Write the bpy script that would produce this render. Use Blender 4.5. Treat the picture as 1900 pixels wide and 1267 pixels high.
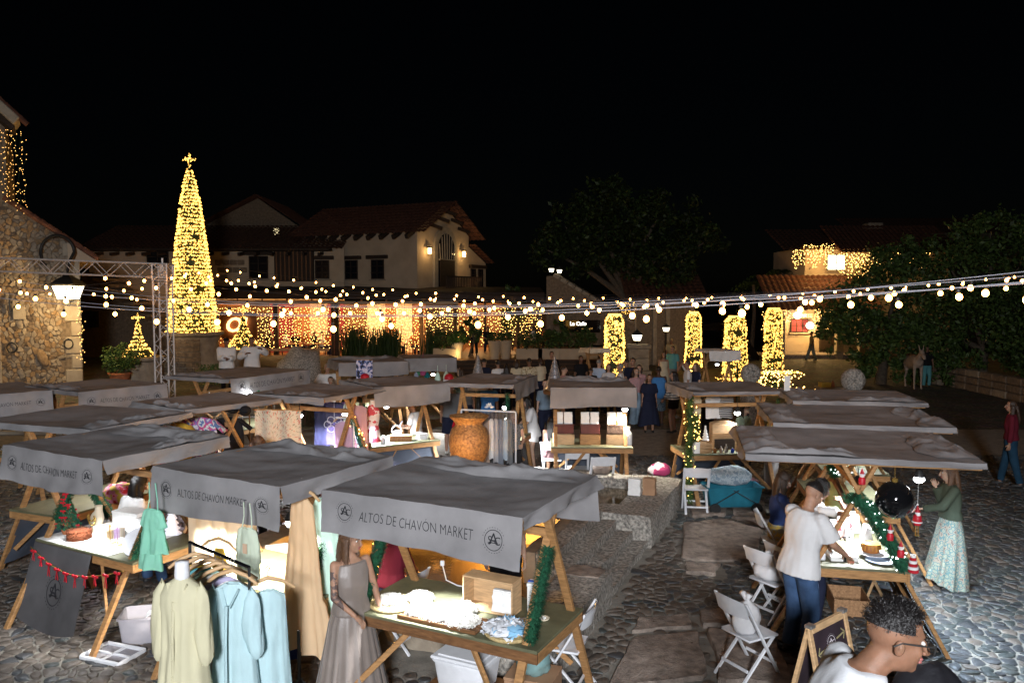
import bpy,math,random
import numpy as np
from mathutils import Vector,Matrix,noise as mnoise
R=math.radians
rnd=random.Random(7)
nrg=np.random.default_rng(7)
scn=bpy.context.scene
for o in list(bpy.data.objects):
 bpy.data.objects.remove(o,do_unlink=True)
col=scn.collection
FPX,CAMH=1478.0,3.7
PITCH=math.atan(83.5/FPX)
cd=bpy.data.cameras.new('camera')
cam=bpy.data.objects.new('camera',cd)
col.objects.link(cam)
cam.location=(0,0,CAMH)
cam.rotation_euler=(R(90)-PITCH,0,0)
cd.sensor_width=36.0
cd.lens=36.0*FPX/1900.0
cd.clip_start,cd.clip_end=0.1,2000
scn.camera=cam
W=bpy.data.worlds.new('World')
scn.world=W
W.use_nodes=True
wn=W.node_tree
bg=next(n for n in wn.nodes if n.type=='BACKGROUND')
sky=wn.nodes.new('ShaderNodeTexSky')
sky.sky_type='NISHITA'
sky.sun_disc=False
sky.sun_elevation=R(24)
sky.sun_rotation=R(190)
wn.links.new(sky.outputs['Color'],bg.inputs['Color'])
bg.inputs['Strength'].default_value=0.00016
sd=bpy.data.lights.new('moon','SUN')
sd.energy=0.02
sd.angle=R(0.5)
sd.color=(1.0,0.95,0.88)
moon=bpy.data.objects.new('moon',sd)
col.objects.link(moon)
moon.rotation_euler=(R(66),0,R(-10))
FLASH_STANDIN_POS=Vector((-0.3,-7.0,5.7))
fd=bpy.data.lights.new('flash_standin_lamp','SPOT')  # added lamp behind the camera, in place of the camera flash
fd.energy=12000
fd.color=(0.92,0.95,1.0)
fd.spot_size=R(100)
fd.spot_blend=0.9
fd.shadow_soft_size=0.9
flash_standin=bpy.data.objects.new('flash_standin_lamp',fd)
col.objects.link(flash_standin)
flash_standin.location=FLASH_STANDIN_POS
flash_standin.rotation_euler=(Vector((-1.2,12.0,1.0))-FLASH_STANDIN_POS).to_track_quat('-Z','Y').to_euler()
vs=scn.view_settings
vs.view_transform='Standard'
vs.look='None'
vs.exposure=0
vs.gamma=1
vs.use_curve_mapping=False
cy=scn.cycles
cy.use_denoising=True
try:
 cy.denoiser='OPENIMAGEDENOISE'
except Exception:
 pass
cy.max_bounces=5
cy.diffuse_bounces=2
cy.glossy_bounces=2
cy.transmission_bounces=3
cy.transparent_max_bounces=6
cy.sample_clamp_indirect=3.0
cy.use_adaptive_sampling=True
cy.adaptive_threshold=0.01
cy.use_light_tree=True
cy.caustics_reflective=False
cy.caustics_refractive=False
def ray(px,py):
 u=-(py-633.5)/FPX
 c,s=math.cos(PITCH),math.sin(PITCH)
 return Vector(((px-950)/FPX,c+u*s,-s+u*c))
def at(px,py,z=0.0):
 r=ray(px,py)
 t=(z-CAMH)/r.z
 return Vector((r.x*t,r.y*t,z))
def atd(px,py,d):
 r=ray(px,py)
 t=d/r.y
 return Vector((r.x*t,d,CAMH+r.z*t))
MATS={}
def mat(name,color,rough=0.7,var=0.15,scale=8.0,bump=0.0,bscale=None,metal=0.0,spec=0.35,color2=None,kind='noise',emit=None,estr=0.0,alpha=1.0,trans=0.0,sheen=0.0,sample=True):
 if name in MATS:
  return MATS[name]
 m=bpy.data.materials.new(name)
 m.use_nodes=True
 nt=m.node_tree
 b=next(n for n in nt.nodes if n.type=='BSDF_PRINCIPLED')
 b.inputs['Roughness'].default_value=rough
 b.inputs['Metallic'].default_value=metal
 b.inputs['Specular IOR Level'].default_value=spec
 c=tuple(color)+(1,)
 b.inputs['Base Color'].default_value=c
 if emit:
  b.inputs['Emission Color'].default_value=tuple(emit)+(1,)
  b.inputs['Emission Strength'].default_value=estr
  if not sample:
   m.cycles.emission_sampling='NONE'
 if alpha<1:
  b.inputs['Alpha'].default_value=alpha
 if trans:
  b.inputs['Transmission Weight'].default_value=trans
 if sheen:
  b.inputs['Sheen Weight'].default_value=sheen
 tc=None
 if var>0 or color2 or bump:
  tc=nt.nodes.new('ShaderNodeTexCoord')
 if var>0 or color2:
  n=nt.nodes.new('ShaderNodeTexNoise' if kind in('noise','wood','weave')else('ShaderNodeTexVoronoi' if kind=='voronoi' else 'ShaderNodeTexWave'))
  n.inputs['Scale'].default_value=scale
  src=tc.outputs['Object']
  if kind=='wood':
   mp=nt.nodes.new('ShaderNodeMapping')
   mp.inputs['Scale'].default_value=(1.0,1.0,6.0)
   nt.links.new(src,mp.inputs[0])
   src=mp.outputs[0]
  nt.links.new(src,n.inputs['Vector'])
  if kind in('noise','wood','weave'):
   n.inputs['Detail'].default_value=6
   fac=n.outputs['Fac']
  elif kind=='voronoi':
   fac=n.outputs['Color']
  else:
   n.inputs['Distortion'].default_value=3
   fac=n.outputs['Fac']
  cr=nt.nodes.new('ShaderNodeValToRGB')
  e=cr.color_ramp.elements
  e[0].position,e[1].position=0.3,0.72
  c2=color2 or tuple(min(1,x*(1+var))for x in color)
  c1=color if color2 else tuple(x*(1-var)for x in color)
  e[0].color=tuple(c1)+(1,)
  e[1].color=tuple(c2)+(1,)
  nt.links.new(fac,cr.inputs['Fac'])
  nt.links.new(cr.outputs['Color'],b.inputs['Base Color'])
 if bump:
  n2=nt.nodes.new('ShaderNodeTexNoise')
  n2.inputs['Scale'].default_value=bscale or scale*3
  n2.inputs['Detail'].default_value=5
  nt.links.new(tc.outputs['Object'],n2.inputs['Vector'])
  bp=nt.nodes.new('ShaderNodeBump')
  bp.inputs['Strength'].default_value=bump
  bp.inputs['Distance'].default_value=0.02
  nt.links.new(n2.outputs['Fac'],bp.inputs['Height'])
  nt.links.new(bp.outputs['Normal'],b.inputs['Normal'])
 MATS[name]=m
 return m
def mute(name,c,**k):
 return mat(name,c,**k)
M_canvas=mat('grey_canvas',(0.245,0.236,0.24),0.95,0.22,2.2,0.2,240,spec=0.1)
M_canvas_dark=mat('dark_grey_canvas',(0.085,0.082,0.085),0.95,0.2,3.0,0.12,200,spec=0.1)
M_blue_cloth=mat('slate_cloth',(0.075,0.088,0.115),0.95,0.15,4,0.1,150,spec=0.1)
M_print=mat('black_print',(0.018,0.018,0.022),0.9,0)
M_wood=mat('pine_wood',(0.36,0.19,0.075),0.6,0.3,9,0.15,60,kind='wood',spec=0.3)
M_wood_d=mat('brown_wood',(0.16,0.075,0.03),0.6,0.35,9,0.15,60,kind='wood')
M_wood_l=mat('pale_wood',(0.56,0.36,0.19),0.6,0.2,9,0.1,50,kind='wood')
M_tabletop=mat('olive_paint',(0.13,0.13,0.075),0.55,0.25,6,0.1,30)
M_darkwood=mat('old_dark_timber',(0.035,0.022,0.015),0.8,0.4,8,0.3,30,kind='wood')
M_metal=mat('galvanised_metal',(0.5,0.48,0.47),0.4,0.1,10,metal=0.85)
M_black=mat('black_iron',(0.02,0.02,0.02),0.5,0.2,20)
M_blackgloss=mat('gloss_black',(0.006,0.006,0.007),0.06,0,spec=0.6)
M_white=mat('white_paint',(0.72,0.73,0.76),0.45,0.06,14,0.05,60)
M_whitepaper=mat('white_paper',(0.8,0.8,0.78),0.8,0.05,20,0.1,60)
M_plastic=mat('frosted_plastic',(0.55,0.53,0.58),0.25,0.05,9,alpha=0.55)
M_green=mat('garland_green',(0.015,0.085,0.045),0.7,0.5,40,color2=(0.035,0.17,0.085))
M_leaf=mat('dark_leaf',(0.018,0.035,0.01),0.55,0.4,3,color2=(0.05,0.085,0.02),spec=0.3)
M_leaf2=mat('mid_leaf',(0.045,0.085,0.02),0.55,0.4,3,color2=(0.09,0.15,0.035))
M_bark=mat('bark',(0.09,0.07,0.05),0.9,0.4,12,0.5,20)
M_red=mat('red_ribbon',(0.45,0.012,0.025),0.45,0.2,12)
M_gold=mat('gold_jewel',(0.7,0.45,0.12),0.25,0.1,20,metal=0.8)
M_terra=mat('terracotta',(0.34,0.12,0.05),0.85,0.3,7,0.3,30)
M_tile=mat('roof_tile_clay',(0.125,0.052,0.032),0.85,0.45,5,0.3,20)
M_stone=mat('coral_stone',(0.25,0.205,0.155),0.95,0.35,5,0.6,24,color2=(0.40,0.34,0.26))
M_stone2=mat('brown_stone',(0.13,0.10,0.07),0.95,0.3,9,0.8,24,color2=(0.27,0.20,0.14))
M_stone3=mat('ochre_stone',(0.24,0.155,0.08),0.95,0.3,9,0.8,24,color2=(0.36,0.26,0.16))
M_ash=mat('ashlar_stone',(0.33,0.28,0.215),0.95,0.2,4,0.5,22,color2=(0.43,0.38,0.30))
M_mortar=mat('mortar',(0.20,0.155,0.11),0.95,0.4,8,0.5,30)
M_fstone=mat('pitted_grey_stone',(0.10,0.094,0.086),0.95,0.4,24,1.0,50,color2=(0.55,0.51,0.45))
M_cob=mat('river_stone_grey',(0.025,0.029,0.033),0.5,0.4,4,0.4,30,color2=(0.07,0.072,0.076),spec=0.5)
M_cob2=mat('river_stone_brown',(0.07,0.058,0.048),0.6,0.4,4,0.4,30,color2=(0.14,0.115,0.095),spec=0.5)
M_cob3=mat('river_stone_green',(0.032,0.04,0.04),0.5,0.4,4,0.4,30,color2=(0.075,0.082,0.078),spec=0.5)
M_slab=mat('flagstone',(0.15,0.12,0.10),0.9,0.35,9,1.0,45,color2=(0.38,0.31,0.26))
M_plaster=mat('old_plaster',(0.42,0.33,0.235),0.95,0.2,1.3,0.35,12,color2=(0.52,0.42,0.31))
M_render_warm=mat('terrace_wall',(0.30,0.13,0.06),0.9,0.2,2,0.2,10)
M_render_red=mat('red_curtain',(0.20,0.035,0.045),0.9,0.2,5,0.2,20)
M_glass_d=mat('dark_glass',(0.01,0.011,0.014),0.12,0,spec=0.6)
def translucent(name,color,amt=.5,rough=.9):
 m=mat(name,color,rough,.06,5,.1,90,spec=.1)
 nt=m.node_tree
 b=next(n for n in nt.nodes if n.type=='BSDF_PRINCIPLED');o=next(n for n in nt.nodes if n.type=='OUTPUT_MATERIAL')
 t=nt.nodes.new('ShaderNodeBsdfTranslucent');t.inputs[0].default_value=tuple(color)+(1,)
 x=nt.nodes.new('ShaderNodeMixShader');x.inputs[0].default_value=amt
 nt.links.new(b.outputs[0],x.inputs[1]);nt.links.new(t.outputs[0],x.inputs[2]);nt.links.new(x.outputs[0],o.inputs[0])
 return m
M_leafd=mat('deep_leaf',(0.008,0.014,0.005),0.6,0.4,3,color2=(0.02,0.03,0.008),spec=0.2)
M_cream=mat('cream_cloth',(0.72,0.62,0.46),0.9,0.08,5,0.08,120)
M_bulb=mat('warm_bulb',(1,0.8,0.5),0.4,0,emit=(1.0,0.40,0.085),estr=34)
M_fairy=mat('fairy_bulb',(1,0.75,0.3),0.4,0,emit=(1.0,0.52,0.10),estr=3.6)
M_fairy2=mat('fairy_bulb_amber',(1,0.7,0.3),0.4,0,emit=(1.0,0.54,0.14),estr=11)
M_fairy3=mat('fairy_bulb_dim',(1,0.7,0.3),0.4,0,emit=(1.0,0.52,0.14),estr=4)
M_fairyw=mat('fairy_bulb_white',(1,1,1),0.4,0,emit=(0.9,0.95,1.0),estr=12)
M_lantern=mat('lantern_glass',(1,0.9,0.7),0.4,0,emit=(1.0,0.88,0.62),estr=5)
M_led=mat('led_lamp_face',(1,1,1),0.4,0,emit=(0.93,0.97,1.0),estr=22)
M_cable=mat('pale_cable',(0.45,0.45,0.5),0.5,0)
M_cable_d=mat('dark_cable',(0.05,0.05,0.06),0.5,0)
M_wire=mat('green_wire',(0.012,0.03,0.012),0.6,0.3,30)
class MB:
 def __init__(s):
  s.v,s.f,s.m,s.k=[],[],[],0
 def add(s,vs_,fs,mi=None):
  o=len(s.v)
  s.v.extend([tuple(p)for p in vs_])
  mi=s.k if mi is None else mi
  for f in fs:
   s.f.append(tuple(i+o for i in f))
   s.m.append(mi)
  return s
 def box(s,c,size,rot=None,mi=None,bev=0.0):
  c=Vector(c)
  hx,hy,hz=(x/2 for x in size)
  if bev:
   b=min(bev,hx*.9,hy*.9,hz*.9)
   P,idx=[],{}
   for sx in(-1,1):
    for sy in(-1,1):
     for sz in(-1,1):
      for ax in range(3):
       p=[sx*(hx-b),sy*(hy-b),sz*(hz-b)]
       p[ax]=(sx,sy,sz)[ax]*(hx,hy,hz)[ax]
       idx[(sx,sy,sz,ax)]=len(P)
       P.append(Vector(p))
   F=[]
   for ax in range(3):
    o1,o2=[(1,2),(2,0),(0,1)][ax]
    for sg in(-1,1):
     q=[]
     for a,b2 in((-1,-1),(1,-1),(1,1),(-1,1)):
      k=[0,0,0]
      k[ax],k[o1],k[o2]=sg,a,b2
      q.append(idx[tuple(k)+(ax,)])
     F.append(q if sg>0 else q[::-1])
   for ax in range(3):
    o1,o2=[(1,2),(2,0),(0,1)][ax]
    for a in(-1,1):
     for b2 in(-1,1):
      def g(e,axx):
       k=[0,0,0]
       k[ax],k[o1],k[o2]=e,a,b2
       return idx[tuple(k)+(axx,)]
      q=[g(-1,o1),g(1,o1),g(1,o2),g(-1,o2)]
      F.append(q if a*b2<0 else q[::-1])
   for sx in(-1,1):
    for sy in(-1,1):
     for sz in(-1,1):
      q=[idx[(sx,sy,sz,a)]for a in range(3)]
      F.append(q if sx*sy*sz>0 else q[::-1])
  else:
   P=[Vector((x,y,z))for z in(-hz,hz)for y in(-hy,hy)for x in(-hx,hx)]
   F=[(0,2,3,1),(4,5,7,6),(0,1,5,4),(2,6,7,3),(0,4,6,2),(1,3,7,5)]
  if rot is not None:
   if isinstance(rot,(int,float)):
    rot=Matrix.Rotation(rot,3,'Z')
   P=[rot@p for p in P]
  return s.add([p+c for p in P],F,mi)
 def beam(s,a,b,w,h,up=(0,0,1),mi=None,bev=0.004):
  a,b=Vector(a),Vector(b)
  d=b-a
  L=d.length
  x=d.normalized()
  u=Vector(up)
  if abs(u.dot(x))>.98:
   u=Vector((0,1,0))if abs(x.y)<.9 else Vector((1,0,0))
  y=u.cross(x).normalized()
  z=x.cross(y)
  rot=Matrix((x,y,z)).transposed()
  return s.box((a+b)/2,(L,w,h),rot,mi,bev)
 def tube(s,pts,r,n=8,mi=None,caps=True,ry=None):
  pts=[Vector(p)for p in pts]
  if not hasattr(r,'__len__'):
   r=[r]*len(pts)
  o,V,F=0,[],[]
  prev=None
  for i,p in enumerate(pts):
   t=(pts[min(i+1,len(pts)-1)]-pts[max(i-1,0)])
   t=t.normalized()if t.length>1e-9 else Vector((0,0,1))
   if prev is None:
    u=Vector((0,0,1))if abs(t.z)<.9 else Vector((1,0,0))
    x=u.cross(t).normalized()
   else:
    x=(prev-t*prev.dot(t))
    x=x.normalized()if x.length>1e-6 else prev
   prev=x
   y=t.cross(x)
   for k in range(n):
    a=2*math.pi*k/n
    V.append(p+x*(r[i]*math.cos(a))+y*((ry[i]if ry else r[i])*math.sin(a)))
  for i in range(len(pts)-1):
   for k in range(n):
    k2=(k+1)%n
    F.append((i*n+k,i*n+k2,(i+1)*n+k2,(i+1)*n+k))
  if caps:
   F.append(tuple(range(n-1,-1,-1)))
   F.append(tuple((len(pts)-1)*n+k for k in range(n)))
  return s.add(V,F,mi)
 def cap(s,a,b,ra,rb,n=10,mi=None,fa=False,fb=False):
  """tapered capsule; fa / fb leave that end flat"""
  a,b=Vector(a),Vector(b)
  d=(b-a)
  t=d.normalized()if d.length>1e-6 else Vector((0,0,1))
  P,Rr=[],[]
  if not fa:
   for q in(-0.95,-0.6):
    P.append(a+t*ra*q);Rr.append(ra*math.sqrt(1-q*q))
  P.append(a);Rr.append(ra)
  P.append(b);Rr.append(rb)
  if not fb:
   for q in(0.6,0.95):
    P.append(b+t*rb*q);Rr.append(rb*math.sqrt(1-q*q))
  return s.tube(P,Rr,n,mi)
 def ell(s,c,r,rot=None,seg=12,rings=8,mi=None):
  c=Vector(c)
  if not hasattr(r,'__len__'):
   r=(r,r,r)
  V,F=[Vector((0,0,-r[2]))],[]
  for i in range(1,rings):
   ph=-math.pi/2+math.pi*i/rings
   for k in range(seg):
    a=2*math.pi*k/seg
    V.append(Vector((r[0]*math.cos(ph)*math.cos(a),r[1]*math.cos(ph)*math.sin(a),r[2]*math.sin(ph))))
  V.append(Vector((0,0,r[2])))
  top=len(V)-1
  for k in range(seg):
   k2=(k+1)%seg
   F.append((0,1+k2,1+k))
   for i in range(rings-2):
    F.append((1+i*seg+k,1+i*seg+k2,1+(i+1)*seg+k2,1+(i+1)*seg+k))
   F.append((1+(rings-2)*seg+k,1+(rings-2)*seg+k2,top))
  if rot is not None:
   V=[rot@p for p in V]
  return s.add([p+c for p in V],F,mi)
 def lathe(s,prof,n=16,c=(0,0,0),mi=None,rot=None,sx=1.0,sy=1.0):
  c=Vector(c)
  V,F=[],[]
  for r,z in prof:
   for k in range(n):
    a=2*math.pi*k/n
    p=Vector((r*sx*math.cos(a),r*sy*math.sin(a),z))
    V.append((rot@p if rot is not None else p)+c)
  for i in range(len(prof)-1):
   for k in range(n):
    k2=(k+1)%n
    F.append((i*n+k,i*n+k2,(i+1)*n+k2,(i+1)*n+k))
  if prof[0][0]>1e-4:
   F.append(tuple(range(n-1,-1,-1)))
  if prof[-1][0]>1e-4:
   F.append(tuple((len(prof)-1)*n+k for k in range(n)))
  return s.add(V,F,mi)
 def grid(s,fn,nu,nv,mi=None):
  V=[fn(i/nu,j/nv)for j in range(nv+1)for i in range(nu+1)]
  F=[(j*(nu+1)+i,j*(nu+1)+i+1,(j+1)*(nu+1)+i+1,(j+1)*(nu+1)+i)for j in range(nv)for i in range(nu)]
  return s.add(V,F,mi)
 def prism(s,poly,z0,z1,mi=None,xf=None):
  n=len(poly)
  V=[Vector((p[0],p[1],z0))for p in poly]+[Vector((p[0],p[1],z1))for p in poly]
  if xf:
   V=[xf(p)for p in V]
  F=[tuple(range(n-1,-1,-1)),tuple(range(n,2*n))]
  F+=[(k,(k+1)%n,n+(k+1)%n,n+k)for k in range(n)]
  return s.add(V,F,mi)
 def mesh(s,name,mats,smooth=False):
  me=bpy.data.meshes.new(name)
  me.from_pydata(s.v,[],s.f)
  if not isinstance(mats,(list,tuple)):
   mats=[mats]
  for m_ in mats:
   me.materials.append(m_)
  if len(mats)>1:
   me.polygons.foreach_set('material_index',s.m)
  if smooth:
   me.polygons.foreach_set('use_smooth',[True]*len(s.f))
   if smooth!='all':
    try:
     me.set_sharp_from_angle(angle=R(smooth if isinstance(smooth,(int,float))and smooth is not True else 40))
    except Exception:
     pass
  me.update()
  return me
 def build(s,name,mats,parent=None,smooth=False,loc=None,rz=None):
  return link(name,s.mesh(name,mats,smooth),parent,loc,rz)
def link(name,me,parent=None,loc=None,rz=None):
 o=bpy.data.objects.new(name,me)
 col.objects.link(o)
 if parent is not None:
  o.parent=parent
 if loc is not None:
  o.location=loc
 if rz is not None:
  o.rotation_euler=(0,0,rz)
 return o
def np_mesh(name,V,F,mats,mi=None,smooth=False):
 me=bpy.data.meshes.new(name)
 V=np.asarray(V,np.float32);F=np.asarray(F,np.int32)
 k=F.shape[1]
 me.vertices.add(len(V));me.vertices.foreach_set('co',V.ravel())
 me.loops.add(F.size);me.loops.foreach_set('vertex_index',F.ravel())
 me.polygons.add(len(F))
 me.polygons.foreach_set('loop_start',np.arange(0,F.size,k,dtype=np.int32))
 me.polygons.foreach_set('loop_total',np.full(len(F),k,np.int32))
 for m_ in(mats if isinstance(mats,(list,tuple))else[mats]):
  me.materials.append(m_)
 if mi is not None:
  me.polygons.foreach_set('material_index',np.asarray(mi,np.int32))
 if smooth:
  me.polygons.foreach_set('use_smooth',np.ones(len(F),bool))
 me.update(calc_edges=True)
 me.validate()
 return me
def tag(o,label=None,cat=None,group=None,kind=None):
 if label:o['label']=label
 if cat:o['category']=cat
 if group:o['group']=group
 if kind:o['kind']=kind
 return o
def thing(name,label,cat,loc=(0,0,0),rz=0.0,group=None):
 o=bpy.data.objects.new(name,None)
 o.empty_display_size=0.1
 col.objects.link(o)
 o.location=loc
 o.rotation_euler=(0,0,rz)
 return tag(o,label,cat,group)
def kids(o):
 return[c for c in bpy.data.objects if c.parent==o]
def copy_tree(o,children,parent=None):
 """children: dict object -> list of its children (kept by the caller, no scene scan)"""
 c=o.copy()
 col.objects.link(c)
 if parent is not None:
  c.parent=parent
 for ch in children.get(o,[]):
  copy_tree(ch,children,c)
 return c
def tree_of(root):
 d={}
 for o in bpy.data.objects:
  if o.parent is not None:
   d.setdefault(o.parent,[]).append(o)
 return d
def fb(x,y,z=0.0,s=1.0,o=5):
 return mnoise.fractal(Vector((x*s,y*s,z*s)),0.9,2.0,o)
def octa(points,r):
 P=np.asarray(points,float)
 r=np.broadcast_to(np.asarray(r,float),(len(P),))
 U=np.array([[1,0,0],[-1,0,0],[0,1,0],[0,-1,0],[0,0,1],[0,0,-1]],float)
 V=(P[:,None,:]+U[None]*r[:,None,None]).reshape(-1,3)
 T=np.array([[0,2,4],[2,1,4],[1,3,4],[3,0,4],[2,0,5],[1,2,5],[3,1,5],[0,3,5]])
 F=(np.arange(len(P))[:,None,None]*6+T[None]).reshape(-1,3)
 return V,F
def cards(P,size,up_bias=0.0,aspect=0.5,rg=nrg,fold=0.25):
 """leaf quads (folded kites) round points P"""
 n=len(P)
 a=rg.normal(size=(n,3));a[:,2]+=up_bias
 a/=np.linalg.norm(a,axis=1)[:,None]
 b=np.cross(a,rg.normal(size=(n,3)));b/=np.linalg.norm(b,axis=1)[:,None]+1e-9
 c=np.cross(a,b)
 s=np.broadcast_to(np.asarray(size,float),(n,))*rg.uniform(.65,1.3,n)
 s=s[:,None]
 V=np.stack([P-b*s*.5,P+c*s*aspect*.5+a*s*fold*.3,P+b*s*.5,P-c*s*aspect*.5+a*s*fold*.3],1).reshape(-1,3)
 F=np.arange(n*4).reshape(n,4)
 return V,F
def text_mesh(txt,size,mat_,offset=0.0,align='CENTER'):
 cu=bpy.data.curves.new('lettering','FONT')
 cu.body=txt
 cu.size=size
 cu.align_x=align
 cu.align_y='CENTER'
 cu.offset=offset
 cu.resolution_u=3
 ob=bpy.data.objects.new('lettering',cu)
 col.objects.link(ob)
 dg=bpy.context.evaluated_depsgraph_get()
 me=bpy.data.meshes.new_from_object(ob.evaluated_get(dg))
 vs_=[tuple(v.co)for v in me.vertices]
 fs=[tuple(p.vertices)for p in me.polygons]
 bpy.data.objects.remove(ob)
 bpy.data.curves.remove(cu)
 bpy.data.meshes.remove(me)
 return vs_,fs
TXT=text_mesh('ALTOS DE CHAV\u00d3N MARKET',0.112,None,-0.0016)
def fit_w(T,w):
 xs=[v[0]for v in T[0]]
 k=w/(max(xs)-min(xs));c=(max(xs)+min(xs))/2
 return[((x-c)*k,y,z)for x,y,z in T[0]],T[1]
TXT=fit_w(TXT,0.98)
LA,LC,LS=text_mesh('A',0.125,None),text_mesh('C',0.085,None),text_mesh('S',0.085,None)
def shift(T,dx,dy,k=1.0):
 return[(x*k+dx,y*k+dy,z)for x,y,z in T[0]],T[1]
def emblem_geo(r=0.075):
 m=MB()
 k=r/0.075
 m.lathe([(r*.93,0),(r,0)],28)
 m.f=[f for f in m.f if len(f)==4];m.m=m.m[:len(m.f)]
 for T,dx,dy in((LA,0,0.004),(LC,0.032,-0.006),(LS,-0.03,-0.004)):
  m.add(*shift(T,dx*k,dy*k,k*0.95))
 m.box((0,-0.018*k,0),(0.075*k,0.006*k,0.0002))
 for a in range(26):
  t=2*math.pi*a/26
  if a%13 in(0,1):continue
  m.box((r*1.2*math.cos(t),r*1.2*math.sin(t),0),(0.004*k,0.008*k,0.0002),t)
 return m.v,m.f
EMB=emblem_geo()
# ================================================================== SETTING
def clip(poly,p,q):
 """keep the side of the bisector of p-q that holds p"""
 mx,my=(p[0]+q[0])/2,(p[1]+q[1])/2
 nx,ny=q[0]-p[0],q[1]-p[1]
 out=[]
 n=len(poly)
 for i in range(n):
  a,b=poly[i],poly[(i+1)%n]
  da=(a[0]-mx)*nx+(a[1]-my)*ny
  db=(b[0]-mx)*nx+(b[1]-my)*ny
  if da<=0:out.append(a)
  if(da<0<db)or(db<0<da):
   t=da/(da-db)
   out.append((a[0]+(b[0]-a[0])*t,a[1]+(b[1]-a[1])*t))
 return out
def cells(x0,x1,y0,y1,sx,sy,keep,seed=3,jit=0.42):
 """irregular stones over a jittered brick-offset lattice"""
 r=random.Random(seed)
 nx,ny=int((x1-x0)/sx)+1,int((y1-y0)/sy)+1
 P=[[(x0+(i+.5*(j%2)+r.uniform(-jit,jit))*sx,y0+(j+r.uniform(-jit,jit))*sy)for i in range(nx)]for j in range(ny)]
 out=[]
 for j in range(1,ny-1):
  for i in range(1,nx-1):
   p=P[j][i]
   if not keep(p[0],p[1]):continue
   poly=[(p[0]-sx*1.4,p[1]-sy*1.4),(p[0]+sx*1.4,p[1]-sy*1.4),(p[0]+sx*1.4,p[1]+sy*1.4),(p[0]-sx*1.4,p[1]+sy*1.4)]
   for dj in(-1,0,1):
    for di in(-1,0,1):
     if di or dj:
      poly=clip(poly,p,P[j+dj][i+di])
      if len(poly)<3:break
    if len(poly)<3:break
   if len(poly)>=3:
    out.append((p,poly))
 return out
def stone(mb,poly,gap,h,xf,r,mi=None,tilt=0.25):
 """one rounded stone: skirt, shoulder, crown"""
 cx=sum(p[0]for p in poly)/len(poly);cy_=sum(p[1]for p in poly)/len(poly)
 pts=[]
 n=len(poly)
 for i in range(n):
  a,b=poly[i],poly[(i+1)%n]
  if math.hypot(a[0]-b[0],a[1]-b[1])<gap*1.2:continue
  pts.append(((a[0]*.75+b[0]*.25),(a[1]*.75+b[1]*.25)))
  pts.append(((a[0]*.25+b[0]*.75),(a[1]*.25+b[1]*.75)))
 if len(pts)<5:return
 n=len(pts)
 V=[]
 ta,tb=r.uniform(-tilt,tilt)*.2,r.uniform(-tilt,tilt)*.2
 rad=sum(math.hypot(p[0]-cx,p[1]-cy_)for p in pts)/n
 k0=max(.3,1-gap/rad)
 hh=h*r.uniform(.7,1.25)
 for k,z in((k0,-0.004),(k0*.96,hh*.6),(k0*.84,hh*.95)):
  for p in pts:
   x,y=cx+(p[0]-cx)*k,cy_+(p[1]-cy_)*k
   V.append(xf(Vector((x,y,z+(ta*(x-cx)+tb*(y-cy_))*(z>0)))))
 V.append(xf(Vector((cx,cy_,hh))))
 F=[]
 for rr in(0,1):
  for i in range(n):
   j=(i+1)%n
   F.append((rr*n+i,rr*n+j,(rr+1)*n+j,(rr+1)*n+i))
 for i in range(n):
  F.append((2*n+i,2*n+(i+1)%n,3*n))
 mb.add(V,F,mi)
ID=lambda v:v
def ground_material():
 m=bpy.data.materials.new('pebble_paving')
 m.use_nodes=True
 nt=m.node_tree
 b=next(n for n in nt.nodes if n.type=='BSDF_PRINCIPLED')
 b.inputs['Roughness'].default_value=0.8
 tc=nt.nodes.new('ShaderNodeTexCoord')
 vo=nt.nodes.new('ShaderNodeTexVoronoi');vo.feature='DISTANCE_TO_EDGE';vo.inputs['Scale'].default_value=4.6
 v2=nt.nodes.new('ShaderNodeTexVoronoi');v2.inputs['Scale'].default_value=4.6
 ns=nt.nodes.new('ShaderNodeTexNoise');ns.inputs['Scale'].default_value=0.8;ns.inputs['Detail'].default_value=8
 for n in(vo,v2,ns):
  nt.links.new(tc.outputs['Object'],n.inputs['Vector'])
 cr=nt.nodes.new('ShaderNodeValToRGB')
 e=cr.color_ramp.elements
 e[0].position,e[1].position=.03,.12
 e[0].color=(.17,.155,.13,1);e[1].color=(.075,.07,.06,1)
 nt.links.new(vo.outputs['Distance'],cr.inputs['Fac'])
 mx=nt.nodes.new('ShaderNodeMixRGB');mx.blend_type='MULTIPLY';mx.inputs[0].default_value=.75
 hs=nt.nodes.new('ShaderNodeValToRGB')
 hs.color_ramp.elements[0].position,hs.color_ramp.elements[1].position=.3,.7
 hs.color_ramp.elements[0].color=(.45,.42,.38,1);hs.color_ramp.elements[1].color=(1.25,1.2,1.1,1)
 nt.links.new(ns.outputs['Fac'],hs.inputs['Fac'])
 nt.links.new(cr.outputs['Color'],mx.inputs[1]);nt.links.new(hs.outputs['Color'],mx.inputs[2])
 m3=nt.nodes.new('ShaderNodeMixRGB');m3.blend_type='MULTIPLY';m3.inputs[0].default_value=.5
 nt.links.new(mx.outputs[0],m3.inputs[1]);nt.links.new(v2.outputs['Color'],m3.inputs[2])
 nt.links.new(m3.outputs[0],b.inputs['Base Color'])
 bp=nt.nodes.new('ShaderNodeBump');bp.inputs['Strength'].default_value=.9;bp.inputs['Distance'].default_value=.05
 nt.links.new(vo.outputs['Distance'],bp.inputs['Height'])
 nt.links.new(bp.outputs['Normal'],b.inputs['Normal'])
 return m
M_ground=ground_material()
M_grout=mat('pale_grout',(0.17,0.16,0.14),0.95,0.35,6,0.5,40,color2=(0.29,0.27,0.235))
g=MB()
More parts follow.
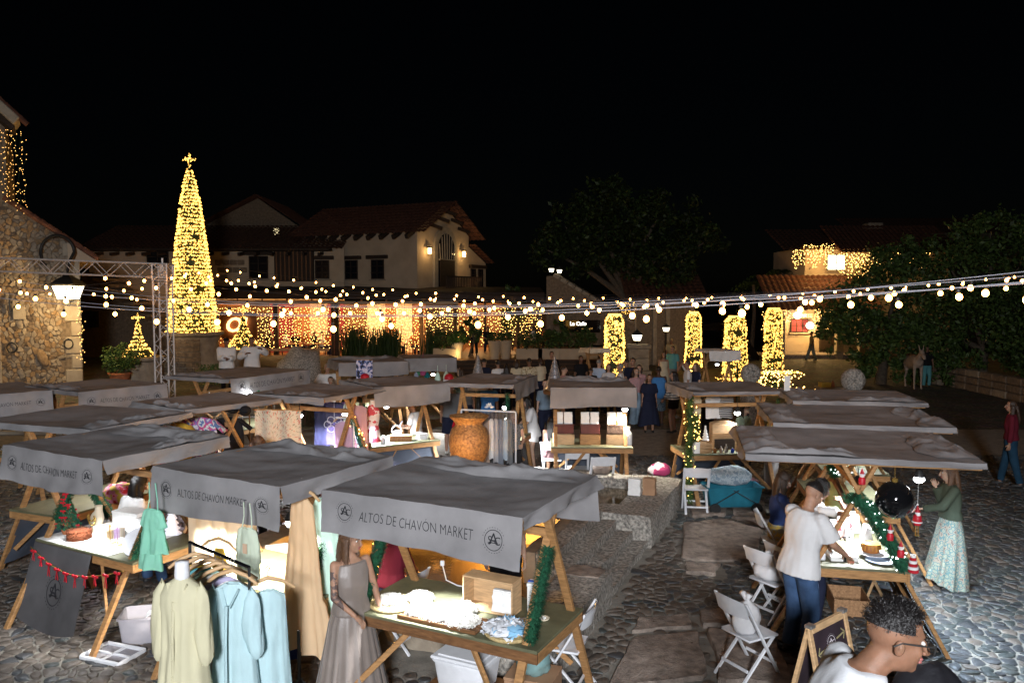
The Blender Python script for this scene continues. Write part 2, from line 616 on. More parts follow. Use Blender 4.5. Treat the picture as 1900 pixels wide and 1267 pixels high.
g.grid(lambda u,v:Vector((-160+320*u,-40+340*v,0)),16,16)
ground=g.build('ground',M_ground)
tag(ground,kind='structure')
gs=MB()
gs.grid(lambda u,v:Vector((-15+30*u,6.5+15.5*v,0.004)),20,12)
grout=gs.build('pavement',M_grout)
tag(grout,kind='structure')
FO=Vector((1.17,9.33,0));FV=Vector((0.37,0.929,0)).normalized();FU=Vector((FV.y,-FV.x,0))
def fl(u,v,z=0):return FO+FU*u+FV*v+Vector((0,0,z))
def fuv(x,y):
 d=Vector((x,y,0))-FO
 return d.dot(FU),d.dot(FV)
SLABS=[[(1168,1182),(1300,1172),(1322,1267),(1120,1285)],[(1306,1172),(1440,1180),(1482,1285),(1330,1275)],[(1262,972),(1345,965),(1420,985),(1405,1046),(1262,1042)],[(1350,962),(1425,968),(1450,990),(1425,985)],[(1262,925),(1345,930),(1352,960),(1285,962)],[(1350,930),(1420,935),(1425,962),(1358,958)],[(1265,1046),(1340,1050),(1330,1072),(1270,1068)],[(1290,1140),(1340,1132),(1420,1150),(1430,1174),(1300,1168)],[(1175,1150),(1282,1140),(1294,1168),(1168,1178)]]
SLABW=[[at(*p)for p in s]for s in SLABS]
def inpoly(x,y,P):
 c=False
 n=len(P)
 for i in range(n):
  a,b=P[i],P[(i+1)%n]
  if(a.y>y)!=(b.y>y)and x<(b.x-a.x)*(y-a.y)/(b.y-a.y)+a.x:
   c=not c
 return c
sr=random.Random(5)
for P in SLABW:
 c=sum(P,Vector())/len(P)
 m=MB()
 pts=[]
 for i in range(len(P)):
  a,b=P[i],P[(i+1)%len(P)]
  for t in(0.04,.3,.6,.9):
   q=a.lerp(b,t)
   q=q+(c-q).normalized()*(0.02+sr.random()*.05)
   pts.append(q)
 n=len(pts)
 hgt=sr.uniform(.045,.07)
 V=[Vector((p.x,p.y,0.0))for p in pts]+[Vector((p.x,p.y,hgt-.015))for p in pts]
 pts3=[pts[i].lerp(pts[(i+1)%n],t)for i in range(n)for t in(0,.34,.67)]
 n=len(pts3);V=[Vector((p.x,p.y,0))for p in pts3]
 for kk in(1,.97,.9,.8,.7,.6,.5,.4,.3,.2,.1):
  for p in pts3:
   x,y=c.x+(p.x-c.x)*kk,c.y+(p.y-c.y)*kk
   V.append(Vector((x,y,hgt-(.016 if kk==1 else 0)+fb(x,y,1,2.2)*.016+.007*fb(x,y,5,9))))
 F=[(r_*n+i,r_*n+(i+1)%n,(r_+1)*n+(i+1)%n,(r_+1)*n+i)for r_ in range(11)for i in range(n)]
 F.append(tuple(11*n+i for i in range(n)))
 m.add(V,F)
 m.build('paving_slab',M_slab,grout,smooth=35)
def keep_cob(x,y):
 if abs(x)>y*.655+.5:return False
 u,v=fuv(x,y)
 if-5.0<u<0.06 and-2.4<v<5.0:return False
 for P in SLABW:
  if inpoly(x,y,P):return False
 return True
cb=cells(-13,13,7.3,18.5,.155,.12,keep_cob,11,.55)
def prio(c):
 x,y=c[0]
 vis=(x>0.9 and not(2.4<x<4.6 and y<8.6))or x<-3.6
 return y-(5 if x>0.9 else 0)+(0 if vis else 8)
cb.sort(key=prio)
cr_=random.Random(2)
CM=[M_cob,M_cob2,M_cob3]
rest=MB()
for i,(p,poly)in enumerate(cb):
 mi=1 if(p[0]<2.6 and cr_.random()<.75)else cr_.choice((0,0,0,2,2,1))
 if i<300:
  m=MB();stone(m,poly,.009,.018,ID,cr_)
  if m.v:m.build('cobble',CM[mi],grout,smooth=45)
 else:
  stone(rest,poly,.010,.022,ID,cr_,mi)
o=rest.build('cobblestones',CM,grout,smooth=45)
o['kind']='stuff'
n_=900
P=np.stack([nrg.uniform(-8,9,n_),nrg.uniform(7.6,18,n_),np.full(n_,.045)],1)
P=P[np.abs(P[:,0])<P[:,1]*.64]
V,F=cards(P,.035,2.5,.5)
tag(link('leaf_litter',np_mesh('leaf_litter',V,F,mat('dry_leaf',(.09,.06,.03),.9,.4,20))),kind='stuff')
def block_wall(mb,x0,x1,z0,z1,y,depth,bw,bh,r,gap=.012,out=.03):
 z=z0
 while z<z1-.03:
  h=min(bh*r.uniform(.8,1.2),z1-z)
  if z1-z-h<bh*.4:h=z1-z
  x=x0
  while x<x1-.02:
   w=min(bw*r.uniform(.6,1.4),x1-x)
   if x1-x-w<bw*.3:w=x1-x
   yield(x+w/2,y-out*r.uniform(.3,1),z+h/2,w-gap,h-gap)
   x+=w
  z+=h
m=MB();m.box((-16.2,31.5,.33),(20.4,18,.7))
terrace=m.build('terrace_floor',M_ground);terrace['kind']='structure'
tr=random.Random(9)
for(x,y,z,w,h)in block_wall(None,-14.5,-6.0,0.0,.68,22.5,.2,.75,.34,tr):
 m=MB();m.box((x,y+.06,z),(w,.18,h),bev=.02);m.build('wall_block',M_ash,terrace)
m=MB()
for k in range(4):
 for s in range(7):
  x0=-14.6+s*.78
  m=MB();m.box((x0+.39+tr.uniform(-.02,.02),22.28-.34*k,(.7-.17*(k+1))/2+.04),(.76,.34,.7-.17*(k+1)+.08),bev=.025)
  m.build('step_stone',M_ash,terrace)
m=MB();m.box((-8.5,46.0,.2),(21,9.2,.4))
deck=m.build('deck_floor',M_wood_d);deck['kind']='structure'
m=MB();m.box((1.2,41.3,.39),(7.6,9.0,.78))
deck2=m.build('deck_floor',M_wood_d);deck2['kind']='structure'
for k in range(4):
 m=MB();m.box((1.2,36.78,.1+.19*k),(7.6,.05,.17),bev=.01);m.build('deck_board',M_darkwood,deck2)
ft=thing('stone_fountain','low pitted stone fountain basin with murky water and steps in the middle of the square','fountain',FO,math.atan2(FU.y,FU.x))
fr=random.Random(21)
def rough_block(name,u0,u1,v0,v1,z0,z1,mt=M_fstone,parent=ft,amp=.025,res=.09):
 """weathered block: a box skinned with a noisy grid, local to the fountain frame"""
 m=MB()
 nx,ny,nz=(max(2,int(abs(b-a)/res))for a,b in((u0,u1),(v0,v1),(z0,z1)))
 def J(x,y,z):
  d=Vector((mnoise.noise(Vector((x*3,y*3,z*3))),mnoise.noise(Vector((x*3+9,y*3,z*3))),mnoise.noise(Vector((x*3,y*3+7,z*3)))))
  d2=fb(x,y,z,9)*.35
  return Vector((x,y,z))+(d+Vector((d2,d2,d2)))*amp
 L=lambda a,b,t:a+(b-a)*t
 m.grid(lambda s,t:J(L(u0,u1,s),L(v0,v1,t),z1),nx,ny)
 m.grid(lambda s,t:J(L(u0,u1,s),v0,L(z0,z1,t)),nx,nz)
 m.grid(lambda s,t:J(L(u1,u0,s),v1,L(z0,z1,t)),nx,nz)
 m.grid(lambda s,t:J(u1,L(v0,v1,s),L(z0,z1,t)),ny,nz)
 m.grid(lambda s,t:J(u0,L(v1,v0,s),L(z0,z1,t)),ny,nz)
 return m.build(name,mt,parent,smooth=50)
for k in range(3):
 rough_block('wall_block',-.58,0,-2.3+.8*k,-1.52+.8*k,0,.40+fr.uniform(-.01,.02))
rough_block('cap_slab',-.5,-.08,-.25,.08,.40,.425,M_slab)
for k,(u0,u1,z)in enumerate(((-.98,-.74,.50),(-.74,-.5,.37),(-.5,-.27,.24),(-.27,-.04,.11))):
 rough_block('step',u0,u1-.01,.1,2.35,0,z)
for(u0,u1,v0,v1)in((-.62,0,2.36,5.0),(-2.9,-.62,2.36,2.86),(-2.9,-.62,4.6,5.0),(-3.4,-2.9,2.36,5.0)):
 rough_block('basin_wall',u0,u1,v0,v1,0,.47)
M_water=mat('murky_water',(.05,.035,.018),.06,.2,2,.08,14,spec=.6)
m=MB();m.box((-1.76,3.73,.15),(2.3,1.76,.3));m.build('water',M_water,ft)
for(u0,u1,v0,v1,z)in((-4.7,-1.0,2.0,2.35,.62),(-4.7,-4.3,-1.6,2.0,.5),(-1.16,-.99,.1,2.0,.5),(-4.7,-.6,-1.9,-1.6,.35)):
 rough_block('pool_wall',u0,u1,v0,v1,0,z,M_stone)
for k in range(3):
 rough_block('pool_step',-4.3,-1.17,1.1+.3*k,1.39+.3*k,0,.18+.15*k,M_stone)
m=MB();m.box((-2.45,-.15,.05),(3.6,2.85,.1));m.build('water',M_water,ft)
def lamp(name,kind,e,c,loc,parent=None,size=.05,rot=None,spot=None):
 l=bpy.data.lights.new(name,kind)
 l.energy=e;l.color=c
 if kind in('POINT','SPOT'):l.shadow_soft_size=size
 if kind=='SPOT':l.spot_size=R(spot or 100);l.spot_blend=.5
 if kind=='AREA':l.size=size
 o=bpy.data.objects.new(name,l)
 col.objects.link(o);o.location=loc
 if rot:o.rotation_euler=rot
 if parent is not None:o.parent=parent
 return o
for(u,v,z,e)in((-3.6,.6,.36,90),(-1.75,.6,.40,190),(-3.0,-1.1,.34,60)):
 m=MB();m.lathe([(.05,0),(.06,.03),(.05,.07)],12)
 m.ell((0,0,.07),(.045,.045,.02),seg=10,rings=6,mi=1)
 q=m.build('pool_lamp',[M_black,mat('amber_lens',(1,.6,.2),.3,0,emit=(1,.55,.12),estr=9)],ft,loc=(u,v,.1))
 lamp('pool_light','POINT',e,(1.0,.48,.09),(u,v,z),ft)
m=MB();m.tube([(-1.9,2.95,.2),(-1.9,2.95,.5),(-1.94,2.95,.57),(-2.02,2.95,.6),(-2.16,2.95,.6)],.045,10)
m.build('white_pipe',M_white,ft,smooth=True)
ur=thing('clay_urn','tall rounded terracotta urn with a flared lip glowing amber on its pedestal','urn',(-.72,13.25,.74))
m=MB()
prof=[(.20,0),(.21,.03),(.20,.12),(.215,.16),(.29,.26),(.328,.40),(.342,.54),(.33,.66),(.29,.76),(.23,.81),(.225,.84),(.27,.90),(.325,.95),(.33,.97),(.315,.975),(.25,.93),(.19,.86),(.19,.8)]
m.lathe(prof,40)
m.v=[tuple(Vector(p)*(1+.018*mnoise.noise(Vector(p)*6)))for p in m.v]
M_urn=mat('urn_clay',(.15,.07,.028),.5,.4,26,1.0,34,color2=(.50,.27,.10),spec=.5)
m.build('body',M_urn,ur,smooth=60)
lamp('urn_light','SPOT',55,(1,.52,.10),Vector((-.95,12.2,.5)),None,.05,(Vector((.2,1.0,.75))).to_track_quat('-Z','Y').to_euler(),70)
m=MB();m.lathe([(.05,0),(.07,.02),(.07,.12),(.055,.14)],12);
q=m.build('ground_spotlight',M_black,None,loc=(-.98,12.05,.44));tag(q,'small black uplight at the foot of the terracotta urn','spotlight')
m=MB();m.box((0,0,.37),(.75,.75,.74),bev=.03)
q=m.build('urn_pedestal',M_stone,None,loc=(-.72,13.3,0));tag(q,'square stone pedestal under the terracotta urn','pedestal')
st=MB();st.box((1.2,1.2,.425),(5.2,4.2,.85),bev=.02)
o=st.build('stair_landing',M_slab);o['kind']='structure'
for k in range(5):
 m=MB();m.box((1.2,3.45+.3*k,(.85-.14*(k+1))/2),(5.2,.3,.85-.14*(k+1)),bev=.015);m.build('step',M_slab,o)
fm=thing('flash_standin_light','added lamp on an unseen mast standing in for the camera flash','flash_standin_light',(FLASH_STANDIN_POS.x,FLASH_STANDIN_POS.y-.35,0))  # unseen mast and housing made up to carry the added flash lamp
m=MB();m.tube([(0,0,0),(0,0,FLASH_STANDIN_POS.z)],[.09,.06],10);m.build('mast',M_metal,fm)
m=MB();m.box((0,.12,FLASH_STANDIN_POS.z),(.5,.1,.36),bev=.02);m.build('housing',M_black,fm)
m=MB();m.box((0,.175,FLASH_STANDIN_POS.z),(.44,.012,.3));m.build('lens',mat('flash_standin_lens',(1,1,1),.3,0,emit=(1,1,1),estr=30,sample=False),fm)
# ================================================================== BUILDINGS
def tiled_roof(mb,o,u,v,lu,lv,period=.30,amp=.045,row=.42,mi=None):
 """barrel tiles: waves along the eave u, small steps up the slope v"""
 o,u,v=Vector(o),Vector(u).normalized(),Vector(v).normalized()
 n=u.cross(v);n=n if n.z>0 else-n
 nu=max(4,int(lu/period)*4);nv=max(2,int(lv/row))
 def f(s,t):
  a=s*lu
  return o+u*a+v*(t*lv)+n*(amp*abs(math.sin(math.pi*a/period))*1.6)
 for k in range(nv):
  mb.grid(lambda s,t:f(s,(k+t)/nv)+n*(.03*(1-t)),nu,1,mi)
def wall_stones(parent,polys_keep,x0,x1,z0,z1,y,sx,sz,seed,limit=300,mats_=None,out=.05,face=None):
 C=cells(x0,x1,z0,z1,sx,sz,polys_keep,seed)
 r=random.Random(seed)
 mats_=mats_ or[M_stone,M_stone2,M_stone3]
 big=MB()
 xf=face or(lambda v:Vector((v.x,y-v.z,v.y)))
 for i,(p,poly)in enumerate(C):
  mi=r.choice((0,0,0,1,1,2,2))
  if i<limit:
   m=MB();stone(m,poly,.014,out,xf,r,tilt=1.5)
   if m.v:
    m.f=[f[::-1]for f in m.f]if face is None else m.f
    m.build('stone',mats_[mi],parent)
  else:
   stone(big,poly,.014,out,xf,r,mi,tilt=1.5)
 if big.v:
  big.f=[f[::-1]for f in big.f]if face is None else big.f
  q=big.build('stones',mats_,parent);q['kind']='stuff'
TY=27.0
tw=thing('stone_tower','rubble stone tower house with pale corner blocks at the left edge','building',(-14.6-1.4*.87*math.cos(R(30)),TY-1.4*.87*.5,.68),R(30))
tw.scale=(.87,1,1)
def tl(x,z):return Vector((x+16,0,z-.68))
m=MB()
outl=[(-24,.68),(-14.62,.68),(-14.62,5.3),(-16.9,6.72),(-16.9,9.3),(-24,13.6)]
m.prism([(x+16,z-.68)for x,z in outl],0,7,xf=lambda v:Vector((v.x,v.z,v.y)))
wallp=m.build('wall',M_mortar,tw)
TL=lambda v:Vector((v.x+16,-v.z,v.y-.68))
def keep_tw(x,z):
 if not(-17.35<x<-14.75):return False
 lim=5.3+(-14.62-x)*.62
 if z>lim-.1:return False
 if x>-15.3 and z<4.9-(0 if x>-15.02 else .5)and int(z/.55)%2==0:return False
 if x>-15.0:return False
 return True
C=cells(-17.5,-14.5,.7,6.9,.25,.105,keep_tw,31,.52)
r_=random.Random(31);MS=[M_stone,M_stone2,M_stone3];big=MB()
r_.shuffle(C)
for i,(p,poly)in enumerate(C):
 if i<300:
  m=MB();stone(m,poly,.005,.045,TL,r_,tilt=2)
  if m.v:m.f=[f[::-1]for f in m.f];m.build('stone',MS[r_.choice((0,0,0,1,2,2))],wallp,smooth=50)
 else:stone(big,poly,.005,.045,TL,r_,r_.choice((0,0,0,1,2,2)),tilt=2)
big.f=[f[::-1]for f in big.f]
q=big.build('stones',MS,wallp);q['kind']='stuff'
z=.7;k=0
while z<5.2:
 h=r_.uniform(.42,.6)
 w=(.62,.36)[k%2]+r_.uniform(-.05,.08)
 m=MB();m.box((-14.60-w/2+16,.08,z+h/2-.68),(w,.36,h-.02),bev=.03);m.build('corner_block',M_ash,wallp)
 z+=h;k+=1
z=.7
while z<9.6:
 h=r_.uniform(.55,1.0);x=-18.9
 while x<-17.3:
  w=r_.uniform(.5,.95);w=min(w,-17.25-x)
  m=MB();m.box((x+w/2+16,.05,z+h/2-.68),(w-.02,.34,h-.02),bev=.03);m.build('wall_block',M_ash,wallp)
  x+=w
 z+=h
ru=Vector((math.cos(R(-32)),0,math.sin(R(-32))))
for k in range(13):
 p=tl(-17.0,6.85)+ru*(.27*k)
 m=MB();m.tube([p+Vector((0,-.38,.02)),p+ru*.33+Vector((0,-.38,0))],[.10,.085],8)
 m.build('roof_tile',M_tile,tw,smooth=True)
m=MB()
sl=MB()
for k in range(11):
 p=tl(-17.0,6.76)+ru*(.30*k)
 tiled_roof(sl,p+Vector((0,-.3,0)),(0,1,0),ru,6.5,.32,row=.32)
sl.build('roof',M_tile,tw)
m=MB()
a,b=tl(-15.0,5.5),tl(-13.95,4.95)
m.prism([(a.x,a.z-.02),(a.x,a.z-.62),(b.x-.15,b.z-.1),(b.x,b.z+.02)],-.34,6.5,xf=lambda v:Vector((v.x,v.z,v.y)))
m.build('eave_cornice',M_plaster,tw)
m=MB();a=tl(-18.9,10.9);ru2=Vector((math.cos(R(-40)),0,math.sin(R(-40))))
m.beam(a+Vector((0,-.3,0)),a+ru2*3.0+Vector((0,-.3,0)),1.2,.16);m.build('eave_board',M_darkwood,tw)
m=MB();m.beam(a+Vector((0,-.45,.3)),a+ru2*3.15+Vector((0,-.45,.3)),1.3,.30,bev=.03);m.build('eave_plaster',M_ash,tw)
for k in range(13):
 p=a+Vector((0,-.9,.52))+ru2*(.27*k)
 m=MB();m.tube([p,p+ru2*.33],[.10,.085],8);m.build('roof_tile',M_tile,tw,smooth=True)
def on_tower(px,py,out=.1):
 c,sn=math.cos(R(30)),math.sin(R(30));r=ray(px,py);n=Vector((sn,-c,0));o_=Vector((-14.6,TY,0))+n*out
 t=(o_-Vector((0,0,CAMH))).dot(n)/r.dot(n);p=Vector((0,0,CAMH))+r*t-Vector(tw.location)
 return Vector(((p.x*c+p.y*sn)/.87,-p.x*sn+p.y*c,p.z))
for(px,py)in((22,645),(127,638)):
 c=on_tower(px,py,.12);m=MB()
 ring=[Vector((.155*math.cos(t),0,.155*math.sin(t)))for t in[2*math.pi*i/20 for i in range(21)]]
 m.tube(ring,.022,6,caps=False);m.box((0,.03,.16),(.05,.1,.06))
 m.build('iron_ring',M_black,tw,loc=tuple(c))
c=on_tower(36,582,.1);m=MB();m.box((0,0,0),(.42,.1,.38),bev=.015);m.build('stone_plaque',M_ash,tw,loc=tuple(c))
c=on_tower(18,566,.2);m=MB();m.beam((0,0,-.3),(0,0,.3),.06,.06);m.beam((0,0,-.25),(.2,0,.02),.03,.03);m.build('iron_bracket',M_black,tw,loc=tuple(c))
c=on_tower(79,664,.1);m=MB();m.ell((0,0,0),(.17,.1,.30),Matrix.Rotation(R(-25),3,'Y'));m.build('oval_stone',M_stone3,tw,loc=tuple(c))
def lantern(name,label,loc,s=1.0,group=None,est=None,post=None,rz=0,glass=None):
 """four-sided street lantern: tapered glass, iron frame, hipped cap, finial"""
 t=thing(name,label,'lantern',loc,rz,group)
 m=MB()
 V=[Vector((a*.26*s,b*.26*s,.34*s))for a,b in((-1,-1),(1,-1),(1,1),(-1,1))]+[Vector((a*.17*s,b*.17*s,0))for a,b in((-1,-1),(1,-1),(1,1),(-1,1))]
 m.add(V,[(0,1,5,4),(1,2,6,5),(2,3,7,6),(3,0,4,7),(4,5,6,7)])
 m.build('lantern_glass',glass or M_lantern,t)
 m=MB()
 for i in range(4):
  m.beam(V[i]*1.02,V[i+4]*1.02,.022*s,.022*s)
  m.beam(V[i]*1.02,V[(i+1)%4]*1.02,.03*s,.03*s)
  m.beam(V[i+4]*1.02,V[(i+1)%4+4]*1.02,.025*s,.025*s)
 m.lathe([(.40*s,.35*s),(.41*s,.37*s),(.24*s,.50*s),(.12*s,.56*s),(.10*s,.60*s),(.03*s,.63*s),(.02*s,.70*s)],4,rot=Matrix.Rotation(R(45),3,'Z'))
 m.lathe([(.03*s,-.16*s),(.05*s,-.06*s),(.20*s,0)],8)
 m.build('lantern_frame',M_black,t)
 return t
c=atd(127,556,TY-1.0)
lamp('lantern_light','POINT',240,(1,.66,.28),atd(124,566,TY-1.6),None,.15)
lt=lantern('wall_lantern','large black iron lantern glowing on the stone tower under an arched bracket',c,1.35)
m=MB()
arc=[Vector((-1.0+.55+.55*math.cos(t),.25,1.55+.55*math.sin(t)))for t in[math.pi*(1-i/14)for i in range(15)]]
m.tube([Vector((-1.0,1.0,1.0)),Vector((-1.0,.3,1.2))]+arc+[Vector((.08,.05,1.3)),Vector((0,0,.92))],.05,8)
m.build('arched_bracket',M_black,lt,smooth=True)
def strand_pts(a,b,n,j=.03,rg=nrg):
 t=np.linspace(0,1,n)[:,None]
 return np.array(a)[None]*(1-t)+np.array(b)[None]*t+rg.normal(scale=j,size=(n,3))
def light_curtain(name,label,pts_list,r,m_,group=None,wires=True,cat='fairy lights'):
 P=np.concatenate(pts_list)
 c=P.mean(0)
 t=thing(name,label,cat,tuple(c),0,group)
 V,F=octa(P-c,r)
 q=link('bulbs',np_mesh('bulbs',V,F,m_),t);q['kind']='stuff'
 if wires:
  w=MB()
  for q_ in pts_list:
   w.tube([Vector(q_[i]-c)for i in range(0,len(q_),max(1,len(q_)//6))]+[Vector(q_[-1]-c)],.006,3)
  q=w.build('wires',M_wire,t)
 return t
L_=[]
for px in(4,9,15,22,30,37,44):
 a,b=atd(px,238+px*.3,TY-2.2),atd(px+3,(372 if px<25 else 392),TY-2.2)
 L_.append(strand_pts(a,b,20,.05))
light_curtain('light_strands','gold fairy light strands hanging from the eave of the stone tower',L_,.013,M_fairy3)
L_=[strand_pts(atd(148,560,TY-.25),atd(152,670,TY-.25),40,.05)]
light_curtain('light_strands','gold fairy light strand running down the right corner of the stone tower',L_,.017,M_fairy3)
tk=thing('lighting_truss','aluminium lighting truss, a beam on a lattice tower','truss',(-8.75,20.0,0))
M_truss=mat('truss_alloy',(.55,.52,.50),.5,.1,9,metal=.25)
def truss(mb,a,b,s,seg):
 a,b=Vector(a),Vector(b)
 d=(b-a).normalized()
 up=Vector((0,0,1))if abs(d.z)<.9 else Vector((0,1,0))
 x=d.cross(up).normalized();y=x.cross(d)
 ch=[(x*sx+y*sy)*s/2 for sx,sy in((-1,-1),(1,-1),(1,1),(-1,1))]
 for c in ch:mb.tube([a+c,b+c],.024,6)
 L=(b-a).length;n=max(2,int(L/seg))
 for i in range(n):
  p,q=a+d*(L*i/n),a+d*(L*(i+1)/n)
  for k in range(4):
   c0,c1=ch[k],ch[(k+1)%4]
   mb.tube([p+(c0 if i%2 else c1),q+(c1 if i%2 else c0)],.011,5)
 for p in(a,b):
  for k in range(4):mb.tube([p+ch[k],p+ch[(k+1)%4]],.016,5)
m=MB();truss(m,(0,0,0),(0,0,4.1),.34,.30);m.build('lattice_tower',M_truss,tk)
m=MB();truss(m,(.2,0,4.33),(-7.2,.6,4.62),.34,.36);m.build('lattice_beam',M_truss,tk)
m=MB();m.box((0,0,4.33),(.12,.12,.36),bev=.02);m.tube([(.05,-.1,4.45),(.05,-.1,4.65)],.025);truss(m,(0,0,4.1),(0,0,4.5),.36,.4);m.build('corner_joint',M_truss,tk)
m=MB();m.box((0,0,.03),(.8,.8,.06),bev=.01);m.build('base_plate',M_metal,tk)
# ================================================================== the long house behind
CB=Vector((-5.45,46.0,0));HU=Vector((-.9,.436,0));HV=Vector((.436,.9,0))
hs=thing('plastered_house','long two-storey plastered house with tiled gable roof behind the restaurant','building',CB)
def hl(a,b,z):return HU*a+HV*b+Vector((0,0,z))
m=MB()
w6,lA,ze,zr=6.1,9.0,7.55,9.25
V=[hl(0,0,3.6),hl(lA,0,3.6),hl(lA,w6,3.6),hl(0,w6,3.6),hl(0,0,ze),hl(lA,0,ze),hl(lA,w6,ze),hl(0,w6,ze),hl(0,w6/2,zr),hl(lA,w6/2,zr)]
m.add(V,[(1,0,4,5),(0,3,7,8,4),(3,2,6,7),(2,1,5,9,6)])
V=[hl(.02,w6,3.6),hl(.02,w6+2.4,3.6),hl(5,w6+2.4,3.6),hl(.02,w6,6.9),hl(.02,w6+2.4,5.9),hl(5,w6+2.4,5.9),hl(5,w6,6.9)]
m.add(V,[(0,1,4,3),(1,2,5,4)])
m.build('wall',M_plaster,hs)
m=MB()
up1=(HV*(w6/2)+Vector((0,0,zr-ze))).normalized();up2=(-HV*(w6/2)+Vector((0,0,zr-ze))).normalized()
sl_=math.hypot(w6/2,zr-ze)
tiled_roof(m,hl(-.9,0,ze+.12)-up1*.8,HU,up1,lA+1.2,sl_+.85)
tiled_roof(m,hl(-.9,w6,ze+.12)-up2*.8,HU,up2,lA+1.2,sl_+.85)
tiled_roof(m,hl(-.5,w6+2.9,5.85),HU,(-HV*2.9+Vector((0,0,1.2))).normalized(),5,3.0)
m.build('roof',M_tile,hs)
for k in range(10):
 m=MB();a=hl(.25+k*.9,0,ze-.05)
 m.beam(a+HV*.1,a-HV*.75-Vector((0,0,.42)),.22,.26,bev=.02);m.build('rafter_tail',M_darkwood,hs)
for k in range(-2,3):
 m=MB();a=hl(0,w6/2+k*.85,zr-abs(k)*.47-.35)
 m.beam(a,a-HU*.85-Vector((0,0,.3)),.15,.2,bev=.02);m.build('rafter_tail',M_darkwood,hs)
def window(parent,p,u,n,w,h,lit=False,lintel=True,bars=(2,3),name='window',wm=None):
 """p centre on the wall, u along the wall, n outwards"""
 rot=Matrix((u,n,Vector((0,0,1)))).transposed()
 m=MB();m.box(Vector(p)+n*.005,(w,.09,h),rot);m.box(Vector(p)+n*.04,(w-.12,.05,h-.12),rot,mi=1)
 f=m.build(name,[M_darkwood,(wm or(mat('lit_pane',(1,.85,.5),.4,0,emit=(1,.82,.45),estr=2.5)if lit else M_glass_d))],parent)
 m=MB()
 for i in range(1,bars[0]):m.box(Vector(p)+n*.075+u*(w*(i/bars[0]-.5)),(.045,.03,h),rot)
 for i in range(1,bars[1]):m.box(Vector(p)+n*.075+Vector((0,0,h*(i/bars[1]-.5))),(w,.03,.035),rot)
 m.build('window_bars',M_darkwood,f)
 if lintel:
  m=MB();m.box(Vector(p)+n*.1+Vector((0,0,h/2+.14)),(w+.55,.22,.22),rot,bev=.02);m.build('lintel',M_darkwood,f)
 m=MB();m.box(Vector(p)+n*.08-Vector((0,0,h/2+.05)),(w+.2,.16,.08),rot,bev=.01);m.build('sill',M_stone,f)
 return f
for a in(2.75,4.65):window(hs,hl(a,0,5.3),-HU,-HV,.92,1.15)
m=MB();m.box(hl(7.3,-.02,5.4),(.9,.1,1.1),Matrix((-HU,-HV,Vector((0,0,1)))).transposed());m.build('window',M_glass_d,hs)
for b,s in((w6+.6,.6),(w6+1.6,.6)):window(hs,hl(0,b,4.9),HV,-HU,.62,1.2)
ad=w6/2
def gz(b,z,o_=0.0):return hl(-o_,b,z)
arcp=[(ad+.95*math.cos(t),6.55+.95*math.sin(t))for t in[math.pi*i/12 for i in range(13)]]
m=MB()
P1=[(ad+1.35,3.8)]+[(ad+1.35*math.cos(t),6.55+1.35*math.sin(t))for t in[math.pi*i/12 for i in range(13)]]+[(ad-1.35,3.8)]
m.prism(P1,-.1,.14,xf=lambda v:hl(-v.z,v.x,v.y));m.build('arch_surround',M_ash,hs)
m=MB();P2=[(ad+.95,3.9)]+arcp+[(ad-.95,3.9)]
m.prism(P2,.02,.17,xf=lambda v:hl(-v.z,v.x,v.y));dw=m.build('arched_window',M_glass_d,hs)
m=MB()
for k in range(-3,4):m.beam(gz(ad+k*.26,5.9,.2),gz(ad+k*.30,6.55+math.sqrt(max(.01,.9-(k*.3)**2)),.2),.05,.05)
m.beam(gz(ad-.95,5.9,.2),gz(ad+.95,5.9,.2),.09,.09);m.build('fan_bars',M_ash,dw)
m=MB();m.box(hl(-.22,ad,4.95),(1.7,.06,1.9),Matrix((HV,HU,Vector((0,0,1)))).transposed());m.build('door_leaf',M_darkwood,dw)
bl=MB();bl.box(hl(-.65,ad+.35,3.82),(4.4,1.25,.14),Matrix((HV,HU,Vector((0,0,1)))).transposed(),bev=.02)
bl_=bl.build('balcony',M_darkwood,hs)
m=MB()
for k in range(23):m.beam(hl(-1.22,ad-1.8+k*.195,3.88),hl(-1.22,ad-1.8+k*.195,4.85),.07,.04)
m.beam(hl(-1.22,ad-1.85,4.88),hl(-1.22,ad+2.55,4.88),.1,.08);m.build('railing',M_darkwood,bl_)
for b in(ad-2.1,ad+2.0):
 p=hl(-.25,b,6.35)
 m=MB();m.box(p,(.2,.2,.34),bev=.02);m.box(p+Vector((0,0,.22)),(.3,.3,.08),mi=1);m.build('wall_lamp',[mat('amber_glass',(1,.7,.3),.4,0,emit=(1,.62,.22),estr=9),M_black],hs)
 lamp('wall_lamp_light','POINT',22,(1,.62,.25),CB+p+Vector((.35,-.35,0)))
m=MB()
LW=lambda px,z,d=47.5:Vector(((px-950)/FPX*d,d,z))-CB
a,b=LW(168,0),LW(640,0)
V=[a,b,b+Vector((0,0,6.6)),a+Vector((0,0,6.6)),a+Vector((0,7,0)),a+Vector((0,7,6.6))]
m.add(V,[(0,1,2,3),(4,0,3,5)]);m.build('wing_wall',M_plaster,hs)
m=MB();tiled_roof(m,LW(140,6.45,46.6),(1,0,0),(0,5,1.7),15.6,5.5);m.build('wing_roof',M_tile,hs)
m=MB();m.beam(LW(140,6.42,46.7),LW(615,6.42,46.7),.9,.14);m.build('eave_board',M_darkwood,hs)
for k in range(16):
 m=MB();p=LW(165+k*29,6.25,47.4);m.beam(p,p+Vector((0,-.95,-.1)),.14,.18);m.build('rafter_tail',M_darkwood,hs)
X_=Vector((1,0,0));Yn=Vector((0,-1,0))
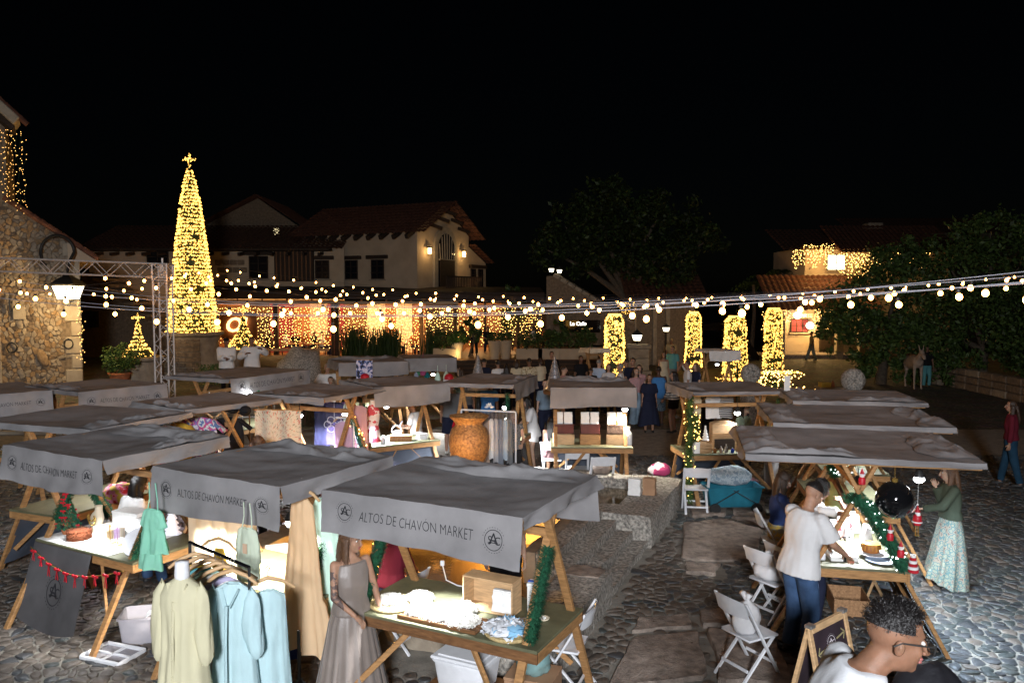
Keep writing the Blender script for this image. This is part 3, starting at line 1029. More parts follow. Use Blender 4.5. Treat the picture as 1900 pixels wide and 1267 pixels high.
for px,py,w,h in((293,482,1.3,1.0),(480,496,1.15,1.35),(598,500,.85,1.1)):
 window(hs,atd(px,py,47.5)-CB,X_,Yn,w,h)
m=MB();p=atd(546,492,47.3)-CB;m.box(p,(2.3,.3,1.9),bev=.03);lo=m.build('louvred_loggia',M_darkwood,hs)
for k in range(9):
 m=MB();m.box(p+Vector((-1.0+.25*k,-.18,0)),(.07,.05,1.8));m.build('louvre_bar',M_wood_d,lo)
for k in range(9):
 q=atd(405+(k%4)*14+5*(k//4),487+(k//4)*14,47.46)-CB
 m=MB();m.box(q,(.42,.08,.3),bev=.05);m.build('bare_stone',M_stone2,hs)
m=MB()
q=[atd(400,420,56),atd(500,380,56),atd(520,372,56),atd(640,400,58)]
V=[Vector((-21,55,3)),Vector((-14.5,55,3)),Vector((-14.5,55,8.4)),Vector((-17.4,55,10.4)),Vector((-21,55,8.6)),Vector((-14.5,62,3)),Vector((-14.5,62,8.4)),Vector((-17.4,62,10.4))]
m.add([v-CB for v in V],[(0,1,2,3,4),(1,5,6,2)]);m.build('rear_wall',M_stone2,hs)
m=MB();tiled_roof(m,Vector((-17.4,54.3,10.55))-CB,(0,1,0),(3.6,0,-2.4),8,4.2);tiled_roof(m,Vector((-17.4,54.3,10.55))-CB,(0,1,0),(-4,0,-2.0),8,4.8);m.build('rear_roof',M_tile,hs)
window(hs,atd(513,430,54.9)-CB,X_,Yn,.5,.55,True,False,(4,4))
m=MB()
p0,p1,p2,p3=atd(152,505,40),atd(330,640,38),atd(330,700,38),atd(152,700,40)
V=[p0,p1,p2,p3];V=V+[v+Vector((.4,2.2,0))for v in V]
m.add([v-p0 for v in V],[(0,1,2,3)[::-1],(4,5,6,7),(0,4,5,1)[::-1],(1,5,6,2)[::-1],(3,2,6,7),(0,3,7,4)])
sf=thing('outside_stair','dark sloping stone stair flank in the shadow behind the truss','stair',p0)
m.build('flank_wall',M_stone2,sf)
for k in range(12):
 q=p0.lerp(p1,(k+.5)/12)-p0
 m=MB();m.box(q+Vector((.25,1.0,.06)),(.5,2.3,.16),bev=.02);m.build('step',M_stone2,sf)
m=MB();q=atd(172,592,39.3)-p0;m.box(q,(.45,.3,.8));m.build('window_opening',M_glass_d,sf)
# ================================================================== RESTAURANT TERRACE
rs=thing('restaurant_terrace','open restaurant terrace with a flat dark canopy and warm walls behind the market','restaurant',(-8,44,.4))
RO=Vector((-8,44,.4))
def rl(px,d,z):return Vector(((px-950)/FPX*d,d,z))-RO
m=MB();a,b=rl(330,43.2,3.75),rl(1010,42.4,3.62)
m.beam(a,b,.3,.30);m.beam(a+Vector((0,-.2,.2)),b+Vector((0,-.2,.2)),.1,.16)
m.build('fascia_beam',M_darkwood,rs)
m=MB();m.add([a+Vector((0,0,.2)),b+Vector((0,0,.2)),b+Vector((0,5.6,.55)),a+Vector((0,5.0,.55)),a+Vector((0,0,.28)),b+Vector((0,0,.28)),b+Vector((0,5.6,.63)),a+Vector((0,5.0,.63))],[(0,3,2,1),(4,5,6,7),(0,1,5,4)]);m.build('flat_roof',M_darkwood,rs)
m=MB();m.beam(rl(420,43.0,3.38),rl(850,42.7,3.36),.05,.14);m.build('white_gutter',M_plaster,rs)
bays=[(330,400,M_darkwood),(400,452,M_render_warm),(452,500,M_darkwood),(500,545,M_render_red),(545,575,M_render_warm),(575,608,M_plaster),(608,640,M_render_red),(640,680,M_wood_d),(680,715,M_cream),(715,735,M_render_warm),(735,765,M_cream),(765,790,M_render_warm),(790,850,M_darkwood),(850,930,M_wood_d),(930,1015,M_darkwood)]
for i,(p,q,mm)in enumerate(bays):
 A,B=rl(p,47.0,0),rl(q,47.0,0)
 m=MB()
 m.grid(lambda s,t:A.lerp(B,s)+Vector((0,.05*math.sin(s*14+i)*(mm in(M_render_red,M_cream))+.02*(i%3),3.3*t)),14,3)
 m.build('wall_bay',mm,rs,smooth=True)
for px in(402,512,617,625,782,845,900,962,1008):
 m=MB();w=.24 if px in(625,512,782)else .14
 d=43.2;m.beam(rl(px,d,0.0),rl(px,d,3.45),w,w);m.build('post',M_darkwood if px!=782 else M_wood,rs)
for px in range(395,1000,46):
 m=MB();m.beam(rl(px,43.3,3.5),rl(px,47.0,3.6),.1,.16);m.build('rafter',M_wood_d,rs)
m=MB()
for k in range(14):
 p=rl(782+k*2.6,42.9,0.1)
 m.beam(p,p+Vector((1.2,0,1.75)),.03,.02);m.beam(p+Vector((1.2,0,0)),p+Vector((0,0,1.75)),.03,.02)
m.build('lattice_screen',M_wood,rs)
m=MB()
for k in range(46):m.beam(rl(395+k*2.4,43.6,2.55),rl(395+k*2.4,43.6,3.2),.045,.04)
m.build('slat_screen',M_wood,rs)
for k,(px,z0)in enumerate(((520,.15),(520,.5),(520,.85))):
 m=MB();m.beam(rl(484,42.6,z0),rl(610,42.6,z0),.05,.14);m.build('rail',M_wood_l,rs)
for px in(420,470,540,590,650,700,750,820,880,940):
 p=rl(px,45.3,2.75)
 m=MB();m.tube([p,p+Vector((0,0,.7))],.01,4);m.ell(p,.10,mi=1);m.build('pendant_lamp',[M_black,M_bulb],rs)
 lamp('pendant_light','POINT',170,(1,.55,.22),RO+p+Vector((0,-.25,-.25)))
crt=[(395,452,.12),(455,508,.13),(518,560,.13),(563,612,.13),(630,700,.13),(702,778,.12),(788,842,.12),(848,898,.13),(904,958,.14),(964,1006,.12)]
for i,(p,q,sp)in enumerate(crt):
 w=(q-p)/FPX*43;n=int(w/sp);L_=[]
 for k in range(n+1):
  px=p+(q-p)*(k+.5)/(n+1)
  drop=nrg.uniform(1.7,2.25)if i<6 else nrg.uniform(1.1,2.0)
  a=rl(px,43.0,3.05)+RO;b=rl(px,43.0,3.05-drop)+RO
  L_.append(strand_pts(a,b,int(drop/.14),.035))
 light_curtain('light_curtain',['at the left end by the script letters','over the slat screen','right of the slim post','left of the thick dark post','right of the thick dark post','before the pale cloth panels','right of the yellow post','behind the waiter','behind the planter pots','at the right end beside the cafe'][i].join(('gold light curtain of the restaurant ','')),L_,.021,M_fairy2,'light curtains of the restaurant')
OT=text_mesh('Ol',1.05,None,.02)
c=atd(438,604,41.5)
o=thing('script_sign','glowing script letters on the orange restaurant panel behind two men','sign',c)
m=MB();V,F=OT;m.add([Vector((x+.22*y,0,y))for x,y,z in V],F);m.add([Vector((x+.22*y,.06,y))for x,y,z in V],[f[::-1]for f in F])
m.build('letters',mat('neon_letters',(1,.8,.5),.4,0,emit=(1,.60,.24),estr=3),o)
m=MB();m.box((.1,.15,0),(1.9,.06,1.35));m.build('panel',M_render_warm,o)
c=atd(1080,605,40.6)
sg=thing('cafe_sign','black cafe sign board with lit pale letters under a roof edge','sign',c)
m=MB();m.box((0,0,0),(1.85,.08,.62),bev=.015);m.build('board',M_blackgloss,sg)
V,F=text_mesh('La Ca\u00f1a',.26,None,.006)
m=MB();m.add([Vector((x-.2,-.045,y+.12))for x,y,z in V],F);m.build('lettering',mat('lit_letters',(1,.95,.85),.4,0,emit=(1,.9,.72),estr=4),sg)
V,F=text_mesh('tapas & grill',.12,None,.003)
m=MB();m.add([Vector((x+.25,-.045,y-.12))for x,y,z in V],F);m.build('small_lettering',M_gold,sg)
gbl=thing('sloping_stone_wall','sloping stone coping wall descending to the right behind the cafe sign','wall',atd(1018,640,42))
m=MB()
G=[atd(1014,512,42),atd(1030,512,42),atd(1178,600,41),atd(1178,640,41),atd(1014,640,42)]
g0=atd(1018,640,42)
m.add([p-g0 for p in G]+[p-g0+Vector((.3,3,0))for p in G],[(0,4,3,2,1),(5,6,7,8,9),(0,1,6,5),(1,2,7,6),(2,3,8,7),(4,0,5,9)])
m.build('wall_face',M_stone2,gbl)
for k in range(11):
 p=G[1].lerp(G[2],k/11)-g0;q=G[1].lerp(G[2],(k+.94)/11)-g0
 m=MB();m.beam(p+Vector((0,.3,.06)),q+Vector((0,.3,.06)),.8,.2,bev=.03);m.build('coping_stone',M_stone,gbl)
lantern('lantern','left lantern of the pair on top of the sloping stone wall',atd(1023,505,42),.55)
lantern('lantern','right lantern of the pair on top of the sloping stone wall',atd(1038,507,42.4),.52)
pd=thing('lantern_pedestal','stone pedestal under the street lantern right of the lit column','pedestal',atd(1182,700,36.5))
m=MB();z=0
for w,h in((1.15,.35),(.95,.55),(.95,.45),(1.1,.18)):
 m=MB();m.box((0,0,z+h/2),(w,w,h-.012),bev=.03);m.build('pedestal_stone',M_stone,pd);z+=h
c=atd(1182,632,36.5)
lantern('street_lantern','street lantern on the stone pedestal right of the lit column',c,.8)
m=MB();m.tube([(0,0,-.55),(0,0,-.1)],.05,8);m.build('post',M_black,bpy.data.objects['street_lantern'])
c=atd(1236,615,41)
l2=lantern('wall_lantern','small street lantern behind the woman in the white dress',c,.62)
m=MB();m.tube([(0,0,-2.0),(0,0,-.1)],.05,8);m.build('post',M_black,l2)
bd=thing('brown_house','dark brown house wall with pilasters behind the street lantern','building',atd(1200,690,43))
B0=atd(1200,690,43)
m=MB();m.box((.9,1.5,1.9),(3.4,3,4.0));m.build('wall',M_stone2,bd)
for x in(-.7,.4,1.1,2.4):
 m=MB();m.box((x,-.05,1.8),(.22,.16,3.8),bev=.02);m.build('pilaster',M_stone,bd)
m=MB();tiled_roof(m,(-1.2,-.6,3.85),(1,0,0),(0,1,.5),4.4,4);m.build('roof',M_tile,bd)
rk=thing('thatched_hut','dark rounded hut roof between the light columns','hut',atd(1325,690,46))
m=MB()
m.grid(lambda s,t:Vector((-2.6+5.4*s,1.6*t,.3+(1-t*.2)*2.6*math.sin(math.pi*min(1,max(0,s)))**.7+.1*fb(s*3,t*3))),24,8);m.build('roof',M_darkwood,rk,smooth=True)
m=MB();m.box((.1,1.0,.25),(5.0,1.2,.5),bev=.05);m.build('wall',M_stone2,rk)
# ================================================================== RIGHT-HAND HOUSE
rh=thing('lit_house','tiled house hung with gold lights on the right behind the trees','building',(21,50,0))
H0=Vector((21,50,0))
def h_(px,py,d):return atd(px,py,d)-H0
m=MB();a=h_(1490,655,50);b=h_(1760,655,50)
m.add([Vector((a.x,0,0)),Vector((b.x,0,0)),Vector((b.x,0,6.75)),Vector((a.x,0,6.75)),Vector((a.x,6,0)),Vector((a.x,6,6.75))],[(0,1,2,3),(4,0,3,5)])
m.build('upper_wall',M_plaster,rh)
m=MB();a=h_(1455,465,49);tiled_roof(m,a,(1,0,0),(0,4,1.6),9.4,4.2);tiled_roof(m,h_(1560,470,48.2),(1,0,0),(0,4,2.2),7.5,4.0);m.build('upper_roof',M_tile,rh)
m=MB();a,b=h_(1430,577,47),h_(1620,577,47)
up=(h_(1465,512,50)-h_(1430,577,47));tiled_roof(m,a,(1,0,0),(0,up.y,up.z),6.8,math.hypot(up.y,up.z),period=.34,amp=.06);m.build('porch_roof',M_tile,rh)
m=MB();a,b=h_(1445,640,49.5),h_(1620,640,49.5)
m.add([Vector((a.x,-.4,0)),Vector((b.x,-.4,0)),Vector((b.x,-.4,3.0)),Vector((a.x,-.4,3.0))],[(0,1,2,3)]);m.build('porch_wall',M_plaster,rh)
window(rh,h_(1551,487,49.97),X_,Yn,1.15,1.0,True,False,(2,2),wm=mat('bright_pane',(1,.95,.8),.4,0,emit=(1,.9,.66),estr=4))
window(rh,h_(1483,604,49.55),X_,Yn,1.1,.85,False,False,(3,2),wm=M_render_red)
m=MB();p=h_(1532,630,49.4);m.box(p+Vector((0,0,-.1)),(.75,.2,2.2));m.build('doorway',M_darkwood,rh)
m=MB();p=h_(1480,660,49.2);m.box((p.x,-1.6,.12),(6.0,2.4,.24),bev=.03);m.build('porch_step',M_slab,rh)
for px,py in((1480,585),(1503,604)):
 p=h_(px,py,49.1)
 m=MB();m.ell(p,(.26,.2,.22),seg=10,rings=6);m.tube([p+Vector((0,0,.2)),p+Vector((0,.1,.5))],.02,5,mi=1);m.build('porch_lamp',[M_lantern,M_black],rh)
 lamp('porch_light','POINT',160,(1,.62,.22),H0+p+Vector((0,-.5,-.1)))
for px in(1448,1556,1598):
 m=MB();p=h_(px,660,47.3);m.box((p.x,p.y,1.4),(.4,.4,2.8),bev=.03);m.build('porch_pillar',M_ash,rh)
m=MB();p=h_(1570,640,49);m.box((p.x,p.y,.5),(1.1,.7,1.0),bev=.06);m.build('corner_stone',M_stone,rh)
V,F=text_mesh('ARTE',.3,None,.004)
m=MB();p=h_(1497,586,48.9);m.add([p+Vector((x,0,y))for x,y,z in V],F);m.build('sign_letters',M_whitepaper,rh)
for i,(p,q,y0,y1,d,n)in enumerate(((1470,1488,464,500,48.8,6),(1490,1548,456,500,49.2,18),(1556,1612,472,518,47.9,20),(1612,1725,468,500,47.8,30),(1450,1480,580,600,46.6,8),(1510,1560,576,620,46.6,20),(1415,1424,580,615,46,3))):
 L_=[]
 for k in range(n):
  px=p+(q-p)*(k+.5)/n
  yb=y1-nrg.uniform(0,.6)*(y1-y0)
  L_.append(strand_pts(atd(px,y0,d),atd(px,yb,d),max(4,int((yb-y0)/3.4)),.05))
 light_curtain('light_curtain',['short gold light strands at the left gable corner of the lit house','gold light curtain on the upper wall left of the bright window of the lit house','gold light curtain right of the bright window of the lit house','sparse gold light curtain under the far right eave of the lit house','gold light fringe at the left end of the lit porch','gold light curtain at the right end of the lit porch','gold light strands hanging left of the fourth light column'][i],L_,.024,M_fairy2)
lamp('eave_light','POINT',170,(1,.6,.2),atd(1530,476,48.3))
lamp('eave_light','POINT',130,(1,.6,.2),atd(1600,490,47.2))
m=MB();bk=thing('dark_house','unlit house with a long roof behind the lit house','building',atd(1700,640,60));b0=atd(1700,640,60)
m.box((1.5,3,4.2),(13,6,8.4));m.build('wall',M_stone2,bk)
m=MB();tiled_roof(m,(-5,-.5,8.3),(1,0,0),(0,4,1.5),13,4.2);m.build('roof',M_tile,bk)
m=MB();m.box((-3.6,-.2,7.9),(1.1,1.1,2.4),bev=.05);m.build('chimney',M_stone,bk)
# ================================================================== TREES, BUSHES
def tree(name,label,loc,clumps,n,size,mats_,trunk_h,trunk_r,limbs=6,group=None,seed=1,flat=.75,cat='tree'):
 rg=np.random.default_rng(seed);r=random.Random(seed)
 t=thing(name,label,cat,loc,0,group)
 m=MB()
 pts=[Vector((0,0,-.05)),Vector((.1,0,trunk_h*.5)),Vector((r.uniform(-.3,.3),0,trunk_h))]
 m.tube(pts,[trunk_r*1.25,trunk_r,trunk_r*.75],9)
 for k in range(limbs):
  c=Vector(clumps[k%len(clumps)][:3])
  a=pts[2]+Vector((0,0,r.uniform(-.4,0)*trunk_h*.3));mid=a.lerp(c,.5)+Vector((r.uniform(-.4,.4),r.uniform(-.4,.4),.35))
  m.tube([a,mid,c],[trunk_r*.6,trunk_r*.35,trunk_r*.1],7)
 m.build('trunk',M_bark,t,smooth=60)
 Vs,Fs,Ms,off=[],[],[],0
 tot=sum(c[3]**2 for c in clumps)
 for c in clumps:
  k=int(n*c[3]**2/tot)
  sub=max(4,int(k/60))
  d=rg.normal(size=(sub,3));d/=np.linalg.norm(d,axis=1)[:,None]
  sc=np.array(c[:3])+d*(c[3]*rg.uniform(.45,1.0,(sub,1)))*np.array([1,1,flat])
  P=sc[rg.integers(0,sub,k)]+rg.normal(scale=c[3]*.13,size=(k,3))
  V,F=cards(P,size,.8,.5,rg)
  Vs.append(V);Fs.append(F+off);off+=len(V)
  Ms.append(rg.integers(0,len(mats_),len(F)))
 link('crown',np_mesh('crown',np.concatenate(Vs),np.concatenate(Fs),mats_,np.concatenate(Ms)),t)
 return t
def rel(c,pts):return[((p[0]),p[1],p[2],p[3])for p in pts]
tree('shade_tree','large dark spreading tree above the cafe sign in the centre',(6.6,45,0),[(-3.6,0,7.6,1.8),(-1.8,.5,8.9,1.7),(0,0,8.0,2.0),(1.8,-.5,8.6,1.6),(3.2,0,7.2,1.7),(4.4,.3,6.8,1.2),(-4.6,0,6.3,1.3),(-2.4,-1,6.0,1.6),(1.2,-1.5,5.6,1.7),(.2,1,6.6,1.8),(2.6,-1.2,5.0,1.0),(-.5,-1,9.4,1.1)],15000,.30,[M_leafd,M_leafd,M_leaf],4.0,.34,9,seed=4)
tree('broadleaf_tree','dense dark tree at the left end of the right-hand tree mass',(15.6,33.6,0),[(-1.2,0,3.4,1.5),(.4,0,4.6,1.4),(1.6,-.2,3.0,1.5),(0,-.6,2.0,1.3),(-1.7,.2,2.0,1.0),(1.4,.4,5.4,1.1),(2.0,-.4,1.6,1.1),(-.6,-.5,.9,1.0),(.9,-.5,.8,1.0)],14000,.20,[M_leaf,M_leaf2,M_leaf2],1.5,.2,6,seed=5)
tree('broadleaf_tree','tallest dark tree above the curved planter wall on the right',(19.4,33.0,0),[(-1.4,0,5.0,1.6),(.3,0,6.3,1.4),(1.6,0,5.0,1.7),(-1.0,-.8,3.2,1.6),(1.2,-.8,3.2,1.6),(-2.0,-.3,1.9,1.1),(.4,-1,1.8,1.2),(2.2,.2,6.6,1.0),(-1.2,-.6,.9,1.0),(1.4,-.7,1.0,1.1)],17000,.20,[M_leaf,M_leaf2,M_leaf2],1.6,.25,7,seed=6)
tree('broadleaf_tree','dark tree cut by the right edge above the curved planter wall',(21.6,30.5,0),[(-1.0,0,3.0,1.5),(.6,0,4.4,1.5),(-1.2,-.5,1.8,1.2),(.8,-.6,1.9,1.3),(0,.3,5.6,1.2),(0,-.5,1.0,1.2)],10000,.20,[M_leaf,M_leaf2,M_leaf2],1.8,.2,5,seed=8)
for i,(px,py,d,h,lab)in enumerate(((950,560,43.5,3.2,'slim dark tree in front of the right end of the restaurant'),(1035,600,39.5,1.6,'leafy bush in front of the cafe sign, left one'),(1085,620,38.6,1.3,'leafy bush in front of the cafe sign, right one'),(870,600,38.5,1.8,'small palm-like plant beside the waiter'))):
 c=atd(px,py,d)
 tree('potted_tree',lab,(c.x,d,.78),[(0,0,h*.55,h*.28),(.3,0,h*.75,h*.22),(-.3,0,h*.7,h*.22),(0,.1,h*.95,h*.2)],1400,.17,[M_leaf,M_leaf2],h*.4,.05,4,seed=20+i)
for i,(px,d)in enumerate(((1395,52),(1420,54),(1448,53))):
 c=atd(px,600,d)
 t=thing('palm_tree',['left palm of the dim palms behind the third light column','middle palm of the dim palms behind the fourth light column','right palm of the dim palms beside the lit house'][i],'palm tree',(c.x,d,0))
 m=MB();m.tube([(0,0,0),(.15,0,2.6),(.05,0,4.6+.4*i)],[.16,.12,.1],8);m.build('trunk',M_bark,t,smooth=True)
 Vv,Ff=[],[]
 for k in range(16):
  a=2*math.pi*k/16+i;el=rnd.uniform(.1,.9)
  for j in range(9):
   s=j/8;p=Vector((math.cos(a)*1.9*s,math.sin(a)*1.9*s,4.6+.4*i+1.3*el*s-1.9*s*s))
   w=Vector((-math.sin(a),math.cos(a),0))
   for sg in(-1,1):
    o_=len(Vv);Vv+=[p,p+w*sg*.5*(1.1-s)+Vector((math.cos(a)*.15,math.sin(a)*.15,-.22)),p+Vector((math.cos(a)*.12,math.sin(a)*.12,0)),p+Vector((math.cos(a)*.06,math.sin(a)*.06,0.02))]
    Ff.append((o_,o_+1,o_+2,o_+3))
 link('fronds',np_mesh('fronds',[tuple(v)for v in Vv],Ff,M_leaf),t)
def plant(name,label,loc,r,h,n,size,pot=None,mats_=(M_leaf,M_leaf2),up=1.0,group=None,seed=1,kind='bush',cat='plant'):
 rg=np.random.default_rng(seed)
 t=thing(name,label,cat,loc,0,group)
 z0=0
 if pot:
  pr,ph,pm,pw=pot
  m=MB()
  if pw=='box':
   m.box((0,0,ph/2),(pr*2,pr*.7,ph),bev=.02);m.box((0,0,ph-.01),(pr*2-.08,pr*.7-.08,.04),mi=1)
  else:
   m.lathe([(pr*.62,0),(pr*.7,.02),(pr*.95,ph*.85),(pr*1.05,ph*.87),(pr*1.05,ph),(pr*.9,ph),(pr*.85,ph-.06),(.001,ph-.06)],18)
  m.build('planter' if pw=='box' else 'pot',[pm,M_bark],t,smooth=35);z0=ph
 if kind=='grass':
  P=rg.normal(scale=(r*.45,r*.3,0),size=(n,3));Vs=[]
  a=rg.uniform(0,6.28,n);hh=h*rg.uniform(.5,1,n);w=size*.35
  dx=np.stack([np.cos(a),np.sin(a),np.zeros(n)],1);lean=dx*(hh*rg.uniform(.05,.4,n))[:,None]
  sd_=np.stack([-np.sin(a),np.cos(a),np.zeros(n)],1)*w
  B=P+[0,0,z0]
  V=np.stack([B-sd_,B+sd_,B+sd_*.5+lean+np.array([0,0,1])*hh[:,None],B-sd_*.5+lean+np.array([0,0,1])*hh[:,None]],1).reshape(-1,3)
  F=np.arange(n*4).reshape(n,4)
 else:
  d=rg.normal(size=(n,3));d/=np.linalg.norm(d,axis=1)[:,None]
  P=d*rg.uniform(.35,1,(n,1))**.6*np.array([r,r*.8,h/2])*(1+.3*np.sin(d[:,:1]*7)*np.cos(d[:,1:2]*6))+[0,0,z0+h*.45]
  V,F=cards(P,size,up,.45,rg)
 link('leaves',np_mesh('leaves',V,F,list(mats_),rg.integers(0,len(mats_),len(F))),t)
 return t
c=atd(222,690,27.2);plant('potted_bush','bushy green plant in a terracotta pot beside the small light tree',(c.x,27.2,.68),.62,1.0,1500,.12,(.36,.42,M_terra,'pot'),(M_leaf2,M_leaf2),seed=41)
c=atd(400,690,27.0);plant('green_shrub','yellow-green shrub at the foot of the big light tree pedestal',(c.x,27.0,.68),.7,.8,1200,.1,None,(M_leaf2,M_leaf2),seed=42)
for i,(px,w)in enumerate(((655,.7),(688,1.1),(722,.8),(806,.7))):
 c=atd(px,660,42.2)
 plant('tall_grass_plant',['tall dark spiky plant left of the restaurant diners','widest dark spiky plant in front of the restaurant diners','dark spiky plant between the seated restaurant guests','dark spiky plant before the lattice screen'][i],(c.x,42.2,.4),w,1.75,190,.09,None,(M_leaf,M_leaf),kind='grass',seed=50+i)
c=atd(848,660,37.3);plant('lit_planter','pale tall pot with glowing light green fern at the deck edge',(c.x,37.3,.78),.5,.5,700,.12,(.30,.75,mat('lit_pot',(.62,.5,.35),.6,.1,5),'pot'),(M_leaf2,mat('fern',(.10,.20,.03),.5,.3,5)),seed=61)
lamp('planter_spot','POINT',14,(1,.66,.25),(c.x+.12,36.75,1.0))
for i,px in enumerate((918,938)):
 c=atd(px,660,37.2);plant('pot_plant',['pale conical planter with dark fern, left of a pair on the deck','pale conical planter with dark fern, right of a pair on the deck'][i],(c.x,37.2,.78),.4,.45,420,.11,(.30,.85,M_plaster,'pot'),seed=63+i)
for i,(px,w)in enumerate(((826,.55),(982,.62),(1022,.62),(1072,.9))):
 c=atd(px,662,37.2);plant('planter_box',['square pale planter box beside the glowing fern pot','long white planter box with dark plants, left of the row before the cafe','long white planter box with dark plants, middle of the row before the cafe','longest white planter box with dark plants below the cafe sign'][i],(c.x,37.2,.78),w,.9,600,.13,(w,.5,M_plaster,'box'),seed=67+i)
bo=MB();c=atd(558,690,28)
bo.ell((0,0,0),(.85,.6,1.15),seg=28,rings=18)
bo.v=[tuple(Vector(p)*(1+.22*mnoise.noise(Vector(p)*1.7)+.06*fb(*p,5)))for p in bo.v]
q=bo.build('boulder',M_fstone,None,smooth=50,loc=(c.x,28,.75));tag(q,'big rounded mossy boulder before the restaurant rail','boulder')
pw=thing('planter_wall','low curved stone planter wall under the dark trees on the right','wall',(17.6,31,0))
W0=Vector((17.6,31,0))
path=[at(1727,712),at(1760,716),at(1800,724),at(1850,735),at(1905,748),at(1990,768)]
for i in range(len(path)-1):
 a,b=path[i]-W0,path[i+1]-W0
 for row in range(3):
  n=max(2,int((b-a).length/.7))
  for k in range(n):
   p,q_=a.lerp(b,(k+.03)/n),a.lerp(b,(k+.97)/n)
   zc=.14+.28*row
   m=MB();m.beam(p+Vector((0,0,zc)),q_+Vector((0,0,zc)),.42+rnd.uniform(-.03,.03),.265,bev=.04);m.build('wall_stone',(M_stone2,M_stone)[rnd.random()<.25],pw)
for i,(px,py,s,lab)in enumerate(((1393,693,.27,'round grey millstone with a hole, standing behind the garlanded stall'),(1583,705,.30,'ridged grey grinding stone standing behind the right-hand canopies'))):
 c=atd(px,py,20.5 if i==0 else 19.5)
 t=thing('millstone',lab,'millstone',(c.x,c.y,0),R(18 if i==0 else-6))
 m=MB();rot=Matrix.Rotation(R(90),3,'X')
 hole=.12 if i==0 else .001
 m.lathe([(a_*s/.5,b_*s/.5)for a_,b_ in[(hole,-.12),(hole+.05,-.24),(.30,-.27),(.45,-.17),(.49,0),(.45,.17),(.3,.27),(hole+.05,.24),(hole,.12)]],40,(0,0,c.z),rot=rot)
 if i==1:
  m.v=[tuple(Vector(p)+Vector((0,-.02*math.cos(40*p[0]),0)))for p in m.v]
 m.build('stone_wheel',M_fstone,t,smooth=50)
 m=MB();m.box((0,0,(c.z-s*.9)/2),(.4,.4,max(.1,c.z-s*.9)),bev=.04);m.build('stand_block',M_fstone,t)
# ================================================================== FAIRY-LIGHT TREES AND COLUMNS
def pedestal_stone(name,label,loc,prof,n=24,mt=M_stone):
 m=MB();m.lathe(prof,n)
 m.v=[tuple(Vector(p)*(1+.03*mnoise.noise(Vector(p)*3)))for p in m.v]
 return tag(m.build(name,mt,None,smooth=40,loc=loc),label,'pedestal')
def light_tree(name,label,loc,H,r0,prof,n,rb,m_,cross):
 t=thing(name,label,'light tree',loc)
 m=MB();m.lathe([(max(.02,prof(s)*r0*.86),s*H)for s in[i/14 for i in range(15)]],20)
 m.build('wire_cone',M_wire,t)
 u=nrg.random(n*2);s=u;keep=nrg.random(n*2)<np.array([prof(x)for x in s]);s=s[keep][:n]
 a=nrg.uniform(0,2*math.pi,len(s));rr=np.array([prof(x)for x in s])*r0*nrg.uniform(.88,1.06,len(s))
 zz=s*H;zz=np.round(zz/.14)*.14*.35+zz*.65
 P=np.stack([rr*np.cos(a),rr*np.sin(a),zz],1)
 P=P[np.array([mnoise.noise(Vector((x*2.6,y*2.6,z*3.4)))>-.42 for x,y,z in P])];V,F=octa(P,rb*nrg.uniform(.45,1.4,len(P)));q=link('bulbs',np_mesh('bulbs',V,F,m_),t);q['kind']='stuff'
 m=MB()
 for k in range(int(H/.28)):
  z=k*.28;r_k=prof(z/H)*r0*.95
  m.tube([(r_k*math.cos(x),r_k*math.sin(x),z+.05*math.sin(3*x+k))for x in[2*math.pi*i/14 for i in range(15)]],.02,4,caps=False)
 m.build('garland',M_wire,t)
 if cross:
  c=cross;L_=[]
  m=MB();m.beam((0,0,H-.1),(0,0,H+c),.05*c+.02,.05*c+.02);m.beam((-c*.42,0,H+c*.62),(c*.42,0,H+c*.62),.05*c+.02,.05*c+.02)
  x=m.build('cross',M_wire,t)
  L_=[strand_pts((0,0,H-.1),(0,0,H+c),int(40*c**.5),.045*c),strand_pts((-c*.42,0,H+c*.62),(c*.42,0,H+c*.62),int(46*c**.5),.05*c)]
  V,F=octa(np.concatenate(L_),rb*1.1);q=link('cross_bulbs',np_mesh('bulbs',V,F,m_),x);q['kind']='stuff'
 return t
BT=atd(360,690,31)
def bt_prof(s):
 return(1-s)**.92*.80+.20-(.12 if s>.86 else 0)*(s-.86)/.14-(.05 if .84<s<.87 else 0)
light_tree('light_tree','tall cone tree of gold fairy lights with a cross on top',(BT.x,31,2.32),6.3,.95,bt_prof,7400,.026,M_fairy,.55)
pedestal_stone('round_pedestal','flared stone pedestal under the tall light tree',(BT.x,31,.68),[(1.35,0),(1.2,.25),(.98,.7),(.9,1.1),(.98,1.45),(1.15,1.55),(1.15,1.66),(0,1.66)])
for k in range(7):
 m=MB();z=.25+.19*k
 for j in range(5):
  a=R(-90+(j-2)*14);rr=1.23-.3*min(1,k/4)
  m.box((rr*math.cos(a),rr*math.sin(a),z),(.06,.27,.17),a,bev=.015)
 m.build('brick_course',M_stone2,bpy.data.objects['round_pedestal'])
ST=atd(257,660,28.5)
def cone(s):return(1-s)*.9+.1-.22*math.sin(math.pi*min(1,s*1.05))
light_tree('light_tree','small cone of gold lights with a cross on a round stone pedestal',(ST.x,28.5,1.56),1.12,.58,cone,620,.023,M_fairy,.42)
pedestal_stone('round_pedestal','round stone pedestal under the small light tree',(ST.x,28.5,.68),[(.78,0),(.74,.1),(.70,.7),(.86,.76),(.88,.86),(0,.88)])
MT=atd(452,645,33)
light_tree('light_tree','bright cone of gold lights behind the two men in white',(MT.x,33,1.55),1.35,.72,cone,600,.026,M_fairy,.4)
pedestal_stone('round_pedestal','stone drum behind the two men in white',(MT.x,33,.68),[(.7,0),(.66,.1),(.64,.75),(.78,.8),(.8,.87),(0,.88)])
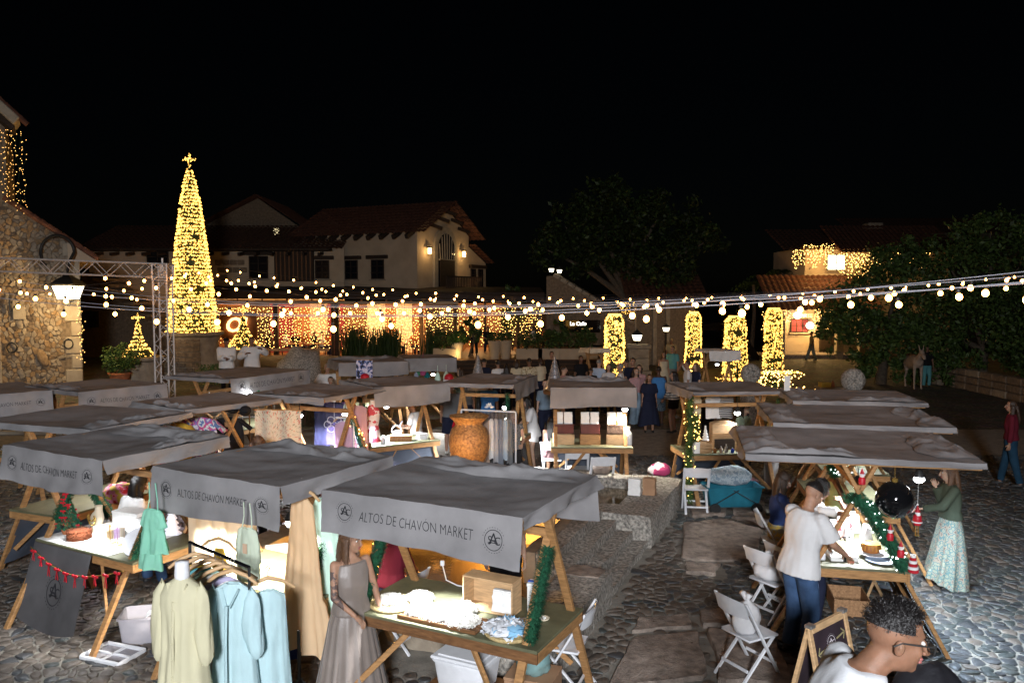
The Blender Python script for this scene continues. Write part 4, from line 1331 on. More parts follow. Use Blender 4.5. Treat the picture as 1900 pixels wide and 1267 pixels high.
def light_column(label,loc,w,H,n,splay=False):
 t=thing('light_column',label,'light column',loc,R(rnd.uniform(-8,8)),'columns wrapped in gold fairy lights')
 m=MB();m.box((0,0,.09),(w*1.25,w*1.25,.18),bev=.03);m.build('plinth',M_stone,t)
 m=MB();m.lathe([(w*.62,.18),(w*.64,.9),(w*.56,H*.6),(w*.52,H-.35),(w*.46,H-.12),(w*.3,H),(0,H+.02)],4,rot=Matrix.Rotation(R(45),3,'Z'));m.build('wire_core',M_wire,t)
 k=4*n
 a=nrg.uniform(0,2*math.pi,n);z=.2+(H-.2)*nrg.random(n)**.95
 ww=w*(.52-.07*z/H)*np.where(z>H-.3,np.sqrt(np.clip(1-((z-H+.3)/.36)**2,.05,1)),1)*np.where(z<.95,1.07,1)
 c_,s_=np.cos(a),np.sin(a);q=np.maximum(np.abs(c_),np.abs(s_))**.75
 P=np.stack([c_/q*ww,s_/q*ww,z],1)+nrg.normal(scale=.018,size=(n,3))
 ntop=n//12
 P=np.concatenate([P,np.stack([nrg.uniform(-.3,.3,ntop)*w,nrg.uniform(-.3,.3,ntop)*w,np.full(ntop,H+.02)],1)])
 P=P[np.array([mnoise.noise(Vector((x*3.4+w*40,y*3.4,z*4)))>-.38 for x,y,z in P])];V,F=octa(P,.027*nrg.uniform(.45,1.45,len(P)));q=link('bulbs',np_mesh('bulbs',V,F,M_fairy),t);q['kind']='stuff'
 m=MB()
 for j in range(9):
  z0=.3+j*(H-.5)/9;rr=w*.55
  m.tube([(rr*c,rr*s,z0+.12*i)for i,(c,s)in enumerate(((1,1),(-1,1),(-1,-1),(1,-1)))],.012,4)
 m.build('light_wire',M_wire,t)
 if splay:
  P=np.stack([nrg.normal(0,.5,200),-.5-np.abs(nrg.normal(0,.45,200)),np.full(200,.06)+nrg.random(200)*.1],1)
  V,F=octa(P,.024);q=link('trailing_bulbs',np_mesh('bulbs',V,F,M_fairy),t);q['kind']='stuff'
 return t
for px,d,w,H,n,lab,sp in((1140,30,.70,3.0,2000,'thickest gold light column left of the street lantern',False),(1287,39.5,.74,2.9,1700,'gold light column behind the couple in white and teal',False),(1365,35.3,.86,2.8,2000,'gold light column with lights spilling round its foot behind the millstone',True),(1435,38.5,.74,3.1,1800,'rightmost gold light column beside the lit house porch',True)):
 c=atd(px,600,d);light_column(lab,(c.x,d,0),w,H,n,sp)
P=np.stack([nrg.normal(0,.45,260),nrg.normal(0,.8,260),nrg.random(260)*.75],1)
c=at(1432,722);V,F=octa(P,.026)
dl=thing('light_pile','heap of gold fairy lights spread in front of the rightmost light column','fairy lights',c);q=link('bulbs',np_mesh('bulbs',V,F,M_fairy2),dl);q['kind']='stuff'
m=MB();m.lathe([(.5,0),(.42,.3),(.2,.62),(0,.7)],12,sy=1.6);m.build('wire_heap',M_wire,dl)
c=atd(1278,694,34)
L_=[strand_pts(atd(1279,688,34),atd(1276,706,34),26,.09)]
light_curtain('light_cluster','small cluster of gold lights on the ground right of the woman in the white dress',L_,.026,M_fairy2)
L_=[strand_pts(atd(1150+k*6,562,42),atd(1152+k*5,586,42),12,.1)for k in range(5)]
light_curtain('trunk_lights','gold lights wrapped round the trunk of the large centre tree',L_,.026,M_fairy)
# ================================================================== STRING LIGHTS ACROSS THE SQUARE
bm_=MB();bm_.ell((0,0,-.09),(.037,.037,.041),seg=12,rings=8)
BULB_ME=bm_.mesh('bulb',M_bulb,smooth='all')
bm_=MB();bm_.lathe([(.012,0),(.022,-.004),(.024,-.04),(.018,-.048)],8);SOCK_ME=bm_.mesh('socket',M_black)
def string_light(label,A,B,sag,step,phase=.5,cable=True,big=1.0):
 A,B=Vector(A),Vector(B)
 t=thing('string_light',label,'string light',A)
 f=lambda s:(B-A)*s+Vector((0,0,-sag*4*s*(1-s)))
 m=MB();m.tube([f(i/40)+Vector((0,0,.01))for i in range(41)],.006 if cable else .004,4)
 if cable:m.tube([f(i/40)+Vector((0,0,.03+.1*(1-4*(i/40)*(1-i/40))))for i in range(41)],.004,4)
 m.build('cable',M_cable if cable else M_cable_d,t)
 n=int((B-A).length/step);ss=0
 for k in range(n):
  s=(k+phase)/n
  s=min(.999,max(0,s+rnd.uniform(-.16,.16)/n));b=link('bulb',BULB_ME,t,f(s)+Vector((0,0,-rnd.uniform(0,.07))));b.scale=(big*rnd.uniform(.82,1.08),)*3;b.rotation_euler=(rnd.uniform(-.2,.2),rnd.uniform(-.2,.2),0)
  q=link('socket',SOCK_ME,b)
 return t
SL=[('nearest bulb string, crossing in front of everything from the right edge',(5.75,7.1,3.93),(-9.8,14.2,3.75),.42,1.03,.42),('second nearest bulb string, just above the nearest',(7.2,6.85,4.02),(-9.2,14.9,3.85),.40,.92,.5),('third bulb string from the front',(7.6,8.6,4.1),(-10.0,17.3,4.0),.50,.95,.3),('fourth bulb string from the front',(8.6,10.2,4.15),(-10.2,19.4,4.3),.62,.95,.6),('fifth bulb string from the front',(9.8,12.0,4.2),(-9.0,20.0,4.35),.70,.95,.2),('sixth bulb string from the front',(11.0,14.4,4.25),(-11.0,24.5,4.6),.80,.95,.7),('third bulb string from the back',(12.2,17.0,4.3),(-11.8,27.8,4.7),.85,.95,.4),('second bulb string from the back',(13.3,19.6,4.35),(-12.6,30.8,4.8),.90,.9,.1),('rearmost bulb string, rising towards the tall light tree',(14.5,21.8,4.4),(-12.5,34.0,5.0),.95,.9,.6)]
for i,(l,A,B,sg_,stp,ph)in enumerate(SL):string_light(l,A,B,sg_,stp,ph,i<2,1.0)
for i,(a,b,s,lab)in enumerate((((-14.4,20.4,4.6),(-8.8,19.9,3.7),.1,'short bulb string slanting under the truss beam, upper one'),((-15.5,22.0,4.3),(-8.8,20.0,4.1),.35,'short bulb string slanting under the truss beam, lower one'),((-14.0,17.5,4.4),(-8.6,19.8,4.3),.45,'short bulb string in front of the wall lantern'))):
 string_light(lab,a,b,s,.75,.4,False)
# ================================================================== MARKET STALLS
ZC=2.02
TT=0.90
STALLS={}
def stall(key,c,yaw,L,B,label,hang=None,sign=(),flaps=(),rails='lrfb',lit=None,skirt=None,zc=ZC,table=True,seed=0,bd=None,cloth=None,full=True):
 """market stall: two crossed-leg frames, table board, four top rails, canvas with hanging valances"""
 r=random.Random(seed+100)
 yw=R(yaw)
 t=thing('market_stall',label,'market stall',(c[0],c[1],0),yw,'market stalls with grey canvas canopies')
 STALLS[key]=(t,Vector((c[0],c[1],0)),yw,L,B)
 hx,hy=L/2,B/2
 xs=hx-.10
 zx=1.66
 s_=.42/(zx-TT+.02)*1.0
 cl=cloth or M_canvas
 for sx in(-1,1):
  for k,sy in enumerate((-1,1)):
   y0=sy*s_*zx;y1=-sy*s_*(zc-.05-zx)
   xo=sx*xs+(.024 if k else-.024)
   m=MB();m.beam((xo,y0,0.0),(xo,y1,zc-.045),.042,.072,(1,0,0),bev=.005)
   m.build('leg',M_wood,t)
  m=MB();m.tube([(sx*xs-.06,0,zx),(sx*xs+.06,0,zx)],.013,8);m.build('bolt',M_metal,t)
 for e in rails:
  m=MB()
  if e in 'lr':
   x=hx-.03 if e=='r' else-hx+.03
   m.beam((x,-hy,zc-.012),(x,hy,zc-.012),.034,.075,bev=.004)
  else:
   y=-hy+.02 if e=='f' else hy-.02
   m.beam((-hx+.05,y,zc-.014),(hx-.05,y,zc-.014),.034,.06,bev=.004)
  m.build('rail',M_wood,t)
 m=MB();m.beam((-xs,0,zx+.06),(xs,0,zx+.06),.05,.07);m.build('ridge_bar',M_wood,t)
 if table:
  m=MB();m.box((0,0,TT),(L+.02,.98,.028),bev=.004);m.build('table_top',M_tabletop,t)
  for sy in(-1,1):
   m=MB();m.box((0,sy*.47,TT-.058),(L+.02,.03,.088),bev=.004);m.build('table_apron',M_wood_d if full==2 else M_wood,t)
  for sx in(-1,1):
   m=MB();m.box((sx*(hx-.005),0,TT-.058),(.03,.91,.088),bev=.004);m.build('table_apron',M_wood,t)
  for sx in(-1,1):
   m=MB();m.beam((sx*(xs-.07),.66,.30),(sx*(xs-.6),.40,TT-.06),.03,.05);m.build('brace',M_wood,t)
   m=MB();m.beam((sx*xs,-.72,.22),(sx*xs,.72,.22),.03,.05)if full==3 else m.beam((sx*(xs-.07),-.66,.30),(sx*(xs-.55),-.40,TT-.06),.03,.05);m.build('brace',M_wood,t)
 if skirt:
  for side,mm,lo in skirt:
   m=MB()
   def fk(u,v,side=side,lo=lo):
    x,z=(u-.5)*(L-.25),TT-.1-(TT-.1-lo)*v
    yy=(-1 if side=='f' else 1)*(s_*(zx-z)-.03)
    return Vector((x,yy+.018*math.sin(u*17+v*3)*v,z+.03*math.sin(u*math.pi)*v))
   m.grid(fk,22,8)
   m.build('table_skirt',mm,t,smooth=True)
 hang=hang or{}
 ph=r.uniform(0,6)
 def top(u,v):
  x,y=(u-.5)*(L+.05),(v-.5)*(B+.05)
  e=math.sin(math.pi*u)*math.sin(math.pi*v)
  d=fb(x+seed*3.1,y,0,.8)*.018+.010*math.sin(3.1*x+2.2*y+ph)
  ridge=.02*math.exp(-((v-.5+.08*math.sin(5*u+ph))/.16)**2)
  return Vector((x,y,zc+.036+d*(.25+e)+ridge*e-.06*e+.01*mnoise.noise(Vector((x*5,y*5,seed)))))
 m=MB();m.grid(top,34,30)
 m.build('canopy',cl,t,smooth='all')
 def vfun(side,drop):
  def f(u,v):
   z=zc+.036-drop*v
   wv=(.020*math.sin(u*9+ph+2*v)+.016*fb(u*3,v*1.5,seed,1.2)+.012*math.sin(u*23+ph*2+3*v))*(v**.8)
   out=.028+.035*v+wv
   if side=='f':p=top(u,0);return Vector((p.x*(1+.01*v),-hy-out+.003,p.z-drop*v*(1+.06*math.sin(u*5+ph))))
   if side=='b':p=top(u,1);return Vector((p.x,hy+out-.003,p.z-drop*v*(1+.08*math.sin(u*5+ph))))
   if side=='l':p=top(0,u);return Vector((-hx-out+.003,p.y,p.z-drop*v*(1+.08*math.sin(u*5+ph))))
   p=top(1,u);return Vector((hx+out-.003,p.y,p.z-drop*v*(1+.08*math.sin(u*5+ph))))
  return f
 vals={}
 for side in 'fblr':
  drop=hang.get(side,.07)
  if drop<=0:continue
  f=vfun(side,drop)
  m=MB();m.grid(f,40,3 if drop<.1 else 10)
  vo=m.build('valance' if drop>.1 else 'canopy_hem',cl,t,smooth='all')
  vals[side]=(f,drop,vo)
 for side in sign:
  f,drop,vo=vals[side]
  W_=L if side in 'fb' else B
  def put(T,cu,cv,k,name):
   V=[]
   sg_=1 if side in 'fr' else-1
   for x,y,z in T[0]:
    u=cu+sg_*(x*k)/W_;v=cv-y*k/drop
    p=f(min(1,max(0,u)),min(1,max(0,v)))
    n={'f':Vector((0,-.006,0)),'b':Vector((0,.006,0)),'l':Vector((-.006,0,0)),'r':Vector((.006,0,0))}[side]
    V.append(p+n)
   mm=MB();mm.add(V,T[1]);mm.build(name,M_print,vo)
  w=W_/1.75
  put(TXT,.5,.5,w,'lettering')
  put(EMB,.13,.46,w*.95,'emblem');put(EMB,.875,.50,w*.95,'emblem')
 for k,(side,w,u0,u1)in enumerate(flaps):
  def ff(u,v,side=side,w=w,u0=u0,u1=u1,k=k):
   a=u0+(u1-u0)*u
   edge=w*(1+.28*mnoise.noise(Vector((a*4,k,seed*1.7)))+.12*math.sin(9*a+ph))
   dd=v*edge
   if side=='b':p=top(a,1-dd/B)
   elif side=='f':p=top(a,dd/B)
   elif side=='l':p=top(dd/L,a)
   else:p=top(1-dd/L,a)
   n1=abs(mnoise.noise(Vector((a*3.2+dd*2,dd*3-a*1.5,seed+k*5))))
   n2=abs(mnoise.noise(Vector((a*6-dd*5,dd*4+a*3,seed+3+k))))
   n1=max(0,1-2.6*n1)**2;n2=max(0,1-3*n2)**2;lump=(.014+.055*n1+.016*n2)*min(1,4*v+.25)*min(1,(1-v)*5+.08)*min(1,6*u+.1,6*(1-u)+.1)
   return p+Vector((0,0,.006+lump))
  m=MB();m.grid(ff,44,18);m.build('folded_flap',cl,t,smooth='all')
 return t
def SP(key,x,y,z=TT+.0145):
 t,c,yw,L,B=STALLS[key]
 return c+Vector((x*math.cos(yw)-y*math.sin(yw),x*math.sin(yw)+y*math.cos(yw),z))
def SY(key,a=0.0):return STALLS[key][2]+R(a)
def INV(key,p):
 t,c,yw,L,B=STALLS[key];d=Vector(p)-c
 return(d.x*math.cos(yw)+d.y*math.sin(yw),-d.x*math.sin(yw)+d.y*math.cos(yw))
stall('S1',(-.42,6.98),-27,1.86,1.5,'nearest stall in the middle, sewing crate and white crochet pieces on its table',{'f':.37,'r':.10,'b':.42},'f',[('b',.34,.02,.98)],full=2,seed=1)
stall('S2',(-2.36,7.9),-30,1.66,1.5,'stall hung all round with pastel dresses',{'f':.40,'r':.15},'f',[('b',.38,.05,.98)],seed=2)
stall('S3',(-4.5,9.05),-29,1.72,1.55,'stall with jewellery bust, bow garland and an emblem cloth hanging from its table',{'f':.38,'r':.14},'f',[('b',.42,.1,1.0),('r',.2,.4,1)],seed=3)
stall('S4',(-5.85,10.9),68,1.62,2.05,'canopy without sign behind the jewellery stall at the left edge',{'f':.08},'',[('f',.35,.02,.95)],seed=4,skirt=[('b',M_blue_cloth,.1)])
stall('S5',(-4.85,12.6),-38,1.52,1.6,'stall selling tie-dye shirts, yellow shirt hanging under its edge',{'l':.36,'f':.10},'',[('f',.22,.3,1)],seed=5)
stall('S6',(-7.75,14.8),57,1.62,1.75,'far left stall with a sign facing right and a dark helmet on its table',{'f':.40},'f',[('l',.4,.1,.95)],seed=6)
stall('S7',(-9.35,14.1),45,1.5,2.0,'leftmost stall, only the end of its sign in view',{'f':.40},'f',[],seed=7)
stall('S8',(-5.9,17.2),65,2.35,1.75,'long canopy before the terrace with its sign facing right',{'f':.34},'f',[('l',.4,.1,.9)],seed=8)
stall('S9',(-3.4,13.95),-25,1.56,1.7,'stall lit violet inside with a beam along its front right edge',{'f':.12},'',[('f',.4,.1,.95)],seed=9)
stall('S10',(-2.3,15.4),33,1.5,1.65,'stall with woven baskets in front of the phone-reading woman',{'f':.36,'l':.12},'',[('l',.25,.1,.9)],seed=10,skirt=[('f',M_blue_cloth,.12),('b',M_canvas_dark,.1)])
stall('S11',(-3.75,20.6),22,1.7,1.5,'back stall with a blue and white speckled textile hanging at its front',{'f':.34,'l':.2},'',[('b',.3,0,1)],seed=11)
stall('S12',(-2.35,21.9),14,1.35,1.4,'back stall hung with pendants and plant holders',{'f':.36},'',[],seed=12)
stall('S13',(-.42,15.9),-15,1.4,1.9,'stall with a clothes rail and hanging necklaces behind the urn',{'r':.30,'f':.07},'',[('r',.28,.05,.95)],seed=13,skirt=[('r' if 0 else 'b',M_canvas_dark,.1)])
stall('S14',(1.5,15.1),-2,1.5,1.5,'stall with white bags on brown boxes, three white chairs before it',{'f':.36,'r':.22},'',[('b',.3,.1,1)],seed=14,skirt=[('b',M_blue_cloth,.1)])
stall('S15',(3.86,14.5),6,1.62,1.55,'stall framed with a leafy garland, crates and small bottles on its table',{'f':.05,'l':.14},'',[('l',.3,.1,.9)],seed=15,skirt=[('b',M_blue_cloth,.08)])
stall('S16',(5.58,13.2),80,1.6,1.95,'rearmost of the three right-hand canopies in a row',{'l':.06},'',[('b',.45,0,1),('l',.3,0,.6)],seed=16)
stall('S17',(4.67,11.06),79,1.9,2.15,'middle of the three right-hand canopies in a row',{'l':.06,'f':.1},'',[('b',.45,.02,.98),('f',.35,0,.9)],seed=17)
stall('S18',(3.76,8.93),78,1.8,2.25,'front right stall with bright white goods and a red ornament garland',{'l':.055,'f':.1},'',[('b',.5,.05,.95),('l',.22,.5,1),('f',.4,.1,.9)],seed=18,skirt=[('f',M_canvas_dark,.05)])
c=atd(1325,655,25)
stall('S19',(c.x,24.6),8,.95,1.1,'distant stall with a white canopy between the light columns',{'f':.3},'',[],seed=19,cloth=M_whitepaper)
c=atd(1098,657,27)
stall('S20',(c.x+.1,27),20,.7,.72,'small cream-roofed stall left of the thickest light column',{'f':.15,'l':.15},'',[],seed=20,cloth=M_cream,zc=1.92)
def led(key,x,y,e,c=(.92,.96,1.0),label=None,z=1.62,spot=None,aim=(0,0,-1)):
 p=SP(key,x,y,z)
 t=thing('led_lamp',label or 'led lamp','lamp',p)
 m=MB();m.lathe([(.01,.09),(.03,.08),(.055,.03),(.06,0),(.055,0)],14);m.tube([(0,0,.08),(0,0,ZC-z-.04)],.006,5);m.build('shade',M_black,t)
 m=MB();m.lathe([(.05,-.004),(.056,-.03),(.036,-.058),(0,-.068)],14);m.build('bulb_face',M_led,t)
 lamp('led_light','SPOT',e,c,p+Vector((0,0,-.085)),None,.05,Vector(aim).to_track_quat('-Z','Y').to_euler(),spot or 150)
 return t
led('S1',-.2,-.26,330,label='led lamp over the white crochet pieces of the nearest stall',spot=88)
led('S2',-.30,-.15,420,(1,.93,.82),label='led lamp inside the stall of pastel dresses')
led('S2',.55,-.35,160,(1,.93,.82),label='added led lamp brightening the peach dress of the pastel dress stall')  # extra lamp put in to brighten the peach dress from behind
led('S3',.0,-.36,120,label='led lamp over the jewellery table',spot=105)
led('S3',-.6,.5,5,label='second led lamp at the back of the jewellery stall')
led('S4',.1,-.3,60,(.95,.9,1),label='led lamp under the unsigned canopy at the left edge')
led('S5',.2,-.5,330,label='led lamp among the tie-dye shirts')
led('S8',.5,-.7,240,label='led lamp under the long canopy before the terrace')
led('S9',-.35,-.1,600,(.86,.80,1),label='led lamp over the crochet table of the violet stall')
led('S9',.3,.35,500,(.72,.55,1),label='violet led lamp at the back of the violet stall')
led('S10',-.2,-.1,420,label='led lamp over the woven baskets')
led('S11',.2,-.5,300,label='led lamp in the stall with the speckled textile')
led('S12',.1,-.5,400,label='led lamp among the hanging pendants')
led('S13',.5,-.75,800,label='led lamp above the clothes rail')
led('S14',.62,-.3,140,(1,.9,.75),label='led lamp at the right corner of the white bag stall')
led('S15',.2,-.2,60,label='led lamp over the small bottles')
led('S16',0,-.2,80,label='led lamp under the rearmost right-hand canopy')
led('S17',0,-.45,110,label='led lamp under the middle right-hand canopy')
led('S18',-.15,-.12,230,label='led lamp over the white goods of the front right stall')
led('S18',-.25,-.72,400,(.62,.80,1),label='led lamp on the outer edge of the front right stall',spot=125,aim=(.8,-.1,-1.0),z=1.75)
led('S19',0,0,20,label='led lamp in the distant white stall')
def garland(label,pts,r,n,mats_=M_green,bulbs=None,group=None,baubles=None,size=.055,name='garland'):
 pts=[Vector(p)for p in pts]
 c=pts[0]
 t=thing(name,label,'garland',c,0,group)
 A=np.array([tuple(p-c)for p in pts])
 seg=np.linalg.norm(np.diff(A,axis=0),axis=1);cum=np.concatenate([[0],np.cumsum(seg)]);Lt=cum[-1]
 s=nrg.uniform(0,Lt,n)
 P=np.stack([np.interp(s,cum,A[:,k])for k in range(3)],1)
 T=np.gradient(A,axis=0);T/=np.linalg.norm(T,axis=1)[:,None]
 Tn=np.stack([np.interp(s,cum,T[:,k])for k in range(3)],1)
 d=nrg.normal(size=(n,3));d-=Tn*(d*Tn).sum(1)[:,None];d/=np.linalg.norm(d,axis=1)[:,None]
 rr=r*nrg.uniform(.75,1.15,n)[:,None]
 tip=P+d*rr+Tn*nrg.uniform(-.5,.9,n)[:,None]*size
 base=P+d*rr*.25
 w=np.cross(d,Tn)*(size*.13)
 V=np.stack([base-w,base+w,tip+w*.5,tip-w*.5],1).reshape(-1,3)
 q=link('needles',np_mesh('needles',V,np.arange(n*4).reshape(n,4),mats_),t);q['kind']='stuff'
 m=MB();m.tube([p-c for p in pts],r*.35,6);m.build('core_wire',M_wire,t)
 if bulbs:
  k,bm,br=bulbs
  ii=nrg.integers(0,n,k);V,F=octa(tip[ii],br);q=link('tiny_bulbs',np_mesh('tiny_bulbs',V,F,bm),t);q['kind']='stuff'
 for i in range(baubles or 0):
  k=int(nrg.integers(0,n));m=MB();m.ell((0,0,0),.035,seg=10,rings=8);m.build('bauble',M_red,t,smooth='all',loc=tuple(tip[k]))
 return t
def leg_pt(key,sx,sy,z):
 t,c,yw,L,B=STALLS[key]
 zx=1.66;s_=.42/(zx-TT+.02)
 return SP(key,sx*(L/2-.10),sy*s_*(zx-z),z)
garland('thick green tinsel garland on the left front leg of the nearest stall',[leg_pt('S1',-1,-1,z)for z in(1.55,1.4,1.2,1.0)],.072,3200)
garland('thick green tinsel garland on the right front leg of the nearest stall',[leg_pt('S1',1,-1,z)for z in(1.60,1.4,1.15,.93)],.075,3400)
garland('green tinsel garland behind the cream sheets of the pastel dress stall',[leg_pt('S2',1,-1,z)for z in(1.6,1.4,1.15,.95)],.09,2600)
garland('dark tinsel garland on the left leg of the jewellery stall',[leg_pt('S3',-1,-1,z)for z in(1.6,1.35,1.1)],.075,1800)
garland('dark tinsel garland on the far left leg of the jewellery stall',[leg_pt('S3',-1,1,z)for z in(1.62,1.35,1.0)],.075,1500)
garland('tinsel garland on the right leg of the jewellery stall',[leg_pt('S3',1,-1,z)for z in(1.35,1.15,.93)],.06,1500)
garland('tinsel garland with pink lights on the left leg of the violet stall',[leg_pt('S9',-1,-1,z)for z in(1.6,1.3,1.0)],.07,1100,bulbs=(14,M_bulb,.012))
garland('tinsel garland with pink lights on the right leg of the violet stall',[leg_pt('S9',1,1,z)for z in(1.6,1.3,1.0)],.07,1100,bulbs=(14,M_bulb,.012))
garland('tinsel garland on the left leg of the basket stall',[leg_pt('S10',-1,-1,z)for z in(1.75,1.4,1.0)],.075,1100)
garland('tinsel garland on the right leg of the clothes rail stall',[SP('S13',.6,-.95,z)for z in(1.9,1.5,1.1,.9)],.06,1100)
garland('dark tinsel garland on the right leg of the white bag stall',[leg_pt('S14',1,1,z)for z in(1.9,1.5,1.1,.7)],.05,900)
garland('leafy garland with tiny lights climbing the left front of the bottle stall',[SP('S15',-.86,-.72,z)for z in(1.95,1.5,1.0,.5,.15)],.10,1500,M_leaf2,(60,M_fairy2,.009),size=.10)
garland('leafy garland with tiny lights on the right leg of the bottle stall',[SP('S15',.78,-.60,z)for z in(1.9,1.5,1.1)],.06,600,M_leaf2,(20,M_fairy2,.009),size=.08)
garland('leafy garland with tiny lights hanging inside the bottle stall',[SP('S15',-.62,-.30,z)for z in(1.6,1.3,1.0)],.10,700,M_leaf2,(60,M_fairy2,.01),size=.09)
t18=garland('green garland with red figures and white lights on the front right stall leg',[SP('S18',-.83,.05,1.66),SP('S18',-.83,-.10,1.5),SP('S18',-.85,-.22,1.3),SP('S18',-.86,-.36,1.08),SP('S18',-.88,-.43,.93)],.085,3600,bulbs=(40,M_fairyw,.008))
garland('short green garland across the back of the front right stall',[SP('S18',-.80,.12,1.62),SP('S18',-.55,-.25,1.45),SP('S18',-.3,-.5,1.35)],.06,1600)
garland('green garland on the inner cross frame of the front right stall',[SP('S18',.75,.15,1.95),SP('S18',.77,.05,1.75),SP('S18',.76,-.05,1.5)],.07,1500,bulbs=(20,M_fairyw,.007))
garland('thin green garland by the lamp of the distant white stall',[SP('S19',.35,-.7,z)for z in(1.7,1.2,.5)],.07,500)
# ================================================================== PEOPLE
SKIN={'light':(.52,.33,.235),'tan':(.36,.20,.13),'brown':(.20,.10,.06),'dark':(.085,.04,.025)}
def skin_m(k):
 m=mat('skin_'+k,SKIN[k],.55,.16,22,.12,240,spec=.35)
 next(n for n in m.node_tree.nodes if n.type=='BSDF_PRINCIPLED').inputs['Subsurface Weight'].default_value=.12
 return m
HAIR={'black':(.010,.008,.008),'brown':(.035,.018,.010),'light_brown':(.11,.055,.028),'grey':(.22,.21,.20)}
def hair_m(k):return mat('hair_'+k,HAIR[k],.42,.3,30,.5,90,kind='noise',spec=.5)
def tattoo_skin(base):
 m=skin_m(base).copy();m.name='skin_tattooed';nt=m.node_tree
 b=next(n for n in nt.nodes if n.type=='BSDF_PRINCIPLED');old=b.inputs['Base Color'].links[0].from_socket
 tc=nt.nodes.new('ShaderNodeTexCoord');sx=nt.nodes.new('ShaderNodeSeparateXYZ');nt.links.new(tc.outputs['Object'],sx.inputs[0])
 g1=nt.nodes.new('ShaderNodeMath');g1.operation='GREATER_THAN';g1.inputs[1].default_value=.165;nt.links.new(sx.outputs['X'],g1.inputs[0])
 g3=nt.nodes.new('ShaderNodeMath');g3.operation='LESS_THAN';g3.inputs[1].default_value=1.31;nt.links.new(sx.outputs['Z'],g3.inputs[0])
 nz=nt.nodes.new('ShaderNodeTexNoise');nz.inputs['Scale'].default_value=20;nz.inputs['Detail'].default_value=3;nz.inputs['Distortion'].default_value=1.5;nt.links.new(tc.outputs['Object'],nz.inputs['Vector'])
 g2=nt.nodes.new('ShaderNodeMapRange');g2.inputs[1].default_value=.40;g2.inputs[2].default_value=.50;nt.links.new(nz.outputs['Fac'],g2.inputs[0])
 m1=nt.nodes.new('ShaderNodeMath');m1.operation='MULTIPLY';nt.links.new(g1.outputs[0],m1.inputs[0]);nt.links.new(g3.outputs[0],m1.inputs[1])
 m2=nt.nodes.new('ShaderNodeMath');m2.operation='MULTIPLY';nt.links.new(m1.outputs[0],m2.inputs[0]);nt.links.new(g2.outputs[0],m2.inputs[1])
 m3=nt.nodes.new('ShaderNodeMath');m3.operation='MULTIPLY';m3.inputs[1].default_value=.8;nt.links.new(m2.outputs[0],m3.inputs[0])
 mx=nt.nodes.new('ShaderNodeMixRGB');nt.links.new(m3.outputs[0],mx.inputs[0]);nt.links.new(old,mx.inputs[1]);mx.inputs[2].default_value=(.035,.035,.045,1);nt.links.new(mx.outputs[0],b.inputs['Base Color'])
 return m
def cm(name,c,var=.08,**k):return mat('cloth_'+name,c,.9,var,6,.08,160,spec=.12,**k)
JOBS=[]
M_eye=mat('eye_white',(.7,.68,.65),.25,0)
M_iris=mat('eye_iris',(.02,.012,.008),.15,0)
M_lip=mat('lips',(.30,.10,.09),.4,0)
def ik(a,c,l1,l2,hint):
 a,c,hint=Vector(a),Vector(c),Vector(hint)
 d=c-a;L=min(d.length,(l1+l2)*.999);d=d.normalized()
 x=(l1*l1-l2*l2+L*L)/(2*L)if L>1e-5 else 0
 h=math.sqrt(max(0,l1*l1-x*x))
 n=hint-d*hint.dot(d)
 n=n.normalized()if n.length>1e-5 else Vector((0,0,1))
 return a+d*x+n*h,a+d*L
def ring_loft(mb,rings,n=18,mi=None,p=2.3,caps=True):
 """rings: (centre, axis x vec, axis y vec, half width, half depth)"""
 V,F=[],[]
 for c,ax,ay,w,dp in rings:
  for k in range(n):
   a=2*math.pi*k/n
   ca,sa=math.cos(a),math.sin(a)
   q=(abs(ca)**p+abs(sa)**p)**(-1/p)
   V.append(Vector(c)+Vector(ax)*(w*ca*q)+Vector(ay)*(dp*sa*q))
 for i in range(len(rings)-1):
  for k in range(n):
   k2=(k+1)%n
   F.append((i*n+k,i*n+k2,(i+1)*n+k2,(i+1)*n+k))
 if caps:
  F.append(tuple(range(n-1,-1,-1)));F.append(tuple((len(rings)-1)*n+k for k in range(n)))
 return mb.add(V,F,mi)
def remesh_job(name,mb,mats_,parent,voxel,smooth=3,wrinkle=0.0,extras=None,ws=9.0,taper=None):
 me=bpy.data.meshes.new(name)
 me.from_pydata(mb.v,[],mb.f)
 o=link(name,me,parent)
 for m_ in mats_:me.materials.append(m_)
 md=o.modifiers.new('r','REMESH');md.mode='VOXEL';md.voxel_size=voxel;md.adaptivity=0
 if smooth:
  ms=o.modifiers.new('s','SMOOTH');ms.factor=.5;ms.iterations=smooth
 JOBS.append((o,mats_,wrinkle,extras,ws))
 return o
